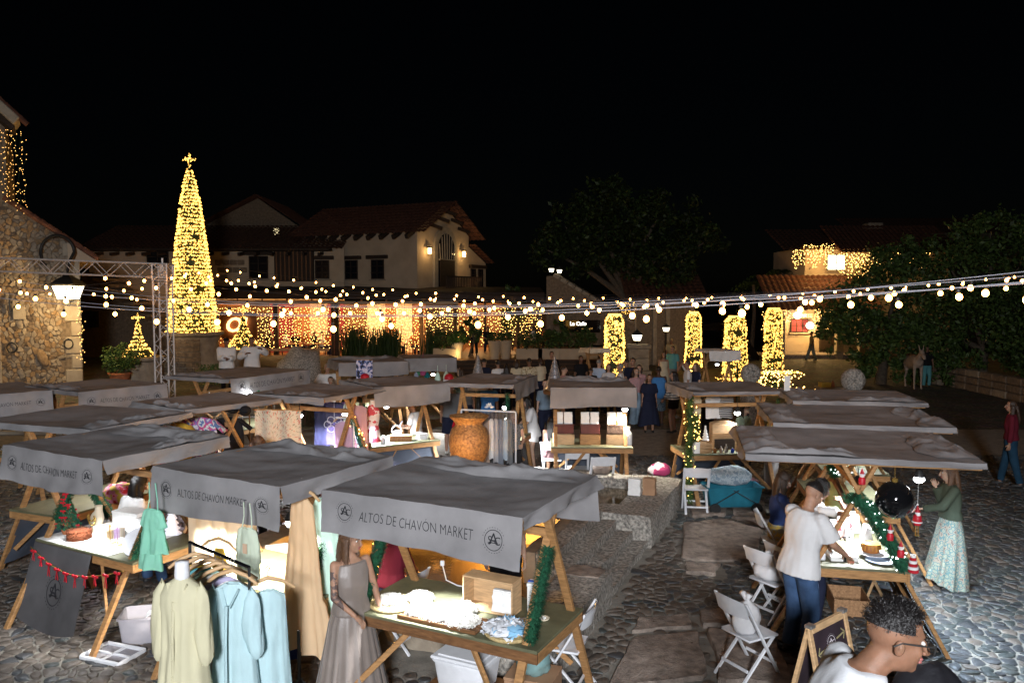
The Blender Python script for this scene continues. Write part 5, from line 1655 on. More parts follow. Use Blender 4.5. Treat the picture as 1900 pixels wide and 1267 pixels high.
def finish_people():
 dg=bpy.context.evaluated_depsgraph_get()
 dg.update()
 out=[]
 for o,mats_,wr,ex,ws in JOBS:
  ev=o.evaluated_get(dg)
  me=ev.to_mesh()
  n=len(me.vertices)
  V=np.empty(n*3,np.float32);me.vertices.foreach_get('co',V);V=V.reshape(-1,3)
  N=np.empty(n*3,np.float32);me.vertices.foreach_get('normal',N);N=N.reshape(-1,3)
  nl=len(me.loops);Lp=np.empty(nl,np.int32);me.loops.foreach_get('vertex_index',Lp)
  npol=len(me.polygons);ls=np.empty(npol,np.int32);lt=np.empty(npol,np.int32)
  me.polygons.foreach_get('loop_start',ls);me.polygons.foreach_get('loop_total',lt)
  ev.to_mesh_clear()
  if wr and n:
   w=np.array([mnoise.noise(Vector((v[0]*ws,v[1]*ws,v[2]*ws*.55)))+.5*mnoise.noise(Vector((v[0]*ws*2.3,v[1]*ws*2.3+5,v[2]*ws)))for v in V])
   V=V+N*(w*wr)[:,None]
  out.append((o,mats_,V,Lp,ls,lt,ex))
 for o,mats_,V,Lp,ls,lt,ex in out:
  o.modifiers.clear()
  fc=[tuple(Lp[a:a+b])for a,b in zip(ls.tolist(),lt.tolist())]
  mi=[0]*len(fc);vs_=V.tolist()
  if ex is not None and ex.v:
   off=len(vs_)
   vs_+=[list(v)for v in ex.v]
   fc+=[tuple(i+off for i in f)for f in ex.f]
   mi+=ex.m
  me=bpy.data.meshes.new(o.name)
  me.from_pydata(vs_,[],fc)
  for m_ in mats_:me.materials.append(m_)
  me.polygons.foreach_set('material_index',mi)
  me.polygons.foreach_set('use_smooth',[True]*len(fc))
  me.update()
  old=o.data
  o.data=me
  bpy.data.meshes.remove(old)
 JOBS.clear()
def hand(ex,wrist,dirv,palmn,k,mi=0,grip=.35,n=6,side=1):
 """palm, four unequal bent fingers and a thumb leaving the side of the palm"""
 d=Vector(dirv).normalized();pn=Vector(palmn);pn=(pn-d*pn.dot(d)).normalized();s=d.cross(pn)*side
 w=Vector(wrist)
 rot=Matrix((s,pn,d)).transposed()
 ex.ell(w+d*.045*k,(.040*k,.017*k,.055*k),rot,8,6,mi)
 for i,(off,L)in enumerate(((-.029,.068),(-.010,.078),(.010,.073),(.028,.058))):
  a=w+d*.082*k+s*off*k
  d1=(d+pn*grip*.8+s*off*2).normalized();d2=(d+pn*grip*2.6).normalized();
  b=a+d1*L*.5*k;c=b+d2*L*.5*k
  ex.cap(a-d*.012*k,b,.0098*k,.0088*k,n,mi);ex.cap(b,c,.0088*k,.0065*k,n,mi)
 a=w+d*.025*k-s*.030*k
 b=a+(d*.6-s*.75+pn*.25).normalized()*.035*k;c=b+(d*.9-s*.1+pn*(.2+grip)).normalized()*.030*k
 ex.cap(a,b,.0125*k,.011*k,n,mi);ex.cap(b,c,.011*k,.008*k,n,mi)
def person(label,loc,face,h=1.7,skin='tan',hair=('short','black'),top=None,bottom=None,shoes=(.03,.03,.03),sex='m',lean=0,head=(0,0),lh=None,rh=None,le=None,re=None,sit=None,feet=None,det=None,group=None,hat=None,glasses=False,extra=None,twist=0,build=1.0):
 d=math.hypot(loc[0],loc[1])
 if det is None:det=2 if d<11 else(1 if d<20 else 0)
 k=h/1.75
 vox=(.022,.016,.011)[det]
 t=thing('person',label,'person',loc,R(face-90),group)
 fem=sex=='f'
 sw=.165 if fem else .19
 S=lambda*p:Vector(p)*k
 la=R(lean)
 sp=Vector((0,math.sin(la),math.cos(la)));fw=Vector((0,math.cos(la),-math.sin(la)))
 X=Vector((math.cos(R(twist)),math.sin(R(twist)),0));
 Pz=.93 if sit is None else sit/k+.10
 P=S(0,-.04 if lean>25 and sit is None else 0,Pz)
 neck=P+sp*(.555*k)
 sh=[P+sp*(.495*k)+X*(s*sw*k)for s in(-1,1)]
 Hr=Matrix.Rotation(R(head[0]),3,'Z')@Matrix.Rotation(-la*.45-R(head[1]),3,'X')
 hc=neck+(sp*.55+Hr@Vector((0,.12,.85))+Vector((0,head[2]if len(head)>2 else 0,0))).normalized()*(.155*k)
 hips=[P+S(s*.09,0,-.04)for s in(-1,1)]
 if feet is None:
  feet=((-.11,0,.07),(.11,.02,.07))if sit is None else((-.13,.40,.07),(.13,.44,.07))
 fe=[S(*f)for f in feet]
 kn=[]
 for i in(0,1):
  a,e=ik(hips[i],fe[i],.425*k,.405*k,(0,1,.15)if sit is None else(0,.5,1));kn.append(a);fe[i]=e
 ht=[]
 for i,(tg,hint)in enumerate(((lh,le),(rh,re))):
  s=(-1,1)[i]
  if tg is None:tg=(s*(sw+.06),.04,Pz-.10)if sit is None else(s*.14,.32,Pz+.08)
  hint=hint or(s*.5,-.8,-.4)
  a,e=ik(sh[i]-Vector((0,0,.01)),S(*tg),.28*k,.255*k,hint);ht.append((a,e))
 b=MB();g=build
 ax,ay=X,fw
 wa=.86 if fem else 1.0
 rings=[(P-sp*.10*k,.12,.09),(P-sp*.04*k,.168 if fem else .16,.112),(P+sp*.06*k,.16 if fem else .158,.108),(P+sp*.17*k,.128*(1 if fem else 1.13),.092),(P+sp*.30*k,.148*(1 if fem else 1.12),.108+.012*fem),(P+sp*.40*k,.166*(.95 if fem else 1.1),.105),(P+sp*.46*k,.160*(.95 if fem else 1.1),.09),(P+sp*.50*k,.128*(.95 if fem else 1.1),.076),(P+sp*.53*k,.088,.064),(neck,.058,.054)]
 rings=[(c,ax,ay,w*g,dp*g)for c,w,dp in[(c,w*k,dp*k)for c,w,dp in rings]]
 ring_loft(b,rings)
 b.cap(neck-sp*.06*k,hc-Hr@S(0,.01,.03),.058*k*(.88 if fem else 1),.054*k*(.88 if fem else 1))
 b.ell(hc+Hr@S(0,-.012,.032),S(.075,.095,.088),Hr,16,12)
 b.ell(hc+Hr@S(0,.022,-.035),S(.058 if fem else .063,.072,.082),Hr,14,10)
 b.ell(hc+Hr@S(0,.068,-.092),S(.028,.022,.020),Hr,8,6)
 if det==2:
  for s in(-1,1):b.ell(hc+Hr@S(s*.040,.060,-.022),S(.024,.024,.022),Hr,8,6)
  b.ell(hc+Hr@S(0,.076,.030),S(.052,.014,.012),Hr,8,6)
 th=1.0 if fem else 1.02
 for i in(0,1):
  b.cap(hips[i],kn[i],.083*k*g*th,.056*k*g,12);b.cap(kn[i],kn[i].lerp(fe[i],.35),.054*k*g,.055*k*g,12);b.cap(kn[i].lerp(fe[i],.35),fe[i],.055*k*g,.036*k,12)
  b.cap(fe[i]+S(0,-.03,-.025),fe[i]+S((-.01,.01)[i],.125,-.042),.036*k,.026*k,10)
  el,wr=ht[i]
  b.ell(sh[i]-X*((-1,1)[i]*.03*k)-sp*(.012*k),(.054*k*wa,)*3,None,10,8)
  b.cap(sh[i],el,.049*k*g*wa,.040*k*g*wa,12);b.cap(el,wr,.040*k*g*wa,.027*k*wa,12)
 ex=MB()
 for i in(0,1):
  el,wr=ht[i];dv=(wr-el)
  pn=Vector(((1,-1)[i],.35,.1))if abs(dv.normalized().z)>.75 else Vector((0,.0,-1))
  hand(ex,wr,dv,pn,k*(.92 if fem else 1),0,.45,6 if det==2 else 5,(1,-1)[i])
 A=lambda*p:hc+Hr@S(*p)
 ex.cap(A(0,.088,.014),A(0,.110,-.027),.0085*k,.0145*k,8,0)
 for s in(-1,1):
  ex.ell(A(s*.011,.098,-.031),S(.009,.012,.008),Hr,6,5,0)
  ex.ell(A(s*.076,-.014,-.010),S(.010,.018,.029),Hr@Matrix.Rotation(R(s*-14),3,'Z'),8,7,0)
  if det==2:
   ex.ell(A(s*.080,-.012,-.008),S(.008,.011,.016),Hr,6,5,0)
  ex.ell(A(s*.030,.0775,.010),S(.0135,.009,.008),Hr,8,6,2)
  ex.ell(A(s*.030,.0848,.010),S(.0062,.003,.0062),Hr,6,5,3)
  ex.tube([A(s*.013,.094,.028),A(s*.030,.093,.034),A(s*.050,.076,.029)],.0042*k,5,4)
 ex.ell(A(0,.090,-.053),S(.022,.013,.0068),Hr,8,5,1);ex.ell(A(0,.089,-.064),S(.019,.013,.0078),Hr,8,5,1)
 lipm=M_lip if skin!='dark' else mat('lips_dark',(.12,.05,.045),.4,0)
 remesh_job('body',b,[tattoo_skin(skin)if extra=='tattoo' else skin_m(skin),lipm,M_eye,M_iris,hair_m(hair[1]if hair[1]!='grey' else 'brown')],t,vox,3,0,ex)
 hk=hair[0]
 hm=hair_m(hair[1])
 if hk!='bald':
  m=MB()
  f={'short':1.045,'fade':1.10,'curly':1.24}.get(hk,1.10)
  rot=Hr
  e=MB();e.ell((0,0,0),(1,1,1),None,32,24)
  V=[]
  r0=S(.0775*f,.098*f,.091*f)
  for p in e.v:
   p=Vector(p)
   j=1+(.05 if hk=='curly' else .018)*mnoise.noise(p*(5 if hk=='curly' else 3))+(.03*mnoise.noise(Vector((p.x*14,p.y*14,p.z*3)))if det==2 else 0)
   V.append(Vector((p.x*r0.x*j,p.y*r0.y*j,p.z*r0.z*j)))
  lim={'short':-.25,'fade':.12,'curly':-.4}.get(hk,-.55)
  F=[]
  for fc in e.f:
   c=sum((Vector(e.v[i])for i in fc),Vector())/len(fc)
   front=.30 if hk not in('curly',)else .42
   if c.z<lim or(c.y>front and c.z<.50+.18*(c.y-front)-(.0 if hk!='curly' else .05)):continue
   if abs(c.x)>.80 and c.y>-.05 and c.z<.05 and hk in('short','fade'):continue
   F.append(fc)
  m.add([A(0,-.012,.032)+rot@v for v in V],F)
  if hk in('long','pony','bob'):
   Lh={'long':hair[2]if len(hair)>2 else .42,'pony':.34,'bob':.2}[hk]
   wid={'long':.105,'pony':.045,'bob':.1}[hk]
   rings=[]
   p0=A(0,-.07,.05 if hk!='pony' else .06)
   down=Vector((0,-.12 if lean<15 else .02,-1)).normalized()
   for i in range(8):
    s=i/7
    c=p0+down*(Lh*s*k)+Vector((0,-1,0))*(.035*k*math.sin(s*2.4)+(.06*k if hk=='pony' else 0)*min(1,s*3))
    rings.append((c,Hr@Vector((1,0,0)),Hr@Vector((0,1,0)),wid*k*(1-.55*s**3)*(.75+.25*min(1,s*4)),(.052 if hk!='pony' else .035)*k*(1-.5*s*s)))
   m2=MB();ring_loft(m2,rings,22)
   m2.v=[tuple(Vector(v)+Vector((mnoise.noise(Vector(v)*22),mnoise.noise(Vector(v)*22+Vector((9,0,0))),0))*.012)for v in m2.v]
   m.add(m2.v,m2.f)
   if hk!='pony':
    for s in(-1,1):
     rr=[]
     for i in range(6):
      q=i/5;c=A(s*.078,-.03+.01*q,.03)+Vector((s*.012*q,.03*q,-1)).normalized()*(min(Lh,.34)*q*k)
      rr.append((c,Hr@Vector((1,0,0)),Hr@Vector((0,1,0)),.024*k*(1-.5*q),.05*k*(1-.4*q)))
     m3=MB();ring_loft(m3,rr,10)
     m3.v=[tuple(Vector(v)+Vector((mnoise.noise(Vector(v)*22),mnoise.noise(Vector(v)*22+Vector((9,0,0))),0))*.010)for v in m3.v]
     m.add(m3.v,m3.f)
  if hk=='bun':m.ell(A(0,-.10,.085),S(.045,.04,.04),Hr,10,8)
  hair_o=m.build('hair',hm,t,smooth='all')
  if det==2 or d<14:
   Vh=np.array(m.v);Fq=[f for f in m.f if len(f)>=3]
   ii=nrg.integers(0,len(Fq),5200 if d<4 else 1500)
   c0=np.array([Vh[list(Fq[i])].mean(0)for i in ii])+nrg.normal(scale=.006*k,size=(len(ii),3))
   nn=np.array([np.cross(Vh[Fq[i][1]]-Vh[Fq[i][0]],Vh[Fq[i][2]]-Vh[Fq[i][0]])for i in ii]);nn/=np.linalg.norm(nn,axis=1)[:,None]+1e-9
   hcn=np.array(hc);nn*=np.sign((nn*(c0-hcn)).sum(1))[:,None]+.001
   lng=hk in('long','bob','pony')
   dv=(np.array([0,0,-1.0])+nn*.22+nrg.normal(scale=.12,size=nn.shape))if lng else(nn+nrg.normal(scale=.75,size=nn.shape))
   dv/=np.linalg.norm(dv,axis=1)[:,None]
   Ls=(.085 if lng else(.013 if d<4 else .010))*k*nrg.uniform(.5,1.2,len(ii))[:,None]
   sd_=np.cross(dv,nn+.01);sd_/=np.linalg.norm(sd_,axis=1)[:,None]+1e-9;sd_*=.0022 if lng else .0012
   c1=c0+dv*Ls
   Vv=np.stack([c0-sd_,c0+sd_,c1+sd_*.4,c1-sd_*.4],1).reshape(-1,3)
   link('strands',np_mesh('strands',Vv,np.arange(len(Vv)).reshape(-1,4),hm),hair_o)['kind']='stuff'
 if hat:
  hm_,kind=hat
  m=MB()
  if kind=='cap':
   e=MB();e.ell((0,0,0),S(.088,.110,.085),None,18,12)
   m.add([A(0,-.010,.045)+Hr@Vector(v)for v in e.v],[fc for fc in e.f if sum(e.v[i][2]for i in fc)/len(fc)>-.004])
   m.box(A(0,.125,.045),S(.13,.10,.010),Hr,bev=.003)
  else:
   m.ell(A(0,-.035,.0),S(.105,.115,.135),Hr,16,10)
  m.build('cap' if kind=='cap' else 'hood',hm_,t,smooth='all')
 if glasses:
  m=MB()
  for s in(-1,1):
   c=A(s*.036,.106,.008)
   pts=[c+Hr@S(.030*max(-1,min(1,1.25*math.cos(a))),0,.021*max(-1,min(1,1.25*math.sin(a))))for a in[2*math.pi*i/20 for i in range(21)]]
   m.tube(pts,.0026*k,5,caps=False)
   m.tube([A(s*.066,.104,.016),A(s*.080,.05,.016),A(s*.083,-.012,.012),A(s*.080,-.035,-.006)],.0030*k,5)
  m.tube([A(-.008,.110,.012),A(.008,.110,.012)],.0026*k,5)
  m.build('glasses',M_black,t)
 if top:
  mt,sl=top[0],top[1]
  o_=dict(top[2])if len(top)>2 else{}
  inf=o_.get('loose',.014);hem=o_.get('hem',-.02 if not fem else .02);low=o_.get('low',.548)
  m=MB();rr=[]
  for q in(hem,hem+.10,.17,.30,.40,.46,.50,min(low,.528),low)if low>.51 else(hem,hem+.10,.17,.30,.40,low):
   ws_=np.interp(q,[-.1,-.04,.06,.17,.30,.40,.46,.50,.53,.56],[.165,.168,.162,.134 if fem else .152,.152 if fem else .166,.160 if fem else .182,.154 if fem else .178,.128 if fem else .146,.09,.062])
   ds_=np.interp(q,[-.1,-.04,.06,.17,.30,.40,.46,.50,.53,.56],[.115,.118,.112,.097,.124 if fem else .116,.110,.095,.082,.070,.060])
   ex_=inf+.018*max(0,(.2-q))/.2*(inf>.012)
   rr.append((P+sp*q*k,ax,ay,(ws_*g+ex_)*k,(ds_*g+ex_)*k))
  ring_loft(m,rr,20)
  if sl>0:
   for i in(0,1):
    el,wr=ht[i]
    m.ell(sh[i]-X*((-1,1)[i]*.03*k)-sp*(.012*k),((.053*wa+inf*.7)*k,)*3,None,10,8)
    if sl<=1:
     e=sh[i].lerp(el,sl);m.cap(sh[i]-sp*(.01*k),e,(.050*wa+inf)*k,(.052*wa+inf*1.5)*k,14,fb=True)
    else:
     m.cap(sh[i]-sp*(.01*k),el,(.050*wa+inf)*k,(.046*wa+inf)*k,14);m.cap(el,el.lerp(wr,sl-1),(.046*wa+inf)*k,(.036*wa+inf)*k,14,fb=True)
  mm=mt if isinstance(mt,(list,tuple))else[mt]
  remesh_job('shirt' if not(bottom and bottom[0]=='dress')else 'bodice',m,list(mm),t,vox*1.05,2,.011 if det else .006,o_.get('extra'),7)
 if bottom:
  kind,mb_=bottom[0],bottom[1]
  o_=dict(bottom[2])if len(bottom)>2 else{}
  if kind in('trousers','shorts'):
   m=MB();inf=o_.get('loose',.014)
   ring_loft(m,[(P+sp*q*k,ax,ay,(w*g+inf)*k,(dp*g+inf)*k)for q,w,dp in((-.12,.15,.10),(-.05,.17,.115),(.05,.165,.112),(.11,.15,.105))],18)
   for i in(0,1):
    if kind=='shorts':
     m.cap(hips[i],hips[i].lerp(kn[i],o_.get('len',.75)),(.092*g+inf)*k,(.082*g+inf*1.6)*k,14,fb=True)
    else:
     m.cap(hips[i],kn[i],(.088*g+inf)*k,(.062*g+inf)*k,14);m.cap(kn[i],kn[i].lerp(fe[i],.97),(.060*g+inf)*k,(.050+inf*o_.get('flare',1.2))*k,14,fb=True)
   remesh_job(kind,m,[mb_],t,vox*1.05,2,.008 if det else .004,None,9)
  else:
   m=MB();L=o_.get('len',.85);fl_=o_.get('flare',.13);nf=o_.get('folds',9);ht_=o_.get('top',.17)
   sway=o_.get('sway',0)
   top_c=P+sp*ht_*k
   def sk(u,v):
    a=2*math.pi*u
    w=(.135+.035*min(1,v*5)+fl_*v**1.1)*g+.012;dp=(.10+.022*min(1,v*5)+fl_*v**1.1)*g+.012
    fo=1+(.10*v**.8)*math.sin(nf*a+2.5*math.sin(a*2+1)+v*1.2)+.03*math.sin(a*23+v)*v
    z=-L*v*(1+.06*math.sin(a*2+1)*(v>.8)*o_.get('ragged',1))
    return top_c+Vector((w*math.cos(a)*fo+sway*v*v,dp*math.sin(a)*fo,z))*k
   m.grid(sk,72 if det else 48,20 if det else 12)
   m.build('skirt',mb_,t,smooth='all')
 if shoes:
  sm=mat('shoe_%d'%int(sum(shoes)*300),shoes,.5,.1,20)
  for i in(0,1):
   m=MB();m.cap(fe[i]+S(0,-.03,-.028),fe[i]+S((-.01,.01)[i],.13,-.044),.041*k,.031*k,10)
   m.v=[(x,y,max(z,.004))for x,y,z in m.v]
   m.build('shoe',sm,t,smooth='all')
 t['_j']=0
 del t['_j']
 PJ[t.name]=dict(hands=ht,head=hc,Hr=Hr,k=k,P=P,sh=sh,neck=neck)
 return t
PJ={}
def wpos(t,p):
 a=t.rotation_euler.z
 return Vector(t.location)+Vector((p[0]*math.cos(a)-p[1]*math.sin(a),p[0]*math.sin(a)+p[1]*math.cos(a),p[2]))
def phone(label,t,which=1,tilt=35):
 el,wr=PJ[t.name]['hands'][which];d=(wr-el).normalized()
 p=wpos(t,wr+d*.09+Vector((0,.01,.03)))
 o=thing('phone',label,'phone',p,t.rotation_euler.z);o.rotation_euler=(R(-90+tilt),0,t.rotation_euler.z)
 m=MB();m.box((0,0,0),(.075,.15,.009),bev=.004);m.build('case',M_black,o)
 m=MB();m.box((0,0,-.0055),(.066,.14,.002));m.build('screen',mat('phone_screen',(.8,.8,.9),.3,0,emit=(.85,.85,1),estr=1.2),o)
 return o
def G(px,d,z=0.0):return((px-950)/FPX*d,d,z)
C_white=cm('white',(.72,.71,.70));C_white2=cm('white2',(.62,.61,.61));C_black=cm('black',(.014,.014,.016));C_navy=cm('navy',(.018,.022,.045));C_jean=cm('denim',(.045,.085,.17),.35)
C_jean_l=cm('pale_denim',(.20,.28,.36),.25);C_grey=cm('grey',(.16,.17,.18));C_blue=cm('azure',(.06,.20,.46));C_teal=cm('teal',(.10,.30,.33));C_cream=cm('cream',(.62,.54,.38))
C_maroon=cm('maroon',(.11,.012,.022));C_olive=cm('olive',(.055,.066,.045));C_red=cm('red',(.45,.012,.03));C_pink=cm('pink',(.42,.25,.26));C_lime=cm('pale_lime',(.50,.52,.22));C_mint=cm('mint',(.38,.50,.38))
def pattern(name,cols,scale=26,kind='VORONOI'):
 if 'pat_'+name in MATS:return MATS['pat_'+name]
 m=bpy.data.materials.new('pat_'+name);m.use_nodes=True;nt=m.node_tree
 b=next(n for n in nt.nodes if n.type=='BSDF_PRINCIPLED');b.inputs['Roughness'].default_value=.9
 tc=nt.nodes.new('ShaderNodeTexCoord')
 n=nt.nodes.new('ShaderNodeTexVoronoi' if kind=='VORONOI' else('ShaderNodeTexWave' if kind=='WAVE' else 'ShaderNodeTexNoise'));n.inputs['Scale'].default_value=scale
 nt.links.new(tc.outputs['Object'],n.inputs['Vector'])
 cr=nt.nodes.new('ShaderNodeValToRGB');cr.color_ramp.interpolation='CONSTANT' if kind!='WAVE' else 'EASE'
 e=cr.color_ramp.elements
 while len(e)<len(cols):e.new(.5)
 lo,hi=(.0,1.0)if kind!='NOISE' else(.34,.64)
 for i,c in enumerate(cols):
  e[i].position=lo+(hi-lo)*i/len(cols);e[i].color=tuple(c)+(1,)
 if kind=='VORONOI':
  n.feature='F1';nt.links.new(n.outputs['Distance'],cr.inputs['Fac'])
 elif kind=='WAVE':
  n.bands_direction='Z';n.inputs['Distortion'].default_value=.6;nt.links.new(n.outputs['Fac'],cr.inputs['Fac'])
 else:
  n.inputs['Detail'].default_value=3;nt.links.new(n.outputs['Fac'],cr.inputs['Fac'])
 nt.links.new(cr.outputs['Color'],b.inputs['Base Color'])
 MATS['pat_'+name]=m
 return m
C_paisley=pattern('paisley',[(.20,.30,.25),(.32,.31,.23),(.10,.19,.19),(.32,.27,.21),(.17,.12,.10)],22)
C_mustard=pattern('mustard',[(.42,.27,.05),(.33,.30,.22),(.50,.33,.06),(.12,.14,.16)],11)
C_bluepat=pattern('blue_leaf',[(.04,.07,.11),(.16,.24,.30),(.08,.12,.17)],20)
C_kimono=pattern('kimono',[(.55,.50,.42),(.20,.32,.26),(.45,.25,.2),(.62,.58,.5)],18,'NOISE')
C_stripe=pattern('stripe',[(.7,.68,.65),(.04,.03,.035)],9,'WAVE')
C_print=pattern('print_shirt',[(.62,.55,.38),(.62,.55,.38),(.25,.18,.08)],26,'NOISE')
C_tiger=pattern('striped_blouse',[(.72,.70,.66),(.72,.70,.66),(.03,.03,.03)],5,'WAVE')
pz=1.105
man=person('man in a white t-shirt and black glasses, closest to the camera, turned to the right',(1.13,2.85,pz-.255),-6,1.80,'brown',('fade','black'),(cm('white_tee',(.50,.51,.53)),.95,{'loose':.016,'hem':-.06,'low':.555}),('trousers',C_black),lean=15,head=(0,4,1.0),glasses=True,det=2,build=1.04)
p2=person('man in white t-shirt and blue jeans leaning to the table of the front right stall',G(1492,8.05),25,1.80,'tan',('fade','black'),(C_white2,.8,{'hem':-.10,'loose':.03}),('trousers',C_jean,{'loose':.02}),lean=10,head=(-5,28),rh=(.20,.42,1.02),lh=(-.15,.45,1.05),det=2,build=1.06)
p3=person('woman with dark ponytail and red hair clip, hand at her mouth',G(1514,8.9),5,1.64,'tan',('pony','black'),(C_white,.6),('trousers',C_navy),sex='f',lean=6,head=(0,18),rh=(.10,.30,1.50),lh=(-.1,.42,1.0),det=2)
person('seated person in mustard patterned trousers looking at a phone',G(1452,10.6),-10,1.68,'light',('long','brown'),(cm('royal',(.03,.05,.15)),.7),('trousers',C_mustard,{'loose':.035}),sit=.46,sex='f',rh=(.12,.42,.78),lh=(-.12,.42,.78),head=(0,25),feet=((-.15,.44,.07),(.2,.52,.07)))
phone('phone held by the seated person in mustard trousers',bpy.data.objects['person.003'],1,40)
person('dark-skinned woman in a pale lime top behind the front right table',G(1556,10.2),-20,1.66,'brown',('bun','black'),(C_lime,0,{'low':.47}),('trousers',C_jean),sex='f',rh=(.16,.36,1.12),lh=(-.12,.38,1.1))
p6=person('woman in olive jacket and long patterned skirt holding a phone by the dark cobbles',G(1776,9.95),172,1.59,'light',('long','light_brown'),(C_olive,1.95,{'loose':.022,'hem':.06}),('skirt',C_paisley,{'len':.98,'flare':.16,'top':.12,'folds':8,'sway':.12}),sex='f',shoes=(.02,.016,.014),lean=3,lh=(-.05,.40,1.12),rh=(.03,.20,1.42),head=(0,8))
phone('phone held by the woman in the olive jacket',p6,0,30)
person('woman in maroon top and jeans walking away at the right edge',G(1884,15.4),150,1.68,'tan',('long','brown'),(C_maroon,1.9),('trousers',cm('dark_denim',(.015,.045,.08),.2)),sex='f',feet=((-.1,-.18,.07),(.1,.16,.07)))
person('short-haired woman in a dark navy dress facing the camera',G(1206,21.6),-95,1.58,'tan',('short','brown'),(C_navy,.8,{'loose':.03}),('dress',C_navy,{'len':.88,'flare':.12}),sex='f',shoes=(.02,.02,.02),build=1.08)
person('person in pale wide jeans partly hidden behind the white bag stall',G(1181,22.6),-80,1.66,'light',('long','brown'),(C_pink,.7),('trousers',C_jean_l,{'loose':.035,'flare':2}),sex='f')
person('man in a blue sleeveless shirt and leaf-print shorts seen from behind',G(1223,22.7),85,1.70,'dark',('short','black'),(C_blue,0,{'loose':.028,'hem':-.10,'low':.51}),('shorts',C_bluepat,{'len':1.05,'loose':.03}),build=1.1)
person('long-haired woman in a black-striped white blouse and black shorts',G(1252,21.5),140,1.66,'tan',('long','black',.5),(C_tiger,1.7,{'loose':.028}),('shorts',C_black,{'len':.45,'loose':.02}),sex='f',head=(30,0),lh=(-.2,.22,.95))
person('man in white t-shirt touching his mouth behind the garlanded stall',G(1277,24),175,1.76,'tan',('short','brown'),(C_white,.8),('trousers',C_grey),rh=(.05,.24,1.55))
person('dark curly-haired head behind the garlanded stall canopy',G(1316,18.6),100,1.42,'brown',('curly','black'),(C_black,.8),('trousers',C_black))
person('woman in a long white dress in front of the teal-shirted man',G(1232,29.4),-85,1.64,'tan',('long','brown'),(C_cream,0,{'low':.46}),('dress',C_cream,{'len':.95,'flare':.12}),sex='f')
person('man in a teal shirt standing with the woman in the white dress',G(1249,30.4),230,1.80,'tan',('short','black'),(C_teal,.8),('trousers',C_grey))
person('person in beige with a cap by the small wall lantern',G(1246,37.5),-100,1.72,'brown',('short','black'),(cm('khaki',(.35,.27,.15)),.8),('trousers',cm('khaki2',(.28,.21,.12))),hat=(cm('khaki',(.35,.27,.15)),'cap'))
person('grey-haired man in white at the left foot of the thickest light column',G(1112,25.2),60,1.70,'light',('short','grey'),(cm('sky',(.45,.55,.7)),.8),('trousers',C_navy))
person('brown-haired child beside the grey-haired man',G(1097,25.0),70,1.45,'tan',('short','brown'),(C_black,.8),('trousers',C_navy))
person('balding man in white right of the thickest light column',G(1152,23.4),170,1.72,'tan',('short','grey'),(C_white,.8),('trousers',C_navy))
person('dark-haired young man looking over the balding man',G(1175,24.5),-120,1.80,'tan',('short','black'),(C_navy,.8),('trousers',C_jean))
person('smiling woman between the young man and the navy dress',G(1187,23.6),-110,1.66,'light',('bob','brown'),(C_pink,.5),('trousers',C_jean),sex='f')
person('man in a black jacket facing the camera before the planter boxes',G(1024,28),-90,1.76,'tan',('short','brown'),(C_black,1.9),('trousers',C_black))
person('pale man looking right beside the silver mosaic cone',G(1046,23.0),10,1.68,'light',('short','brown'),(C_pink,.8),('trousers',C_navy))
person('dark-haired child beside the pale man',G(1061,22.4),120,1.52,'tan',('bob','black'),(C_stripe,.8),('trousers',C_navy))
person('woman in a cream top seen from behind, left of the couple',G(959,25.9),80,1.64,'tan',('long','brown',.25),(C_cream,.7),('trousers',C_navy),sex='f')
person('man in a patterned cream shirt seen from behind, right of the couple',G(982,25.7),100,1.70,'brown',('short','black'),(C_print,.8),('trousers',C_navy))
person('woman in white t-shirt with dark hair seen from behind',G(924,25.2),110,1.68,'tan',('bun','black'),(C_white,.7),('trousers',C_navy),sex='f')
person('woman with long black hair beside the white t-shirt',G(940,24.8),85,1.58,'tan',('long','black',.55),(C_black,.7),('trousers',C_black),sex='f')
person('person holding a white paper beside the pendant stall',G(853,23.0),200,1.66,'light',('long','brown'),(C_olive,1.5),('trousers',C_black),sex='f',rh=(.08,.34,1.05),lh=(-.12,.34,1.05),head=(0,12))
person('waiter in a pale yellow shirt standing on the restaurant deck',G(880,39.5,.78),95,1.76,'tan',('short','black'),(cm('butter',(.62,.52,.22)),1.8),('trousers',C_black))
for px_,d_,f_,h_,sk_,hr_,tp_,sx_,lb_ in((898,25.5,60,1.7,'tan',('short','black'),C_navy,'m','dark-shirted man left of the women seen from behind'),(1003,26.5,120,1.64,'light',('bob','brown'),C_cream,'f','woman with a brown bob right of the couple seen from behind'),(1078,26.8,-70,1.7,'brown',('short','black'),C_black,'m','man in black near the small cream-roofed stall'),(1130,24.6,-100,1.6,'light',('long','brown'),C_white2,'f','woman in white at the foot of the thickest light column'),(1163,25.6,150,1.68,'tan',('short','brown'),C_grey,'m','man in grey behind the balding man'),(1292,25.0,-150,1.6,'light',('long','light_brown'),C_navy,'f','fair-haired woman behind the garlanded stall, right of the man in white'),(868,20.5,-120,1.66,'tan',('long','black'),C_grey,'f','woman in grey beside the silver mosaic cone'),(905,19.4,90,1.68,'brown',('short','black'),C_blue,'m','man in azure behind the clothes rail stall'),(1012,19.8,-90,1.62,'light',('bun','black'),C_jean_l,'f','woman in pale blue between the clothes rail stall and the white bag stall')):
 person(lb_,G(px_,d_),f_,h_,sk_,hr_,(tp_,.8),('trousers',C_navy),sex=sx_)
person('smiling woman in a dark sequinned top behind the clothes rail',G(952,14.75),-80,1.58,'light',('long','light_brown',.28),(pattern('sequin',[(.03,.03,.03),(.25,.25,.25),(.02,.02,.02)],60),.3),('skirt',C_black,{'len':1.0,'flare':.04,'top':.12}),sex='f',rh=(.12,.34,1.05),lh=(-.12,.34,1.1),det=2)
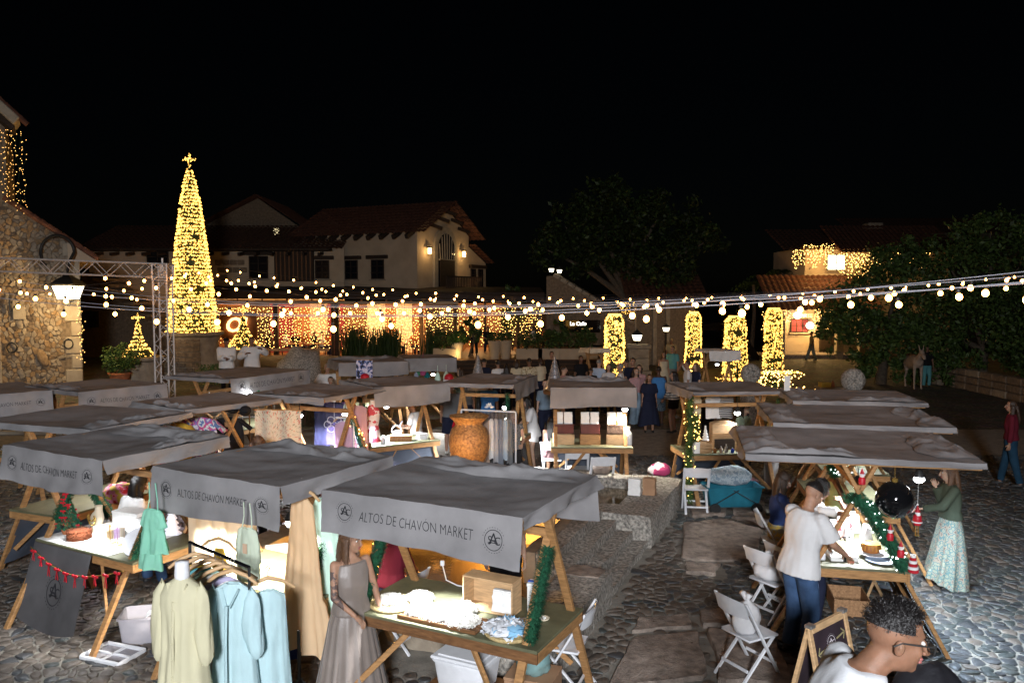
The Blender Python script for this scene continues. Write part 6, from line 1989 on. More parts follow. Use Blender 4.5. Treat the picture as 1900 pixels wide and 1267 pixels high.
person('woman in a white shirt and shorts sorting goods at the clothes rail stall',G(990,17.0),190,1.56,'light',('long','black',.25),(C_white,.9,{'loose':.03,'hem':-.14}),('shorts',C_white,{'len':.5,'loose':.035}),sex='f',lean=10,head=(0,25),lh=(-.10,.38,1.0),rh=(.10,.40,1.0),det=2)
person('girl in pink with very long dark hair sitting on the left white chair',G(1024,16.0),80,1.55,'tan',('long','black',.52),(C_pink,0,{'low':.46}),('shorts',C_pink),sex='f',sit=.45)
person('woman with bare arms behind the white bags',G(1040,16.9),20,1.62,'light',('bun','brown'),(C_grey,0,{'low':.46}),('shorts',C_navy,{'len':.4}),sex='f')
person('person in a red dress behind the terracotta urn',G(853,16.0),60,1.40,'tan',('bun','black'),(C_red,.8),('dress',C_red,{'len':.98,'flare':.16}),sex='f')
person('person in grey t-shirt and navy shorts seen from behind left of the urn',G(836,18.6),95,1.70,'tan',('short','brown'),(C_grey,.8,{'loose':.03}),('shorts',C_navy,{'len':.9,'loose':.03}),shoes=(.55,.53,.5))
p32=person('woman in white t-shirt and black trousers reading her phone at the basket stall',G(772,16.2),160,1.58,'tan',('bun','black'),(C_white,.7,{'loose':.02}),('trousers',C_black,{'loose':.02}),sex='f',lean=6,head=(0,28),rh=(.05,.32,1.15),lh=(-.07,.32,1.12),det=2)
phone('phone held by the woman in white t-shirt and black trousers',p32,1,30)
person('seated man in a black and white striped shirt bending forward',G(668,12.6),190,1.72,'dark',('short','black'),(C_stripe,.9),('trousers',C_navy),sit=.46,lean=22,head=(0,25))
person('woman with very long brown hair in black seen from behind',G(474,11.5),150,1.66,'light',('long','light_brown',.62),(C_black,1.8),('trousers',C_black),sex='f',head=(30,0))
person('black-haired woman in a white t-shirt behind the jewellery table',G(222,9.75),60,1.66,'brown',('long','black',.36),(C_white,.8,{'loose':.02}),('trousers',C_jean),sex='f',lean=14,sit=.60,head=(-20,20),det=2,build=1.08)
person('seated person in navy looking down behind the pastel dresses',G(412,8.9),185,1.62,'tan',('bun','black'),(C_navy,1.8),('trousers',C_navy),sex='f',sit=.46,head=(0,25))
GD=mat('taupe_satin',(.20,.165,.145),.45,.10,5,.12,60,spec=.5,sheen=.2)
pg=person('woman in a long taupe halter dress with a tattooed arm beside the nearest stall',G(645,6.95),-52,1.66,'tan',('long','light_brown',.40),(GD,0,{'low':.50,'loose':.018}),('dress',GD,{'len':1.08,'flare':.20,'folds':19,'top':.16}),sex='f',head=(25,6),rh=(.10,.28,1.02),lh=(-.22,.18,.95),re=(.9,-.6,-.3),det=2,extra='tattoo')
person('woman in a black top and patterned open kimono behind the nearest stall',G(938,8.6),-95,1.68,'light',('long','brown'),([C_black],0,{'low':.48}),('trousers',C_black),sex='f',det=1)
kp=bpy.data.objects['person.042']if 'person.042' in bpy.data.objects else None
person('seated person in maroon behind the left garland of the nearest stall',G(722,8.5),60,1.66,'tan',('bun','black'),(C_maroon,1.6),('trousers',C_navy),sex='f',sit=.46)
tz=.68
person('man in a white striped hoodie and dark cap standing on the terrace',G(419,24,tz),-70,1.76,'brown',('short','black'),(C_white,1.9,{'loose':.045,'hem':-.08}),('trousers',C_black),hat=(C_black,'cap'),rh=(.06,.32,1.18),lh=(-.06,.32,1.15))
person('bearded man in a white jacket standing on the terrace',G(466,23.8,tz),-60,1.80,'brown',('short','black'),(C_white,1.9,{'loose':.05,'hem':-.08}),('trousers',C_navy),lh=(-.2,.34,1.42),rh=(.22,.3,1.3))
person('man in a white polo shirt standing above the smiling girl',G(606,22.4),-70,1.80,'tan',('short','grey'),(C_white,.8,{'loose':.03}),('trousers',C_navy),rh=(.3,.05,.95))
person('smiling girl with dark hair in front of the man in white polo',G(612,20.9),-85,1.58,'tan',('bun','black'),(C_white,.6),('trousers',C_navy),sex='f')
person('child peering over the crates of the bottle stall',G(1336,15.8),-95,1.25,'light',('short','brown'),(cm('check',(.3,.4,.55)),.7),('trousers',C_navy))
person('woman in pale green with goggles on her head sitting in the bottle stall',G(1383,15.9),-60,1.55,'light',('long','black',.3),(C_mint,1.6),('trousers',C_black),sex='f',head=(0,22))
person('dark-haired woman in yellow and white beside the bottle stall',G(1440,14.7),195,1.60,'tan',('bob','black'),(cm('straw',(.5,.44,.2)),.8),('trousers',C_white),sex='f',head=(0,20))
person('dark-haired man behind the rearmost right-hand canopy',G(1563,17.0),90,1.66,'tan',('short','black'),(C_navy,.8),('trousers',C_navy))
person('person in white top and patterned trousers walking past the lit house porch',G(1507,45.8),175,1.68,'tan',('short','black'),(C_cream,.8),('trousers',C_paisley,{'loose':.03}),feet=((-.08,-.25,.07),(.08,.28,.07)))
person('person in teal trousers standing beside the donkey',G(1722,32.4),-100,1.70,'brown',('short','black'),(C_black,.8),('trousers',C_teal))
gs_=[(432,0),(500,1),(529,2),(548,1),(565,0),(583,1),(597,2),(608,0),(652,1),(710,2),(735,1),(768,0),(905,1),(990,2),(1010,0)]
lab=['guest in orange by the slat screen','dark-haired guest right of the slim post','guest with an orange cap near the red wall','guest in black by the red wall','guest leaning forward by the red curtain','guest in a white shirt and white cap','guest in dark clothes behind the white cap','large guest in white next to the thick post','guest in pink behind the spiky plants','guest in a white shirt between spiky plants','dark guest facing right between the spiky plants','woman in dark clothes near the yellow post','guest sitting far back behind the waiter','guest with a lit phone behind the planters','guest in pink behind the cafe plants']
cols=[cm('orange',(.5,.16,.05)),C_black,C_white]
for i,((px,c),l)in enumerate(zip(gs_,lab)):
 dd=(43.9+(i%3)*.5)if px<800 else 41.5+(i%2)
 person(l+' seated in the restaurant',G(px,dd,.4 if px<800 else .78),(-90,160,20,-60)[i%4],1.70,('tan','light','brown')[i%3],(('short','long','short')[i%3],('black','brown')[i%2]),(cols[c],.8),('trousers',C_navy),sit=.46,det=0,rh=(.12,.35,.78),lh=(-.12,.35,.78))
for i,px in enumerate((465,540,585,665,722,750)):
 t=thing('restaurant_table',['restaurant table behind the men in white','restaurant table left of the white-capped guest','restaurant table before the white-capped guest','restaurant table behind the tallest spiky plants','restaurant table left of the woman in dark clothes','restaurant table right of the spiky plant'][i],'table',G(px,43.3,.4))
 m=MB();m.box((0,0,.73),(1.0,.8,.04),bev=.01);m.build('table_top',M_wood,t)
 m=MB();m.tube([(0,0,0),(0,0,.72)],.04,8);m.lathe([(.25,0),(.24,.03),(.05,.05)],12);m.build('table_leg',M_black,t)
# ================================================================== FURNITURE AND GOODS
def make_chair(label,loc,rz):
 t=thing('folding_chair',label,'chair',loc,rz,'white folding chairs')
 for s in(-1,1):
  m=MB();m.beam((s*.205,.24,0),(s*.205,-.24,.82),.022,.045,(1,0,0),bev=.008);m.build('back_post',M_white,t,smooth=40)
  m=MB();m.beam((s*.178,-.26,0),(s*.178,.16,.43),.02,.04,(1,0,0),bev=.008);m.build('leg',M_white,t,smooth=40)
 m=MB()
 m.grid(lambda u,v:Vector(((u-.5)*.385,-.17+.38*v,.452-.02*math.sin(math.pi*u)*math.sin(math.pi*v)-.01*v)),8,8)
 m.box((0,.02,.432),(.39,.385,.022),bev=.01);m.build('seat',M_white,t,smooth=40)
 m=MB()
 m.grid(lambda u,v:Vector(((u-.5)*.40,-.185-.05*v-.045*math.sin(math.pi*u),.66+.155*v+.02*math.sin(math.pi*u)*v)),12,4)
 m.grid(lambda u,v:Vector(((.5-u)*.40,-.203-.05*v-.045*math.sin(math.pi*u),.66+.155*v+.02*math.sin(math.pi*u)*v)),12,4)
 m.build('backrest',M_white,t,smooth=40)
 m=MB();m.beam((-.2,.175,.16),(.2,.175,.16),.02,.03);m.beam((-.175,-.17,.14),(.175,-.17,.14),.02,.03);m.build('stretcher',M_white,t)
 return t
ch0=make_chair('white folding chair nearest the camera with a white plastic bag on its seat',at(1388,1172,.43)*1,R(-62))
CT=tree_of(ch0)
def chair(label,p,rz):
 c=copy_tree(ch0,CT);c.location=(p[0],p[1],0);c.rotation_euler=(0,0,R(rz));c['label']=label;return c
ch0.location.z=0
chair('white folding chair with a knotted white bag behind the nearest chair',at(1432,1075,.43),-58)
chair('empty white folding chair beside the fountain corner and teal cart',at(1291,905,.43),-8)
chair('white folding chair under the seated person in mustard trousers',G(1448,10.5),-100)
chair('white folding chair tilted behind the man in jeans, blue item on it',G(1478,9.2),-70)
chair('left of the three white chairs before the white bag stall',G(1026,15.9),-10)
chair('middle of the three white chairs before the white bag stall',G(1072,15.0),-4)
chair('right of the three white chairs before the white bag stall',G(1118,14.4),2)
chair('white folding chair behind the canopy near the phone-reading woman',G(766,13.6),-30)
chair('white folding chair at the right rear corner of the nearest stall',G(1052,7.35),70)
chair('white folding chair behind the left garland of the nearest stall',G(738,8.3),60)
chair('white folding chair behind the pastel dress stall',G(520,9.4),20)
chair('white folding chair of the striped man',G(668,12.75),100)
cc=thing('cafe_chair','dark cafe chair on the restaurant terrace','chair',(0,0,0),0,'cafe chairs of the restaurant')
m=MB();m.box((0,0,.44),(.42,.42,.03),bev=.008);m.build('seat',M_darkwood,cc)
m=MB();m.box((0,-.2,.75),(.4,.025,.3),bev=.008);m.build('backrest',M_darkwood,cc)
for a in(-1,1):
 for b in(-1,1):
  m=MB();m.beam((a*.18,b*.18,0),(a*.18,b*.19,.62 if b<0 else .43),.03,.03);m.build('leg',M_darkwood,cc)
CCT=tree_of(cc);first=True
for o in[o for o in bpy.data.objects if o.name.startswith('person')and str(o.get('label','')).endswith('seated in the restaurant')]:
 c=cc if first else copy_tree(cc,CCT);first=False
 c.location=o.location;c.rotation_euler=o.rotation_euler;c['label']='dark cafe chair of the '+o['label'].replace(' seated in the restaurant','')
for l,(px,d,rz)in(('stool',(412,8.95,95)),('stool',(722,8.55,-30))):
 t=thing('wooden_stool','wooden stool under the seated person in '+('navy' if px==412 else 'maroon'),'stool',G(px,d),R(rz))
 m=MB();m.lathe([(.17,.41),(.18,.43),(.17,.45),(0,.455)],18);m.build('seat',M_wood,t)
 for k in range(4):
  a=k*math.pi/2+.7;m=MB();m.tube([(.2*math.cos(a),.2*math.sin(a),0),(.12*math.cos(a),.12*math.sin(a),.42)],.018,7);m.build('leg',M_wood,t)
def bag(name,label,loc,s,mt,seed=1,knot=True,rz=0,cat='bag',sink=.35):
 m=MB();m.ell((0,0,0),(s[0]/2,s[1]/2,s[2]/2),None,26,18)
 V=[]
 for p in m.v:
  p=Vector(p);q=p.normalized()if p.length else p
  j=1+.16*mnoise.noise(q*2.2+Vector((seed,0,0)))+.10*abs(mnoise.noise(q*5+Vector((0,seed,0))))+.05*mnoise.noise(q*11)
  v=p*j;v.z=max(v.z,-s[2]*sink);V.append(v+Vector((0,0,s[2]*sink)))
 m.v=[tuple(v)for v in V]
 if knot:
  zt=s[2]*(.5+sink)
  m.tube([(0,0,zt-.05),(.01,0,zt+.01),(.03,.01,zt+.07)],[.03,.015,.035],8);m.tube([(0,0,zt),(-.04,0,zt+.06),(-.07,.01,zt+.05)],[.015,.03,.03],8)
 o=m.build(name,mt,None,smooth='all',loc=loc,rz=rz)
 return tag(o,label,cat)
M_bagw=mat('thin_white_plastic',(.74,.73,.74),.35,.06,9,.3,25,spec=.5)
cpos=Vector(ch0.location);bag('plastic_bag','white plastic bag slumped against the back of the nearest folding chair',(cpos.x-.03,cpos.y-.03,.45),(.22,.30,.36),M_bagw,3,True,R(-62))
bag('plastic_bag','knotted white plastic bag on the seat behind the nearest chair',tuple(at(1432,1075,.43)+Vector((0,0,.025))),(.42,.34,.28),M_bagw,5,True)
bag('cloth_bag','beige cloth bag heap on the ground left of the urn',G(818,14.6),(.62,.5,.55),mat('jute',(.33,.28,.22),.95,.2,8,.3,60),7,False)
bag('towel_bundle','pink and white bundle with a black strap by the fountain corner',tuple(at(1224,880,.32)),(.42,.34,.26),pattern('pinkwhite',[(.7,.66,.66),(.55,.06,.18)],3,'NOISE'),9,False)
bag('cloth_bundle','pale blue patterned cloth bundle in the teal cart',tuple(G(1358,13.55,.50)),(.75,.5,.34),pattern('bluecloth',[(.28,.36,.42),(.42,.5,.55),(.22,.3,.38)],12,'NOISE'),11,False)
bag('clear_bag','clear plastic wrap heap behind the fountain corner',tuple(G(1250,14.2,.02)),(.62,.5,.5),mat('clear_wrap',(.4,.38,.36),.2,.1,8,.4,20,alpha=.45,spec=.6),13,False)
bag('plastic_bag','white plastic bag on the ground at the foot of the urn',G(920,13.9,.02),(.3,.25,.3),M_bagw,15)
def crate(name,label,loc,size,rz,mt=M_wood_l,open_='top',slats=0,cat='crate',group=None,stamp=False):
 w,d,h=size
 t=thing(name,label,cat,loc,rz,group);th=.014
 P={'bottom':((0,0,th/2),(w,d,th)),'top':((0,0,h-th/2),(w,d,th)),'left':((-w/2+th/2,0,h/2),(th,d-.004,h-2*th-.002)),'right':((w/2-th/2,0,h/2),(th,d-.004,h-2*th-.002)),'front':((0,-d/2+th/2,h/2),(w-2*th-.002,th,h-2*th-.002)),'back':((0,d/2-th/2,h/2),(w-2*th-.002,th,h-2*th-.002))}
 for k,(c,s)in P.items():
  if k==open_:continue
  if slats and k in('front','back'):
   for i in range(slats):
    m=MB();m.box((c[0],c[1],th+(h-2*th)*(i+.5)/slats),(s[0],s[1],(h-2*th)/slats-.012),bev=.003);m.build('slat',mt,t)
  else:
   m=MB();m.box(c,s,bev=.003);m.build('panel',mt,t)
 return t
def paper_bag(label,loc,w,d,h,rz,mt=M_whitepaper,seal=True,group=None):
 t=thing('paper_bag',label,'paper bag',loc,rz,group);r=random.Random(int(w*1000+loc[0]*77))
 m=MB()
 def f(a,z):
  k=1-.04*z
  n=mnoise.noise(Vector((a[0]*9,a[1]*9,z*4+loc[0])))*.012
  return Vector((a[0]*w/2*k+n,a[1]*d/2*(1-.55*z*seal)*k+n,z*h))
 ring=[(-1,-1),(0,-1.05),(1,-1),(1.03,0),(1,1),(0,1.05),(-1,1),(-1.03,0)]
 V,F=[],[]
 for i in range(7):
  for a in ring:V.append(f(a,i/6))
 for i in range(6):
  for k in range(8):F.append((i*8+k,i*8+(k+1)%8,(i+1)*8+(k+1)%8,(i+1)*8+k))
 F.append(tuple(range(48,56)))
 m.add(V,F);m.build('bag_body',mt,t,smooth=50)
 m=MB()
 if seal:
  m.box((0,-d/4,h*.86),(w*.92,.012,h*.2),bev=.003)
  m.build('folded_flap',mt,t)
 else:
  m.tube([(-w*.22,0,h),(-w*.16,0,h+.07),(w*.16,0,h+.07),(w*.22,0,h)],.005,5);m.build('handle',mt,t)
 return t
def bin_(name,label,loc,size,rz,mt,lid=None,cat='plastic bin'):
 w,d,h=size;t=thing(name,label,cat,loc,rz)
 m=MB();th=.012
 def ring(k,z):return[Vector((a*w/2*k,b*d/2*k,z))for a,b in((-1,-.86),(-.86,-1),(.86,-1),(1,-.86),(1,.86),(.86,1),(-.86,1),(-1,.86))]
 R_=[ring(.86,0),ring(1,h),ring(1.05,h),ring(1.05,h-.02),ring(.97,h-.004),ring(.83,.012)]
 V=sum(R_,[]);F=[tuple(range(7,-1,-1))]
 for i in range(5):
  for k in range(8):F.append((i*8+k,i*8+(k+1)%8,(i+1)*8+(k+1)%8,(i+1)*8+k))
 F.append(tuple(40+k for k in range(8)))
 m.add(V,F);m.build('tub',mt,t,smooth=40)
 if lid:
  m=MB();m.box((0,0,h+.015),(w*1.07,d*1.07,.03),bev=.01);m.box((0,0,h+.035),(w*.85,d*.85,.016),bev=.006);m.build('lid',lid,t)
 return t
def mat_round(label,loc,r,mt=None,cat='woven mat'):
 mt=mt or mat('straw',(.48,.36,.17),.8,.3,30,.4,90)
 t=thing('woven_mat',label,cat,loc)
 m=MB()
 for i in range(6):
  q=r*(i+1)/6;m.tube([(q*math.cos(a),q*math.sin(a),.012+.003*(i%2))for a in[2*math.pi*j/28 for j in range(29)]],r/12,6,caps=False)
 m.build('coils',mt,t,smooth='all')
 m=MB()
 for j in range(36):
  a=2*math.pi*j/36;m.tube([(r*.98*math.cos(a),r*.98*math.sin(a),.014),(r*1.1*math.cos(a+.09),r*1.1*math.sin(a+.09),.020),(r*.99*math.cos(a+.17),r*.99*math.sin(a+.17),.014)],.004,4)
 m.build('edge_loops',mt,t);return t
def fluff(name,label,loc,r,h,n,mt,seed=1,cat='crochet piece',size=.05):
 """lace / crochet / feather heap: a lumpy core covered by small loops"""
 rg=np.random.default_rng(seed);t=thing(name,label,cat,loc)
 m=MB();m.ell((0,0,h*.4),(r,r*.85,h*.6),None,18,12)
 m.v=[tuple(Vector((v[0],v[1],max(v[2],.002)))*(1+.25*mnoise.noise(Vector(v)*12+Vector((seed,0,0)))))for v in m.v]
 m.v=[(x,y,max(.001,z))for x,y,z in m.v]
 m.build('knit_core',mt,t,smooth='all')
 a=rg.uniform(0,6.28,n);q=np.sqrt(rg.random(n))*r*1.1
 P=np.stack([q*np.cos(a),q*np.sin(a),h*(1-(q/r/1.15)**2)+rg.random(n)*.02],1);P[:,2]=np.maximum(P[:,2],.01)
 V,F=cards(P,size,.8,.35,rg);link('loops',np_mesh('loops',V,F,mt),t);return t
def bottle(label,loc,r,h,mt,capm=M_white,group=None,cat='bottle',name='bottle'):
 t=thing(name,label,cat,loc,0,group)
 m=MB();m.lathe([(r*.9,0),(r,.01),(r,h*.6),(r*.8,h*.7),(r*.38,h*.8),(r*.38,h*.9)],14);m.build('bottle_body',mt,t,smooth=40)
 m=MB();m.lathe([(r*.44,h*.88),(r*.44,h),(0,h)],10);m.build('cap',capm,t,smooth=40);return t
def gift_box(name,label,loc,size,rz,mt,lidm=None,cat='box',band=None,tilt=0):
 w,d,h=size;t=thing(name,label,cat,loc,rz)
 if tilt:t.rotation_euler=(R(tilt),0,rz)
 m=MB();m.box((0,0,h/2),(w,d,h),bev=.004);m.build('box_body',mt,t)
 m=MB();m.box((0,0,h-.012),(w+.008,d+.008,.03),bev=.004);m.build('lid',lidm or mt,t)
 if band:
  m=MB();m.box((0,0,h/2+.004),(w+.012,.03,h+.014),bev=.002);m.build('band',band,t)
 return t
k='S1'
crate('wooden_crate','open pine wine crate standing on its side on the nearest stall',SP(k,.22,.10),(.50,.19,.30),SY(k,0),M_wood_l,'front')
V,F=text_mesh('mar de plata',.045,None)
for x in(.30,.40):paper_bag(('left' if x<.35 else 'right')+' white paper bag inside the open wine crate',SP(k,x,.08,TT+.03),.10,.09,.185,SY(k,4))
gift_box('paper_carton','white carton with blue tape behind the wine crate',SP(k,.57,.24),(.10,.11,.26),SY(k,10),M_whitepaper,None,'carton',mat('blue_tape',(.03,.10,.45),.4,0))
mat_round('round woven mat under the white crochet pieces at the left end',SP(k,-.62,-.22),.20)
M_crochet=mat('white_crochet',(.78,.76,.70),.95,.08,40,.5,140)
for i,(x,y,r,h,l)in enumerate(((-.66,-.20,.13,.05,'leftmost white crochet heap on the woven mat'),(-.45,-.05,.12,.06,'white feathery crochet heap behind the brown tray'),(-.28,-.27,.14,.05,'white crochet heap on the brown tray, left one'),(.02,-.06,.12,.07,'white feathery ornament in front of the wine crate'),(-.06,-.29,.15,.05,'white crochet heap on the brown tray, middle one'),(.17,-.32,.14,.05,'white crochet heap with bells at the right of the tray'))):
 fluff('crochet_piece',l,SP(k,x,y,TT+(.035 if 'tray' in l or i in(2,4,5)else .03 if i==0 else .0145)),r,h,700,M_crochet,30+i,size=.03)
t=thing('wooden_tray','long brown wooden tray along the front of the nearest stall','tray',SP(k,-.03,-.31),SY(k))
m=MB();m.box((0,0,.008),(.78,.28,.016),bev=.003);m.build('tray_base',M_wood_d,t)
for s in(-1,1):
 m=MB();m.box((0,s*.135,.017),(.78,.014,.034),bev=.003);m.build('tray_edge',M_wood_d,t)
mat_round('round straw mat under the blue and white cloth',SP(k,.60,-.28),.20)
fluff('folded_cloth','folded white and blue cloth on the round straw mat',SP(k,.57,-.30,TT+.03),.19,.08,160,pattern('blue_white',[(.72,.74,.78),(.72,.74,.78),(.25,.5,.72)],7,'NOISE'),40,'cloth',.07)
t=thing('phone','dark phone lying on the nearest stall left of the wine crate','phone',SP(k,-.13,.28),SY(k,40));m=MB();m.box((0,0,.006),(.08,.16,.01),bev=.004);m.build('case',M_black,t);m=MB();m.box((0,0,.012),(.072,.15,.002));m.build('screen',M_blackgloss,t)
for i,(x,y,l)in enumerate(((.60,-.02,'small silver trinket dish right of the wine crate'),(.72,.10,'pale shell dish near the right garland'))):
 t=thing('trinket_dish',l,'dish',SP(k,x,y));m=MB();m.lathe([(.04,0),(.055,.006),(.06,.018),(.052,.016),(.03,.008),(0,.008)],16);m.build('dish',M_metal if i==0 else M_cream,t,smooth='all')
 m=MB()
 for q in range(5):m.ell((.02*math.cos(q*1.3),.02*math.sin(q*1.3),.014),.009,None,8,6)
 m.build('beads',M_gold if i==0 else M_whitepaper,t)
t=thing('string_cable','white power cable running along the back of the nearest stall','cable',SP(k,-.5,.42));m=MB();m.tube([(0,0,.2),(.04,-.02,.05),(.15,-.06,.012),(.35,-.15,.01)],.006,6);m.box((0,0,.21),(.04,.03,.05),bev=.006);m.build('cord',M_white,t)
bin_('styrofoam_box','white styrofoam box under the nearest stall',SP(k,.08,-.1,.30),(.5,.36,.24),SY(k),M_white,M_white,'cool box')
gift_box('support_crate','wooden box carrying the styrofoam box under the nearest stall',SP(k,.08,-.1,0),(.6,.4,.30),SY(k),M_wood_d)
bag('plastic_bag','clear bag with a turquoise cup under the right end of the nearest stall',tuple(SP(k,.62,.12,.42)),(.3,.26,.3),mat('clear_bag_teal',(.25,.42,.42),.2,.2,9,.3,20,alpha=.7,spec=.6),19)
gift_box('cardboard_box','cardboard box under the right end of the nearest stall',SP(k,.62,.12,0),(.42,.36,.42),SY(k,8),mat('cardboard',(.36,.21,.12),.85,.1,6))
def wood_hanger(t,w=.40):
 m=MB();m.tube([(-w/2,0,-.10),(-w*.3,0,-.04),(0,0,0),(w*.3,0,-.04),(w/2,0,-.10)],[.012,.015,.018,.015,.012],8)
 m.tube([(0,0,0),(0,0,.05),(.018,0,.075),(0,0,.09),(-.018,0,.078)],.003,5,mi=1);m.build('hanger',[M_wood_l,M_metal],t,smooth=True)
def garment(label,loc,rz,mt,prof,folds=7,amp=.09,name='dress',cat='dress',hanger=True,straps=0,sleeves=0,n=56,seed=1,ph=0,extra=None):
 """prof: (z below the hanger, half width, half depth) from top to hem"""
 t=thing(name,label,cat,loc,rz);m=MB()
 zs=[p[0]for p in prof];Ls=zs[-1]
 nv=26
 def f(u,v):
  z=Ls*v;w=float(np.interp(z,zs,[p[1]for p in prof]));dp=float(np.interp(z,zs,[p[2]for p in prof]))
  a=2*math.pi*u;c_,s_=math.cos(a),math.sin(a)
  fo=amp*(v**.7)*(math.sin(folds*a+ph+1.4*math.sin(a+seed)+v)+.4*math.sin(folds*2.3*a+seed+2*v))
  wr=.014*mnoise.noise(Vector((c_*4*w/.2,s_*3+seed,z*5)))+.010*abs(mnoise.noise(Vector((c_*9,seed,z*11))))
  return Vector((w*c_*(1+.25*fo),dp*s_*(1+fo*2.0)+wr+.05*fo*abs(c_),-z*(1+.02*math.sin(3*a+seed)*(v>.95))-.10))
 m.grid(f,n,nv)
 m.build('fabric',mt,t,smooth='all')
 if straps:
  m=MB();w=prof[0][1]
  for s in(-1,1):m.tube([(s*w*.8,0,-.10),(s*w*.62,.01,-.0),(s*w*.5,0,.05+straps)],.006,5)
  m.build('strap',mt,t)
 if sleeves:
  for s in(-1,1):
   m=MB();w=prof[0][1]
   def g(u,v,s=s):
    a=2*math.pi*u;rr=.046+.030*math.sin(math.pi*min(1,v*.95))*(sleeves>.3)
    rr*=(1+.13*math.sin(6*a+7*v)*min(1,2*v+.2))*(1 if v<.93 else .6)*min(1,.12+v*7)
    return Vector((s*(max(w,.13)*.90+.03+.045*v)+.012*math.sin(5*v+2*s)+rr*math.cos(a),.8*rr*math.sin(a)-.02,-.13-sleeves*v+.02*math.sin(a)))
   m.grid(g,20,14);m.build('sleeve',mt,t,smooth='all')
 if hanger:wood_hanger(t)
 return t
F_peach=translucent('peach_cotton',(.92,.67,.42),.4);F_mint=translucent('mint_cotton',(.36,.78,.60),.35);F_mint_l=mat('pale_mint_cotton',(.56,.78,.66),.85,.06,4,.1,90)
F_sage=translucent('sage_linen',(.66,.74,.60),.3);F_khaki=translucent('cream_linen',(.70,.66,.46),.25);F_sky=translucent('sky_linen',(.56,.76,.80),.25)
F_yellow=mat('yellow_cotton',(.62,.38,.05),.9,.1,5)
k='S2';fy=-.5*1.5-.02
def near(px,py,d):return tuple(atd(px,py,d))
def top_at(px,py,d):p=atd(px,py,d);return(p.x,p.y,p.z)
garment('long peach dress with a ruffled hem hanging at the right front of the dress stall',top_at(560,905,7.15),R(-25),F_peach,[(0,.07,.03),(.06,.12,.045),(.30,.145,.06),(.92,.21,.09),(.95,.24,.10),(1.38,.33,.14)],11,.15,seed=3)
garment('mint green dress hanging behind the peach dress',top_at(602,905,7.4),R(-12),F_mint_l,[(0,.09,.03),(.1,.13,.045),(.6,.15,.07),(1.22,.20,.09)],6,.09,seed=5)
garment('bright mint layered top and skirt hanging at the left corner of the dress stall',top_at(283,925,7.3),R(-25),F_mint,[(0,.08,.02),(.02,.115,.03),(.16,.165,.05),(.165,.13,.05),(.20,.13,.05),(.40,.18,.07)],5,.16,straps=.10,seed=7,hanger=False,name='mint_outfit',cat='outfit')
garment('mint green shorts layer under the mint top',top_at(278,970,7.32),R(-25),F_mint,[(0,.10,.035),(.08,.115,.04),(.33,.15,.06)],4,.14,hanger=False,seed=8,name='mint_shorts',cat='shorts')
garment('sage green camisole with a paper tag hanging under the sign of the dress stall',top_at(458,958,6.75),R(-28),F_sage,[(0,.07,.02),(.02,.105,.03),(.15,.135,.045),(.30,.135,.045),(.305,.12,.045),(.47,.12,.05)],4,.12,straps=.07,seed=9,hanger=False,name='camisole',cat='top')
tt=[o for o in bpy.data.objects if o.name=='camisole'][0]
m=MB();m.box((.03,-.058,-.26),(.05,.004,.085),bev=.001);m.build('price_tag',mat('kraft_tag',(.55,.38,.26),.8,0),tt)
t=thing('cream_curtain','tall cream cloth curtain glowing inside the dress stall','curtain',SP('S2',-.30,-.45,1.92),SY('S2'))
m=MB();m.grid(lambda u,v:Vector(((u-.5)*.95,.03*math.sin(u*26)*(.4+v)+.02*math.sin(u*9),-1.72*v)),60,12);m.build('cloth',translucent('cream_voile',(.80,.68,.50),.5),t,smooth='all')
garment('yellow garment hanging behind the cream curtain edge',SP('S2',-.12,-.62,1.42),SY('S2',10),F_yellow,[(0,.05,.02),(.1,.07,.03),(.55,.08,.035)],4,.1,seed=10)
rk_=thing('clothes_rail','black chrome clothes rail with wooden hangers in front of the dress stall','clothes rail',(0,0,0))
a,b=atd(352,1003,6.62),atd(462,1048,6.0);a.z=1.63;b.z=1.63
m=MB();m.tube([a,b],.014,10);m.build('top_bar',M_blackgloss,rk_,smooth=True)
m=MB();m.tube([b,Vector((b.x,b.y,.8))],.012,8);m.tube([Vector((b.x,b.y,.85)),Vector((b.x,b.y,.05))],.018,8);m.beam((b.x-.25,b.y-.12,.05),(b.x+.25,b.y+.12,.05),.03,.03);m.build('stand',M_black,rk_)
m=MB();m.tube([a,Vector((a.x,a.y,.05))],.014,8);m.beam((a.x-.25,a.y-.12,.05),(a.x+.25,a.y+.12,.05),.03,.03);m.build('stand',M_black,rk_)
dirb=(b-a);angb=math.atan2(dirb.y,dirb.x)
hg=['yellow sleeve','teal top','grey blouse','white blouse','lilac blouse','pale shirt']
for i,(mt,l)in enumerate(((F_yellow,'yellow top on the first hanger of the rail'),(C_teal,'teal top on the second hanger of the rail'),(F_mint_l,'pale mint blouse on the third hanger of the rail'),(C_white,'white blouse on the fourth hanger of the rail'),(cm('lilac',(.45,.42,.6)),'lilac blouse on the fifth hanger of the rail'),(C_white,'second white blouse on the sixth hanger of the rail'))):
 p=a.lerp(b,.08+i*.125);garment(l,(p.x,p.y,1.55),angb+R(62),mt,[(0,.06,.02),(.05,.16,.025),(.5,.15,.03),(.85,.17,.035)],5,.06,seed=20+i,name='blouse',cat='blouse',n=30)
p=a.lerp(b,.84)
garment('long pale blue button dress with puffed sleeves at the front of the rail',(p.x-.02,p.y-.08,1.60),R(-8),F_sky,[(0,.06,.03),(.05,.16,.05),(.25,.18,.075),(.50,.155,.075),(.55,.17,.08),(1.45,.26,.13)],9,.13,sleeves=.52,seed=31)
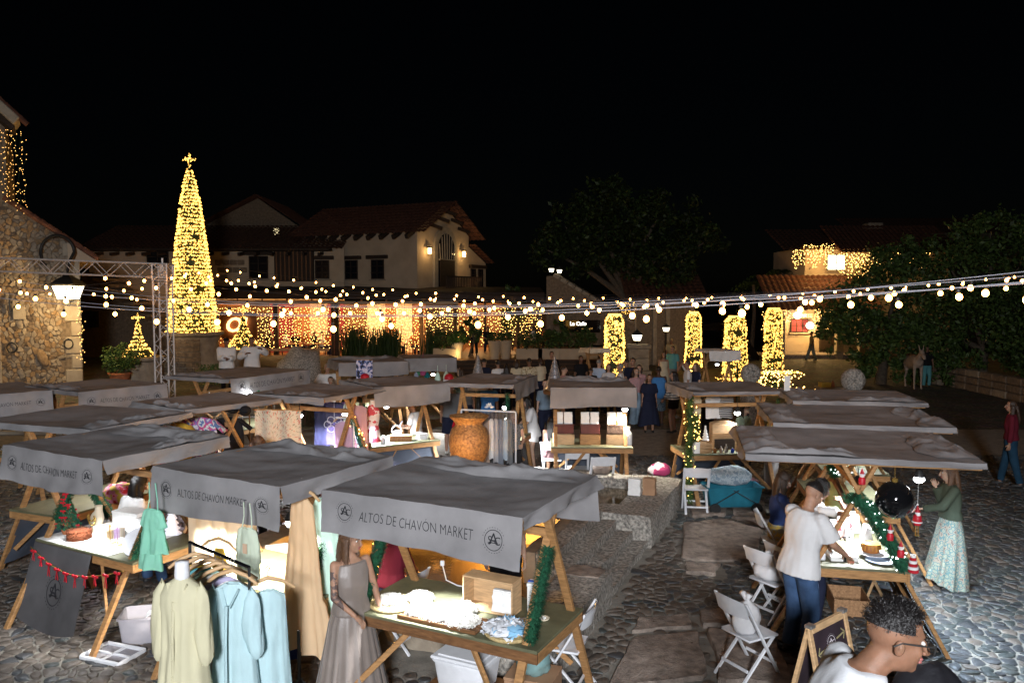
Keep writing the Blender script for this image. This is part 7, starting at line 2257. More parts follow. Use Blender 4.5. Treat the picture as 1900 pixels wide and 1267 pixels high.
q=a.lerp(b,.97);garment('second pale blue dress behind the rail stand',(q.x+.12,q.y+.12,1.50),R(20),F_sky,[(0,.05,.03),(.05,.13,.05),(.5,.15,.06),(1.2,.2,.09)],8,.13,seed=33)
mp=Vector(atd(338,1060,5.75));mn=thing('mannequin','white dress form wearing a cream linen dress with puffed sleeves','mannequin',(mp.x,mp.y,0),R(-5))
m=MB();m.lathe([(.05,1.62),(.055,1.66),(.05,1.73),(.048,1.76),(0,1.765)],16);m.ell((0,0,1.47),(.12,.07,.14),None,20,14);m.build('neck',M_white,mn,smooth='all')
m=MB();m.tube([(0,0,0),(0,0,1.45)],.018,8);m.lathe([(.2,0),(.2,.02),(.03,.04)],16);m.build('stand',M_metal,mn)
garment('cream linen dress with puffed sleeves on the white dress form',(mp.x,mp.y,1.74),R(-12),F_khaki,[(0,.052,.052),(.025,.10,.07),(.09,.18,.10),(.16,.185,.12),(.40,.165,.12),(.58,.175,.135),(.62,.18,.14),(1.60,.29,.21)],11,.11,hanger=False,sleeves=.58,seed=35)
for o_ in[o for o in bpy.data.objects if o.name.startswith('dress')and('dress form' in o['label']or 'button dress' in o['label'])]:
 mm_=o_.children[0].data.materials[0];m=MB()
 for q in(-1,1):m.beam((q*.015,-.10,-.26),(q*.075,-.055,-.125),.035,.006)
 m.build('collar',mm_,o_)
 m=MB();m.tube([(0,-.112,-.24),(0,-.135,-.5),(0,-.14,-.85)],[.012,.012,.012],4)
 for q in range(5):m.ell((0,-.128-.018*min(1,q/2),-.3-.12*q),.008,None,6,5)
 m.build('button_placket',mm_,o_)
bin_('blue_crate','dark blue folding box behind the peach dress',G(498,8.0),(.5,.42,.42),R(20),mat('royal_plastic',(.01,.03,.16),.5,.1,5))
t=thing('suitcase_stand','black tripod stand base behind the peach dress hem','stand',G(545,6.9));m=MB()
for q in range(3):m.tube([(0,0,.32),(.28*math.cos(q*2.1),.28*math.sin(q*2.1),.02)],.014,6)
m.tube([(0,0,.3),(0,0,.75)],.015,8);m.build('tripod',M_black,t)
k='S3'
t=thing('emblem_cloth','dark grey cloth with a black emblem hanging from the jewellery table','banner',SP(k,0,0,0),SY(k))
f3=lambda u,v:Vector(((u-.5)*1.05-.30+.06*v,-.52-.27*v+.03*math.sin(u*3.1)*v,.90-.78*v-.10*math.sin(math.pi*u)*v))
m=MB();m.grid(f3,28,16);m.build('cloth',M_canvas_dark,t,smooth='all')
V,F=EMB;mm=MB();mm.add([f3(.5+x*1.7/1.05,.52-y*1.7/.8)+Vector((0,-.008,.003))for x,y,z in V],F);mm.build('emblem',M_print,t)
m=MB();m.box((-.2,-.05,TT+.018),(1.3,.86,.006),bev=.002);m.build('table_cover',M_whitepaper,t)
t=thing('bow_garland','string of red ribbon bows across the jewellery table front','garland',SP(k,0,0,0),SY(k))
pts=[Vector((-.84+1.66*i/20,-.56-.05*math.sin(math.pi*i/20),.84-.16*math.sin(math.pi*i/20)))for i in range(21)]
m=MB();m.tube(pts,.005,5);m.build('cord',M_gold,t)
for i in range(1,20,2):
 p=pts[i];m=MB()
 for s in(-1,1):
  m.ell(p+Vector((s*.028,-.012,-.004)),(.028,.012,.017),None,8,6);m.beam(p+Vector((0,-.012,0)),p+Vector((s*.02,-.016,-.10-.02*(i%3))),.014,.004)
 m.ell(p+Vector((0,-.016,0)),.010,None,6,5);m.build('bow',M_red,t,smooth=True)
t=thing('bow_tree','small green tree covered with red ribbon bows on the jewellery table','ornament tree',SP(k,-.72,-.20))
m=MB();m.lathe([(.05,0),(.07,.07),(.06,.07)],12);m.build('pot',M_terra,t)
n=900;s=1-np.sqrt(nrg.random(n));a=nrg.uniform(0,6.28,n);P=np.stack([(.01+.13*(1-s))*np.cos(a),(.01+.13*(1-s))*np.sin(a),.08+.42*s],1);V,F=cards(P,.05,.3,.25);link('needles',np_mesh('needles',V,F,M_green),t)
for i in range(26):
 s=rnd.random()**1.2*.95;a=rnd.uniform(0,6.28);r=.012+.135*(1-s);m=MB();p=Vector((r*math.cos(a),r*math.sin(a),.09+.42*s))
 for q in(-1,1):m.ell(p+Vector((q*.016,0,0)),(.018,.012,.012),None,6,5)
 m.beam(p,p+Vector((.01,0,-.05)),.012,.004);m.build('bow',M_red,t)
t=thing('necklace_bust','cream bust stand wearing a gold necklace','jewellery bust',SP(k,-.50,.02),SY(k,-6))
m=MB();ring_loft(m,[(Vector((0,0,0)),X_,Vector((0,1,0)),.075,.05),(Vector((0,0,.06)),X_,Vector((0,1,0)),.085,.05),(Vector((0,.01,.17)),X_,Vector((0,1,0)),.125,.05),(Vector((0,.02,.215)),X_,Vector((0,1,0)),.09,.045),(Vector((0,.03,.25)),X_,Vector((0,1,0)),.045,.04),(Vector((0,.035,.31)),X_,Vector((0,1,0)),.042,.038)],20);m.build('bust',M_cream,t,smooth=60)
m=MB()
for rr,z0 in((.06,.21),(.085,.19)):
 for i in range(19):
  a=math.pi*(i/18);m.ell((rr*math.cos(a)*1.05,-.058,z0-rr*math.sin(a)*1.1),.0085,None,6,5)
m.build('necklace',M_gold,t)
t=thing('fur_hat','rust brown fluffy round hat on the jewellery table','hat',SP(k,-.40,-.26));m=MB();m.lathe([(.10,0),(.125,.02),(.128,.09),(.10,.115),(0,.12)],26);m.build('hat_body',mat('rust_fur',(.20,.055,.02),.9,.4,40,.8,90),t,smooth='all')
n=900;a=nrg.uniform(0,6.28,n);z=nrg.random(n)*.12;P=np.stack([.125*np.cos(a),.125*np.sin(a),z],1);V,F=cards(P,.03,.2,.2);link('fur',np_mesh('fur',V,F,MATS['rust_fur']),t)
gift_box('jewellery_case','large white lidded box at the back of the jewellery table',SP(k,-.12,.22),(.40,.22,.26),SY(k,6),M_whitepaper)
gift_box('jewellery_case','cream padded box in the middle of the jewellery table',SP(k,-.17,-.05),(.28,.20,.13),SY(k,-4),M_cream)
gift_box('jewellery_case','white upright card stand at the right of the jewellery table',SP(k,.28,.12),(.26,.10,.24),SY(k,10),M_whitepaper)
for i,x in enumerate((.05,.18,.30)):
 t=thing('necklace_stand',['left of three hanging necklace stands on the jewellery table','middle of three hanging necklace stands on the jewellery table','right of three hanging necklace stands on the jewellery table'][i],'jewellery stand',SP(k,x,-.18),SY(k))
 m=MB();m.box((0,0,.008),(.10,.08,.016));m.beam((0,0,.01),(0,0,.22),.01,.01);m.beam((-.05,0,.22),(.05,0,.22),.01,.01);m.build('stand',M_wood_l,t)
 m=MB()
 for q in range(5):m.tube([(-.045+.022*q,-.006,.22),(-.045+.022*q+.004,-.01,.12),(-.045+.022*q,-.006,.06)],.0035,5)
 m.build('chains',(M_gold,mat('amethyst',(.35,.2,.5),.2,0),M_metal)[i],t)
t=thing('round_mirror','round white tilted mirror tray at the right end of the jewellery table','mirror',SP(k,.62,-.25),SY(k,20));m=MB();m.lathe([(.15,0),(.165,.01),(.16,.02),(.14,.014),(0,.014)],28,rot=Matrix.Rotation(R(52),3,'X'),c=(0,0,.12));m.build('rim',M_white,t,smooth=True);m=MB();m.beam((0,.08,0),(0,.1,.15),.02,.02);m.build('prop',M_white,t)
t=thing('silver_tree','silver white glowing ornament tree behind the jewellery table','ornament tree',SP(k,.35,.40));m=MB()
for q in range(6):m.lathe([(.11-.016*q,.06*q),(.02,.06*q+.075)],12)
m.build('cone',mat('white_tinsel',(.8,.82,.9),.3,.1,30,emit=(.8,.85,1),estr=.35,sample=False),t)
bin_('clear_bin','translucent plastic bin with cables and pink cloth behind the cream dress',G(258,8.45),(.50,.38,.30),R(12),M_plastic)
t=thing('cable_coil','coil of white cable in the translucent bin','cable',G(268,8.4,.14));m=MB()
for q in range(4):m.tube([((.07+.008*q)*math.cos(a),.02*q,.08+(.07+.008*q)*math.sin(a))for a in[2*math.pi*i/18 for i in range(19)]],.006,5,caps=False)
m.build('coil',M_white,t)
bag('pink_cloth','pink cloth in the translucent bin',G(280,8.45,.08),(.22,.2,.2),C_pink,23,False,0,'cloth')
t=thing('tray_lid','translucent white divided lid lying on the ground beside the emblem cloth','lid',at(210,1218,0),R(-20))
m=MB();m.box((0,0,.02),(.52,.36,.012),bev=.004);m.build('lid_panel',M_plastic,t)
m=MB()
for s in(-1,1):m.beam((-.26,s*.175,.035),(.26,s*.175,.035),.03,.05,bev=.012);m.beam((s*.255,-.17,.035),(s*.255,.17,.035),.03,.05,bev=.012)
m.beam((0,-.17,.032),(0,.17,.032),.025,.025);m.beam((-.25,0,.032),(.25,0,.032),.025,.025);m.build('rim',M_white,t)
t=thing('power_cable','tangle of cables on the ground behind the jewellery stall','cable',G(150,8.6,.05));m=MB();m.tube([(.3*math.sin(i*.9)+.06*i,.25*math.cos(i*.7),.02)for i in range(16)],.008,5);m.build('cord',M_black,t)
bag('red_ornaments','heap of red and pink shiny ornaments on the table at the left edge',SP('S4',.0,-.6,TT+.02),(.5,.3,.3),pattern('redpink',[(.5,.02,.03),(.6,.2,.3),(.5,.35,.05)],9,'NOISE'),25,False,0,'ornaments')
def tie_dye(name,cols,sc):
 m=pattern('td_'+name,cols,sc,'NOISE');return m
TD1=tie_dye('a',[(.10,.16,.35),(.55,.58,.6),(.45,.08,.22),(.2,.12,.35),(.5,.5,.55)],6);TD2=tie_dye('b',[(.5,.1,.2),(.6,.6,.6),(.12,.25,.5)],7)
def tee(label,loc,rz,mt,w=.24,L=.62):
 t=garment(label,loc,rz,mt,[(0,.07,.02),(.03,w*.85,.03),(.25,w,.045),(L,w,.05)],4,.06,name='t_shirt',cat='t-shirt',n=40,seed=int(loc[0]*50)%17)
 m=MB()
 for s in(-1,1):m.tube([(s*w*.75,0,-.15),(s*(w+.12),0,-.30)],[.085,.075],12,ry=[.03,.03])
 m.build('sleeve',mt,t,smooth=True);return t
tee('purple and blue tie-dye t-shirt, largest on the rail of the tie-dye stall',top_at(372,762,11.9),R(-10),TD1,.27,.6)
tee('red and blue tie-dye t-shirt at the left of the tie-dye stall',top_at(306,775,11.7),R(-20),TD2)
tee('plain yellow t-shirt between two tie-dye shirts',top_at(333,772,11.8),R(-15),F_yellow,.18)
tee('black t-shirt with pale print right of the tie-dye shirts',top_at(424,762,12.3),R(10),C_black,.22)
t=thing('fan_tapestry','tie-dye tapestry with a radiating red, green and cream burst','tapestry',atd(515,765,12.7),R(-8))
mf=bpy.data.materials.new('burst_dye');mf.use_nodes=True;nt=mf.node_tree;b_=next(n for n in nt.nodes if n.type=='BSDF_PRINCIPLED');b_.inputs['Roughness'].default_value=.9
tc=nt.nodes.new('ShaderNodeTexCoord');mp_=nt.nodes.new('ShaderNodeMapping');mp_.inputs['Location'].default_value=(.1,0,.45);gr=nt.nodes.new('ShaderNodeTexGradient');gr.gradient_type='RADIAL'
sw_=nt.nodes.new('ShaderNodeSeparateXYZ');cb_=nt.nodes.new('ShaderNodeCombineXYZ');nt.links.new(tc.outputs['Object'],mp_.inputs[0]);nt.links.new(mp_.outputs[0],sw_.inputs[0]);nt.links.new(sw_.outputs['X'],cb_.inputs['X']);nt.links.new(sw_.outputs['Z'],cb_.inputs['Y']);nt.links.new(cb_.outputs[0],gr.inputs[0])
nz=nt.nodes.new('ShaderNodeTexNoise');nz.inputs['Scale'].default_value=3;cb2=nt.nodes.new('ShaderNodeCombineXYZ');ml=nt.nodes.new('ShaderNodeMath');ml.operation='MULTIPLY';ml.inputs[1].default_value=40;nt.links.new(gr.outputs['Fac'],ml.inputs[0]);nt.links.new(ml.outputs[0],cb2.inputs['X'])
ln=nt.nodes.new('ShaderNodeVectorMath');ln.operation='LENGTH';nt.links.new(cb_.outputs[0],ln.inputs[0]);m4=nt.nodes.new('ShaderNodeMath');m4.operation='MULTIPLY';m4.inputs[1].default_value=4;nt.links.new(ln.outputs['Value'],m4.inputs[0]);nt.links.new(m4.outputs[0],cb2.inputs['Y']);nt.links.new(cb2.outputs[0],nz.inputs['Vector'])
crr=nt.nodes.new('ShaderNodeValToRGB');e=crr.color_ramp.elements;e[0].position=.3;e[0].color=(.05,.04,.03,1);e[1].position=.42;e[1].color=(.58,.52,.40,1);q_=e.new(.58);q_.color=(.58,.50,.40,1);q_=e.new(.64);q_.color=(.55,.10,.06,1);q_=e.new(.72);q_.color=(.10,.35,.28,1);nt.links.new(nz.outputs['Fac'],crr.inputs['Fac']);nt.links.new(crr.outputs['Color'],b_.inputs['Base Color'])
m=MB();m.grid(lambda u,v:Vector(((u-.5)*.78,.02*math.sin(u*15),.04-1.05*v)),24,10);m.build('cloth',mf,t,smooth='all');m=MB();m.tube([(-.42,0,.04),(.42,0,.04)],.012,8);m.build('rod',M_wood,t)
for i,(px,py,mt,l)in enumerate(((455,762,C_black,'black cap hanging on the tie-dye stall, right one'),(432,758,C_black,'black cap hanging on the tie-dye stall, left one'))):
 t=thing('baseball_hat',l,'hat',atd(px,py,12.2));m=MB();m.ell((0,0,0),(.09,.10,.08),None,14,10);m.box((0,-.12,-.02),(.15,.10,.012),bev=.004);m.build('cap_body',mt,t,smooth=50)
k='S9'
gift_box('crochet_box','cream crochet box with a pink rim on the violet stall table',SP(k,.12,-.2),(.34,.22,.13),SY(k,5),mat('cream_knit',(.62,.54,.44),.95,.2,30,.6,90),C_pink)
t=thing('tape_roll','black round tin on the violet stall table','tin',SP(k,.42,-.3));m=MB();m.lathe([(.06,0),(.065,.005),(.065,.045),(.04,.05),(.02,.045),(0,.045)],18);m.build('tin',M_blackgloss,t,smooth=40)
fluff('lace_cloth','white lace cloth spread over the violet stall table',SP(k,-.35,-.05),.32,.03,300,M_crochet,55,'lace cloth',.06)
for i,(x,y,mt,l,w,L)in enumerate(((-.15,.62,cm('slate',(.06,.06,.11)),'dark slate cloth hanging at the back of the violet stall',.22,.8),(.28,.58,cm('rust',(.42,.12,.03)),'rust orange knit hanging in the violet stall',.09,.75),(.16,.60,F_sage,'pale green knit hanging in the violet stall',.08,.7),(.52,.40,C_pink,'lilac pink blouse hanging at the right of the violet stall',.2,.8),(-.42,.60,C_navy,'navy cloth behind the left leg of the violet stall',.16,.95),(.05,.7,cm('lav',(.4,.25,.55)),'violet panel in the violet stall',.12,.5))):
 garment(l,SP(k,x,y,1.86),SY(k,5),mt,[(0,w*.6,.02),(.04,w,.03),(L,w*1.05,.04)],5,.08,name='hanging_cloth',cat='cloth',n=36,seed=60+i,hanger=False)
t=thing('white_knit_web','white macrame flowers hanging in the violet stall','macrame',SP(k,.25,.1,1.45));m=MB()
for q in range(6):
 c=Vector((.12*math.cos(q*1.05),0,.09*math.sin(q*1.05)));m.tube([c+Vector((.06*math.cos(a),.01*math.sin(3*a),.06*math.sin(a)))for a in[2*math.pi*i/12 for i in range(13)]],.006,5,caps=False)
m.tube([(0,0,.1),(0,0,.5)],.004,4);m.build('flowers',M_white,t)
t=thing('white_garment_stand','white bent metal display stand beside the lilac blouse','display stand',SP(k,.70,.05,0));m=MB();m.tube([(0,0,0),(0,0,1.5),(-.06,0,1.6),(-.3,0,1.6)],.014,8);m.lathe([(.2,0),(.2,.015),(0,.02)],14);m.build('stand',M_white,t,smooth=True)
garment('pink lilac top hanging on the white bent display stand',SP(k,.50,.05,1.62),SY(k,10),cm('rose',(.55,.36,.5)),[(0,.06,.02),(.05,.18,.03),(.8,.2,.05)],5,.07,name='blouse',cat='blouse',n=36,seed=72)
k='S10'
mn2=thing('dress_form','white dress form with a red leaf print at the basket stall','mannequin',atd(692,800,14.6)-Vector((0,0,.2)))
m=MB();ring_loft(m,[(Vector((0,0,z)),X_,Vector((0,1,0)),w,d)for z,w,d in((0,.14,.09),(.15,.13,.085),(.3,.10,.07),(.45,.13,.09),(.58,.14,.08),(.66,.08,.06),(.72,.045,.045),(.78,.045,.045))],20);m.build('torso',pattern('redleaf',[(.68,.55,.48),(.68,.6,.55),(.55,.06,.07)],9,'NOISE'),mn2,smooth=60)
gift_box('woven_box','long woven tan basket box on the basket stall table',SP(k,.05,-.20),(.42,.16,.11),SY(k,-28),mat('wicker',(.36,.20,.10),.85,.3,40,.6,60))
fluff('lace_mat','pale green lace mats on the basket stall',SP(k,-.05,.12),.22,.02,160,F_mint_l,81,'lace mat',.05)
t=thing('wire_basket','white wire basket with a handle on the basket stall','basket',SP(k,.15,.2));m=MB()
for z,r in((0,.07),(.06,.09),(.12,.10)):m.tube([(r*math.cos(a),r*math.sin(a),z)for a in[2*math.pi*i/16 for i in range(17)]],.006,5,caps=False)
for q in range(10):m.tube([(.07*math.cos(q*.63),.07*math.sin(q*.63),0),(.10*math.cos(q*.63),.10*math.sin(q*.63),.12)],.005,4)
m.tube([(.1*math.cos(a),0,.12+.12*math.sin(a))for a in[math.pi*i/10 for i in range(11)]],.007,5);m.build('wire',M_white,t)
bottle('white pump bottle at the left of the basket stall',SP(k,-.35,-.28),.045,.16,M_white)
gift_box('tissue_box','white box at the right of the basket stall table',SP(k,.48,-.25),(.18,.12,.12),SY(k),M_whitepaper)
t=thing('speckled_textile','white textile with blue and black flecks hanging from a back stall','textile',atd(676,668,19.6),R(2));m=MB();m.grid(lambda u,v:Vector(((u-.5)*.40,.015*math.sin(u*12),-.52*v)),20,8);m.build('cloth',pattern('fleck',[(.62,.60,.72),(.62,.60,.72),(.10,.14,.35),(.02,.02,.03)],10,'NOISE'),t,smooth='all');m=MB();m.tube([(-.21,0,.005),(.21,0,.005)],.01,6);m.build('rod',M_wood,t)
t=thing('red_hat','red hat below the speckled textile','hat',atd(677,703,19.4));m=MB();m.ell((0,0,.05),(.11,.11,.09),None,14,10);m.lathe([(.10,0),(.18,.005),(.17,.012)],18);m.build('hat_body',M_red,t,smooth='all')
for i,(px,py,d,L,mt,l)in enumerate(((778,676,21.4,.42,M_green,'dark green tassel hanging in the pendant stall'),(785,672,21.2,.5,cm('plum',(.25,.05,.12)),'plum pennant hanging in the pendant stall'),(793,690,21.2,.22,cm('deep_teal',(.01,.13,.15)),'teal square pouch hanging in the pendant stall'),(812,690,21.2,.35,F_mint_l,'pale green macrame plant holder, left one'),(828,688,21.2,.35,F_sage,'pale macrame plant holder, right one'),(772,690,21.2,.35,cm('slate2',(.25,.27,.36)),'grey cone pennant hanging in the pendant stall'))):
 t=thing('hanging_pendant',l,'pendant',atd(px,py,d));m=MB();m.tube([(0,0,L*.5),(0,0,.02)],.006,4);m.lathe([(.012,0),(.05,-.06),(.085,-L*.55),(.07,-L*.7),(0,-L*.72)],10);m.build('pendant',mt,t,smooth=50)
t=thing('santa_hat','red shiny ball ornament with a white rim beside the pendant stall','ornament',atd(833,706,20.0));m=MB();m.ell((0,0,.06),.12,None,16,12);m.build('ball',M_red,t,smooth='all');m=MB();m.tube([(.12*math.cos(a),.12*math.sin(a),0)for a in[2*math.pi*i/18 for i in range(19)]],.035,6,caps=False);m.build('rim',M_white,t,smooth=True)
for i,(px,py,d)in enumerate(((887,685,18.6),(1029,692,17.2))):
 t=thing('mosaic_cone',['silver mosaic lantern cone left of the seen-from-behind couple','silver mosaic lantern cone with a yellow lit window'][i],'lantern cone',atd(px,py+30,d));Hc=.72
 m=MB()
 for q in range(9):m.lathe([(.20*(1-q/9.6)+.006,Hc*q/9),(.20*(1-(q+1)/9.6),Hc*(q+1)/9-.008)],14)
 m.build('mosaic_body',mat('mosaic',(.25,.25,.27),.3,.5,30,.5,60,metal=.4),t)
 m=MB();m.lathe([(.24,-.10),(.25,-.04),(.21,0)],16);m.build('base',M_wood_d if i else M_whitepaper,t)
 m=MB();m.box((0,-.17,.13),(.07,.05,.08),bev=.008);m.build('lit_window' if i else 'vent',mat('cone_glow',(1,.7,.2),.4,0,emit=(1,.6,.15),estr=3)if i else M_black,t)
 m=MB();z0=atd(px,py+30,d).z;m.tube([(0,0,-z0),(0,0,-.1)],.05,8);m.lathe([(.25,-z0),(.25,-z0+.03),(.06,-z0+.05)],14);m.build('pole',M_black,t)
cr2=thing('clothes_rail','white clothes rail with necklaces and scarves right of the urn','clothes rail',(0,0,0))
a,b=atd(856,757,14.3),atd(957,766,14.0);a.z=b.z=1.66
m=MB();m.tube([a,b],.016,8);m.build('top_bar',M_white,cr2)
for p in(a,b):
 m=MB();m.tube([p,Vector((p.x,p.y,.02))],.016,8);m.build('upright',M_white,cr2)
 m=MB();m.beam((p.x,p.y-.25,.02),(p.x,p.y+.25,.02),.03,.03);m.build('foot',M_white,cr2)
cols_=[C_grey,cm('mauve',(.35,.26,.28)),cm('sand',(.42,.32,.25)),C_white,cm('silver',(.4,.4,.42)),cm('smoke',(.2,.22,.26)),cm('ice',(.4,.48,.55)),C_grey]
for i,mt in enumerate(cols_):
 p=a.lerp(b,.30+.085*i)
 garment(['grey scarf, first on the white clothes rail','mauve scarf, second on the white clothes rail','sand scarf, third on the white clothes rail','white scarf, fourth on the white clothes rail','silver necklace bundle, fifth on the white clothes rail','smoke grey scarf, sixth on the white clothes rail','ice blue scarf, seventh on the white clothes rail','grey beaded bundle, last on the white clothes rail'][i],(p.x,p.y,1.62),R(-20),mt,[(0,.03,.02),(.05,.05,.025),(.72+.06*(i%3),.055,.035)],4,.2,name='scarf',cat='scarf',n=24,seed=80+i,hanger=False)
for i in range(26):
 if i%2:continue
m=MB()
for i in range(28):
 p=a.lerp(b,.28+.70*i/28);m.tube([p,p+Vector((0,-.02,-.12)),p+Vector((.01,-.02,-.3-.2*(i%3)))],.005,4)
o=m.build('bead_strings',M_metal,cr2)
t=thing('white_flower','white flower arrangement on the end of the clothes rail','flower',a.lerp(b,.52)+Vector((0,0,.02)));m=MB()
for q in range(7):m.ell((.05*math.cos(q),.03*math.sin(q*2),.05+.02*(q%3)),(.04,.03,.02),Matrix.Rotation(q,3,'Y'),8,6)
m.build('petals',M_whitepaper,t)
k='S14'
bl_=['left brown leather box with white bags on top','middle brown leather box on two crates','right dark brown woven box below the candle']
for i,(x,mt)in enumerate(((-.52,mat('oxblood',(.10,.022,.016),.4,.2,8)),(-.02,MATS['oxblood']),(.48,mat('dark_wicker',(.09,.055,.04),.9,.4,40,.7,60)))):
 crate('wooden_crate',['left pale wooden crate on the white bag stall','middle orange wooden crate on the white bag stall','right pale wooden crate on the white bag stall'][i],SP(k,x,-.12),(.38,.28,.20),SY(k,(5,0,-4)[i]),M_wood_l if i!=1 else M_wood,'top')
 gift_box('leather_box',bl_[i],SP(k,x,-.10,TT+.22),(.36,.26,.17),SY(k,(5,0,-4)[i]),mt)
 for j in range(2):paper_bag(f"{['left', 'middle', 'right'][i]} pair of white bags on the stall with brown boxes, {'left' if j == 0 else 'right'} one",SP(k,x-.09+.18*j,-.08,TT+.39),.16,.10,.22,SY(k),M_whitepaper)
t=thing('lit_candle','glowing candle on the right brown box','candle',SP(k,.50,-.16,TT+.39));m=MB();m.lathe([(.03,0),(.032,.03),(.02,.035),(.018,.06)],12);m.build('holder',M_gold,t);m=MB();m.lathe([(.002,.06),(.018,.09),(.016,.13),(.002,.20)],10);m.build('flame',mat('flame',(1,.8,.5),.5,0,emit=(1,.72,.3),estr=14),t)
bottle('white tall vase at the right end of the white bag stall',SP(k,.70,-.28),.06,.36,M_whitepaper,M_whitepaper,cat='vase',name='vase')
gift_box('carton','white carton with black letters under the right white chair',G(1135,14.75),(.36,.26,.30),R(4),M_whitepaper,None,'carton')
V,F=text_mesh('DATE',.12,None,.004);mm=MB();mm.add([Vector((x,-.134,.15+y))for x,y,z in V],F);mm.build('lettering',M_print,bpy.data.objects['carton'])
gift_box('carton','blue carton under the right white chair, left of the lettered one',G(1108,14.9),(.24,.26,.30),R(4),mat('blue_card',(.02,.08,.28),.7,.1,6),None,'carton')
bag('handbag','brown handbag on the right white chair',G(1118,14.42,.47),(.34,.26,.26),mat('taupe_leather',(.22,.17,.14),.5,.3,12,.3,30),33,False,0,'bag')
for i,(px,py,d,mt,l)in enumerate(((1199,895,13.2,M_whitepaper,'white paper bag on the fountain edge, left one'),(1213,897,13.1,MATS['cardboard'],'brown paper bag on the fountain edge, right one'))):
 p=fl(-.30-.22*(1-i),3.55+.1*i,.48);paper_bag(l,p,.20,.14,.27,R(-20),mt,False)
k='S15'
crate('slatted_crate','small slatted wooden crate with a white card on the bottle stall',SP(k,-.52,-.30),(.36,.22,.20),SY(k),M_wood_l,'top',3)
gift_box('card','white price card leaning on the slatted crate',SP(k,-.64,-.42),(.14,.01,.2),SY(k),M_whitepaper,None,'card')
t=thing('drawer_cabinet','arched wooden display cabinet in the middle of the bottle stall','display cabinet',SP(k,-.02,-.08),SY(k));m=MB();m.box((0,0,.24),(.46,.18,.46),bev=.01);m.build('cabinet_body',M_wood_l,t)
m=MB();pr=[(-.23,.47)]+[(.23*math.cos(a),.47+.05*math.sin(a))for a in[math.pi*(1-i/8)for i in range(9)]]+[(.23,.47)];m.prism(pr,-.09,.09,xf=lambda v:Vector((v.x,v.z,v.y)));m.build('arched_top',M_wood_l,t)
m=MB();m.box((0,-.092,.12),(.38,.02,.18),bev=.004);m.build('opening',M_darkwood,t);m=MB();m.box((0,-.095,.30),(.44,.02,.015));m.build('shelf_edge',M_wood,t)
for i in range(9):
 x=-.28+i*.105;h=.07+.03*(i%3)
 bottle(f"small {['amber', 'white', 'grey', 'blue', 'clear', 'white-capped amber', 'tall white', 'squat grey', 'blue and white'][i]} bottle in the front row of the bottle stall",SP(k,x,-.38-.03*(i%2)),.028,h+.02,(mat('amber_glass_b',(.2,.08,.02),.15,0),M_white,M_metal,mat('cobalt',(.01,.05,.4),.2,0),M_plastic)[i%5],group='small bottles on the bottle stall')
for i,(x,h,mt,l)in enumerate(((.36,.30,M_wood_l,'wooden tube holder on the bottle stall'),(.50,.34,M_whitepaper,'tall white canister on the bottle stall'),(.62,.22,mat('cobalt2',(.01,.06,.42),.25,0),'blue jar at the right end of the bottle stall'),(.66,.40,M_wood_l,'wooden brush holder with pink and green tops on the bottle stall'))):
 bottle(l,SP(k,x,-.22-.08*(i==2)),.05,h,mt,(C_pink if i==3 else M_white),cat='jar',name='jar')
t=thing('tinsel_cone','white cone ornament on the slatted crate','ornament',SP(k,-.40,-.22,TT+.22));m=MB()
for q in range(5):m.lathe([(.075-.014*q,.05*q),(.015,.05*q+.06)],12)
m.build('cone',M_whitepaper,t)
for i,(x,mt,l)in enumerate(((-.32,C_cream,'cream tote bag hanging at the back of the bottle stall, left one'),(.10,C_white,'white tote bag hanging at the back of the bottle stall, middle one'),(.32,C_stripe,'striped tote bag hanging at the back of the bottle stall, right one'))):
 garment(l,SP(k,x,.72,1.88),SY(k),mt,[(0,.15,.015),(.05,.17,.02),(.42,.16,.03)],3,.05,name='tote_bag',cat='tote bag',n=28,hanger=False,straps=.02,seed=90+i)
cart=bin_('teal_cart','teal fabric wagon under the bottle stall',G(1362,13.6,.12),(.95,.5,.34),R(3),mat('teal_fabric',(.01,.13,.19),.85,.2,6,.1,60),None,'wagon')
for a in(-1,1):
 for b in(-1,1):
  m=MB();m.lathe([(.02,-.03),(.09,-.03),(.10,0),(.09,.03),(.02,.03)],16,rot=Matrix.Rotation(R(90),3,'X'));m.build('wheel',M_black,cart,loc=(a*.36,b*.26,-.02))
m=MB()
for q in(-1,1):m.beam((q*.40,-.262,.04),(-q*.05,-.262,.30),.02,.015)
m.build('frame_bars',M_black,cart)
bin_('pink_bin','pink lidded plastic bin in front of the teal wagon',at(1383,915,0),(.40,.26,.24),R(2),mat('pink_plastic',(.52,.30,.40),.4,.05,5),mat('pink_plastic',(.52,.30,.40)))
bin_('clear_bin','clear plastic box with shiny lid left of the pink bin',at(1338,915,0),(.26,.22,.20),R(-5),M_plastic,M_metal)
k='S18'
gift_box('white_box','white box at the left of the front right table',SP(k,-.25,.36),(.20,.22,.10),SY(k,8),M_whitepaper)
gift_box('white_box','tall white box at the back of the front right table',SP(k,.25,.12),(.18,.26,.16),SY(k,-5),M_whitepaper)
gift_box('white_box','flat white box with a dark string near the front edge of the right table',SP(k,-.62,.12),(.22,.28,.05),SY(k,6),M_whitepaper,None,'box',M_black)
t=thing('menu_card','tall red and white picture card standing on the front right table','card',SP(k,.10,-.05),SY(k,95));m=MB();m.box((0,0,.17),(.20,.012,.34),Matrix.Rotation(R(-12),3,'X'),bev=.002);m.build('card_panel',pattern('card_print',[(.75,.72,.70),(.75,.6,.55),(.45,.05,.06)],6,'NOISE'),t);m=MB();m.beam((0,.1,0),(0,.03,.2),.03,.01);m.build('prop',M_whitepaper,t)
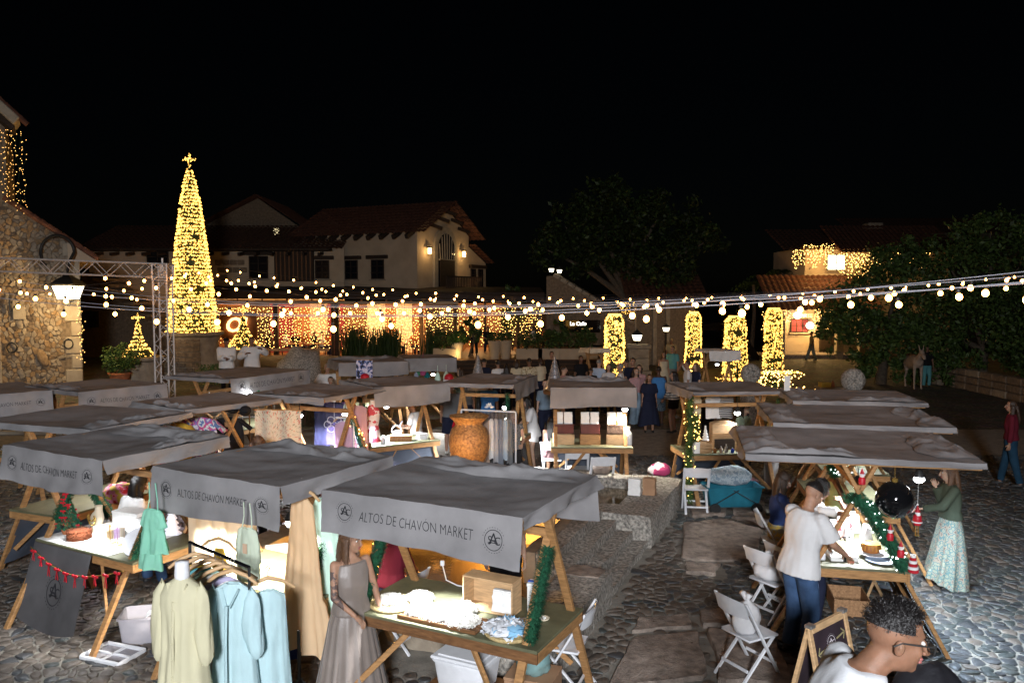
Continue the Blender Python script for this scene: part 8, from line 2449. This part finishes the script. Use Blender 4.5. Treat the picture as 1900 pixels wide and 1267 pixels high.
def plate(label,p,r,mt=M_white,name='plate'):
 t=thing(name,label,'plate',p);m=MB();m.lathe([(r*.55,0),(r*.6,.006),(r,.022),(r*.98,.026),(r*.6,.012),(0,.012)],28);m.build('plate',mt,t,smooth=50);return t
plate('blue-rimmed white plate at the front of the right table',SP(k,-.66,-.26),.15,mat('blue_white_china',(.45,.55,.7),.2,.3,5))
plate('white plate carrying the caramel cake',SP(k,-.52,-.22,TT+.04),.15)
t=thing('caramel_cake','caramel cake with dripping icing on the right table','cake',SP(k,-.48,-.20,TT+.068));m=MB();m.lathe([(.085,0),(.088,.01),(.088,.075),(.08,.085),(0,.088)],24);m.build('cake_body',mat('caramel',(.32,.12,.03),.5,.3,10,.3,30),t,smooth=40);m=MB();m.lathe([(.091,.07),(.09,.09),(.05,.098),(0,.1)],24)
for q in range(14):m.tube([(.091*math.cos(q*.45),.091*math.sin(q*.45),.078),(.093*math.cos(q*.45),.093*math.sin(q*.45),.04-.02*(q%3)/2)],.008,6)
m.build('icing',mat('caramel_icing',(.5,.24,.06),.25,.1,10),t,smooth=True)
t=thing('cake_dome','wooden board with a sliced loaf at the left of the right table','board',SP(k,-.02,.30));m=MB();m.lathe([(.14,0),(.145,.01),(.14,.02),(0,.02)],24);m.build('board',M_wood_l,t);m=MB();m.ell((0,0,.05),(.10,.06,.045),None,14,10);m.build('loaf',mat('crust',(.30,.15,.05),.7,.3,14),t,smooth='all')
for i,(x,y,l)in enumerate(((-.08,-.24,'white bakery bag in the middle of the right table'),(.05,.10,'white bakery bag behind the crossed legs'),(.45,-.20,'white bakery bag at the back of the right table'))):
 paper_bag(l,SP(k,x,y),.16,.12,.22,SY(k,10*i),M_whitepaper)
t=thing('receipt_box','small white card machine with a black cable at the left front of the right table','card machine',SP(k,-.70,.38),SY(k));m=MB();m.box((0,0,.04),(.09,.16,.08),bev=.012);m.build('body',M_white,t);m=MB();m.tube([(0,0,.06),(.05,.05,.18),(-.1,-.1,.26),(-.14,-.3,.30)],.008,6);m.build('cable',M_black,t);m=MB();m.box((0,-.02,.082),(.06,.07,.004));m.build('screen',M_blackgloss,t)
t=thing('black_ball','large glossy black ball ornament hanging under the front right canopy','ornament',SP(k,-.72,-.36,1.60));m=MB();m.ell((0,0,0),(.185,.185,.19),None,32,24);m.build('ball',M_blackgloss,t,smooth='all');m=MB();m.lathe([(.03,.18),(.03,.22),(0,.23)],10);m.tube([(0,0,.2),(0,0,.40)],.004,4);m.build('cap',M_gold,t)
t=thing('santa_ornament','red and white santa figure hanging at the right of the black ball','ornament',SP(k,-.74,-.58,1.45));t.scale=(.62,)*3
m=MB();m.lathe([(.0,.18),(.03,.10),(.045,.06)],12);m.lathe([(.05,-.16),(.075,-.10),(.06,.0),(.035,.03)],14);m.build('coat',M_red,t,smooth=True)
m=MB();m.ell((0,0,.045),.042,None,12,8);m.ell((0,-.035,.02),(.035,.02,.045),None,10,8);m.lathe([(.078,-.115),(.082,-.10),(.07,-.09)],14);m.ell((0,0,.185),.016,None,8,6);m.tube([(0,0,.18),(0,0,.55)],.003,4);m.build('beard_and_trim',M_whitepaper,t,smooth=True)
m=MB()
for s in(-1,1):m.tube([(s*.02,0,-.15),(s*.022,0,-.32)],.008,6);m.ell((s*.022,-.01,-.33),(.018,.03,.014),None,8,6)
m.build('legs',M_gold,t)
for i,(x,y,z,l)in enumerate(((-.92,-.28,1.30,'upper red elf figure on the ornament garland'),(-.94,-.38,1.14,'lower red elf figure on the ornament garland'),(-.92,.0,1.86,'red elf figure at the top of the ornament garland'))):
 t=thing('elf_figure',l,'ornament',SP(k,x,y,z));m=MB();m.lathe([(0,.10),(.018,.05),(.026,.02)],10);m.lathe([(.034,-.07),(.036,-.02),(.02,.01)],10);m.build('suit',M_red,t,smooth=True);m=MB();m.ell((0,0,.015),.024,None,10,8);m.tube([(0.026*math.cos(a),.026*math.sin(a),.03)for a in[2*math.pi*q/10 for q in range(11)]],.008,5,caps=False);m.build('face_and_trim',M_whitepaper,t,smooth=True)
t=thing('striped_stocking','dark red and white striped ornament at the foot of the garland','ornament',SP(k,-.93,-.50,TT+.02));m=MB()
for q in range(6):m.lathe([(.055-.006*q,.03*q),(.056-.006*q,.03*q+.028)],12,mi=q%2)
m.build('stripes',[M_red,M_whitepaper],t)
t=thing('folding_stool','small folding wooden stool under the front right table','stool',at(1640,1118,0),R(35))
for s in(-1,1):
 m=MB();m.beam((-.17,s*.14,0),(.15,s*.14,.40),.022,.035);m.build('leg',M_wood_l,t);m=MB();m.beam((.17,s*.115,0),(-.15,s*.115,.40),.022,.035);m.build('leg',M_wood_l,t)
for q in range(4):
 m=MB();m.box((-.14+.09*q,0,.41),(.075,.34,.018),bev=.003);m.build('seat_slat',M_wood_l,t)
crate('wicker_crate','low wicker crate on the ground under the front right table',SP(k,.35,-.15,0),(.5,.4,.22),SY(k),mat('wicker',(.36,.2,.1)),'top')
gift_box('dark_case','dark case on the inner part of the front right table',SP(k,.58,-.02),(.3,.4,.16),SY(k),M_blackgloss)
for i,(y,mt,l)in enumerate(((.25,cm('bluecard',(.02,.12,.5)),'blue pouch on the inner table of the right row'),(-.05,M_whitepaper,'open white book on the inner table of the right row'),(-.25,MATS['pat_card_print'],'red and white card on the inner table of the right row'))):
 gift_box('table_item',l,SP('S17',-.75,y),(.2,.24,.03),SY('S17',20*i),mt,None,'goods')
bag('pink_bag','pink bag hanging on the chair behind the man in jeans',tuple(G(1466,8.95,.46)),(.16,.2,.3),C_pink,41,False,0,'bag')
cbp=at(1525,1330,0);t=thing('chalkboard_sign','wooden A-frame chalkboard with chalk arrows and pink writing','chalkboard',(2.52,6.25,0),R(40))
def board_xf(v,s=1):return Vector((v.x,s*(-.26*(1-v.y/1.12)),v.y))
for s in(1,-1):
 ang=math.atan2(.26,1.12)*s
 rot=Matrix.Rotation(-ang,3,'X')
 c=Vector((0,-.13*s,.56))
 m=MB()
 for x in(-.27,.27):m.box(c+rot@Vector((x,0,0)),(.05,.03,1.15),rot,bev=.004)
 for z in(-.45,.55):m.box(c+rot@Vector((0,0,z)),(.488,.03,.055),rot,bev=.004)
 fr_=m.build('frame',M_wood_l,t)
 m=MB();m.box(c+rot@Vector((0,.004*s,.05)),(.49,.012,.95),rot);bd_=m.build('board_panel',mat('chalk_black',(.035,.022,.03),.7,.4,4),t)
 if s==1:
  def chalk(name,geo,cx,cz,mt,k=1.0,rotz=0):
   mm=MB();cr,sr_=math.cos(rotz),math.sin(rotz)
   mm.add([c+rot@Vector((cx+k*(x*cr-y*sr_),-.009,cz+k*(x*sr_+y*cr)))for x,y,z in geo[0]],geo[1]);mm.build(name,mt,bd_)
  ch_y,ch_p,ch_w=mat('chalk_yellow',(.62,.56,.30),.9,.2,60),mat('chalk_pink',(.75,.38,.42),.9,.2,60),mat('chalk_white',(.72,.66,.70),.9,.2,60)
  ar=MB();ar.box((-.03,0,0),(.12,.014,.0004));ar.box((.025,.02,0),(.012,.06,.0004),R(42));ar.box((.025,-.02,0),(.012,.06,.0004),R(-42))
  chalk('chalk_arrow',(ar.v,ar.f),.17,.42,ch_y,1,R(10));chalk('chalk_arrow',(ar.v,ar.f),-.17,.36,ch_y,1,R(190))
  chalk('chalk_emblem',EMB,0,.39,ch_w,.8)
  chalk('chalk_writing',text_mesh('-Baker-',.20,None,.004),.0,.15,ch_p);chalk('chalk_writing',text_mesh('artisan',.13,None,.003),.0,-.05,ch_p)
for z in(-.25,.25):
 m=MB();m.box((z,0,1.13),(.07,.06,.03),bev=.004);m.build('hinge',M_metal,t)
bag('dark_backpack','dark grey backpack on the ground beside the chalkboard',(3.55,6.6,0),(.6,.5,.7),mat('charcoal_nylon',(.02,.02,.025),.6,.2,8,.2,40),45,False,0,'backpack')
t=thing('side_table','small low table with yellow boxes behind the right-hand canopies','table',at(1540,745,0));m=MB();m.box((0,0,.50),(.9,.6,.04),bev=.01);m.build('table_top',M_plaster,t)
for a in(-1,1):
 for b in(-1,1):m=MB();m.beam((a*.4,b*.25,0),(a*.4,b*.25,.49),.05,.05);m.build('leg',M_wood,t)
p=at(1540,745,0)
gift_box('yellow_box','open yellow box on the low table behind the right-hand canopies',p+Vector((-.2,0,.52)),(.35,.3,.16),0,mat('yellow_card',(.55,.36,.05),.7,.1,5));bottle('terracotta cup on the low table behind the right-hand canopies',p+Vector((.08,0,.52)),.07,.22,M_terra,M_terra,cat='cup',name='cup');gift_box('yellow_box','second yellow box on the ground left of the low table',p+Vector((-.75,-.3,0)),(.4,.3,.22),0,MATS['yellow_card'])
gift_box('white_leaflet','white and blue leaflet standing on a canopy roof corner at the right',tuple(SP('S16',.35,.90,ZC+.05)),(.12,.02,.26),R(20),M_whitepaper,None,'leaflet')
t=thing('motor_helmet','dark helmet with a red light on the far left stall','helmet',SP('S6',-.55,-.75,1.1));m=MB();m.ell((0,0,.05),(.17,.2,.17),None,18,12);m.build('shell',M_blackgloss,t,smooth='all');m=MB();m.box((0,-.19,.08),(.12,.03,.02),bev=.004);m.build('red_light',mat('red_led',(1,.1,.1),.4,0,emit=(1,.08,.1),estr=4,sample=False),t);m=MB();m.tube([(0,0,-1.1),(0,0,-.08)],.03,8);m.lathe([(.2,-1.1),(.2,-1.07),(.04,-1.05)],12);m.build('stand',M_black,t)
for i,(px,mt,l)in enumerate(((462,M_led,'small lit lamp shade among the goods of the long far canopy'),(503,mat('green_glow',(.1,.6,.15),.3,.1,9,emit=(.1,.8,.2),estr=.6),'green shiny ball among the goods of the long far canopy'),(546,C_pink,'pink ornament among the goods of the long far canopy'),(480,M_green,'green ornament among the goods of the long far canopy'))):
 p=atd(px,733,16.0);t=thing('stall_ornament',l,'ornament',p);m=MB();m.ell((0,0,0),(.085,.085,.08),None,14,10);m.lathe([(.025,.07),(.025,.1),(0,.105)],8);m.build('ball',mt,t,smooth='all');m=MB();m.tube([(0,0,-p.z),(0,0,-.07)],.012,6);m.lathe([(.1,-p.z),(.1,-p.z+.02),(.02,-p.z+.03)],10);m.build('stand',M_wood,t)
t=thing('display_rack','white wire display rack under the long far canopy','rack',atd(425,740,16.2)*1);t.location.z=0
m=MB()
for q in range(5):m.tube([(-.4+.3*q,.1*q,0),(-.4+.3*q,.1*q,1.75)],.012,5)
for z in(.6,1.2,1.7):m.tube([(-.4,0,z),(.8,.4,z)],.012,5)
m.build('rack_frame',M_white,t)
dk=thing('donkey','pale donkey standing in the dark under the trees on the right','donkey',(16.3,32.2,0),R(-8))
m=MB()
ring_loft(m,[(Vector((0,y,z)),X_,Vector((0,0,1)),w,h)for y,z,w,h in((-.62,1.12,.12,.16),(-.5,1.10,.20,.25),(-.15,1.08,.23,.27),(.25,1.02,.25,.29),(.55,1.05,.22,.26),(.68,1.08,.12,.17))],18)
m.cap((0,-.50,1.18),(0,-.85,1.48),.15,.10,12);m.cap((0,-.82,1.50),(0,-1.12,1.28),.10,.065,12)
for s in(-1,1):
 m.cap((s*.13,-.45,.95),(s*.13,-.46,.52),.075,.05,10);m.cap((s*.13,-.46,.52),(s*.13,-.46,.06),.045,.038,10);m.cap((s*.13,-.48,.05),(s*.13,-.5,.03),.05,.045,8)
 m.cap((s*.13,.48,.98),(s*.14,.40,.62),.12,.06,10);m.cap((s*.14,.40,.62),(s*.14,.56,.42),.055,.045,10);m.cap((s*.14,.56,.42),(s*.14,.52,.06),.042,.036,10);m.cap((s*.14,.50,.05),(s*.14,.48,.03),.05,.045,8)
 m.cap((s*.06,-.78,1.58),(s*.10,-.74,1.80),.035,.015,8)
m.cap((0,.68,1.15),(0,.78,.65),.03,.02,8)
remesh_job('body',m,[mat('donkey_coat',(.36,.28,.22),.9,.2,6)],dk,.022,3,0)
m=MB();m.box((0,.05,1.345),(.46,.5,.05),bev=.02);m.tube([(-.1,-1.02,1.42),(0,-1.08,1.44),(.1,-1.02,1.42)],.012,5);m.build('saddle_and_bridle',M_wood_d,dk)
finish_people()
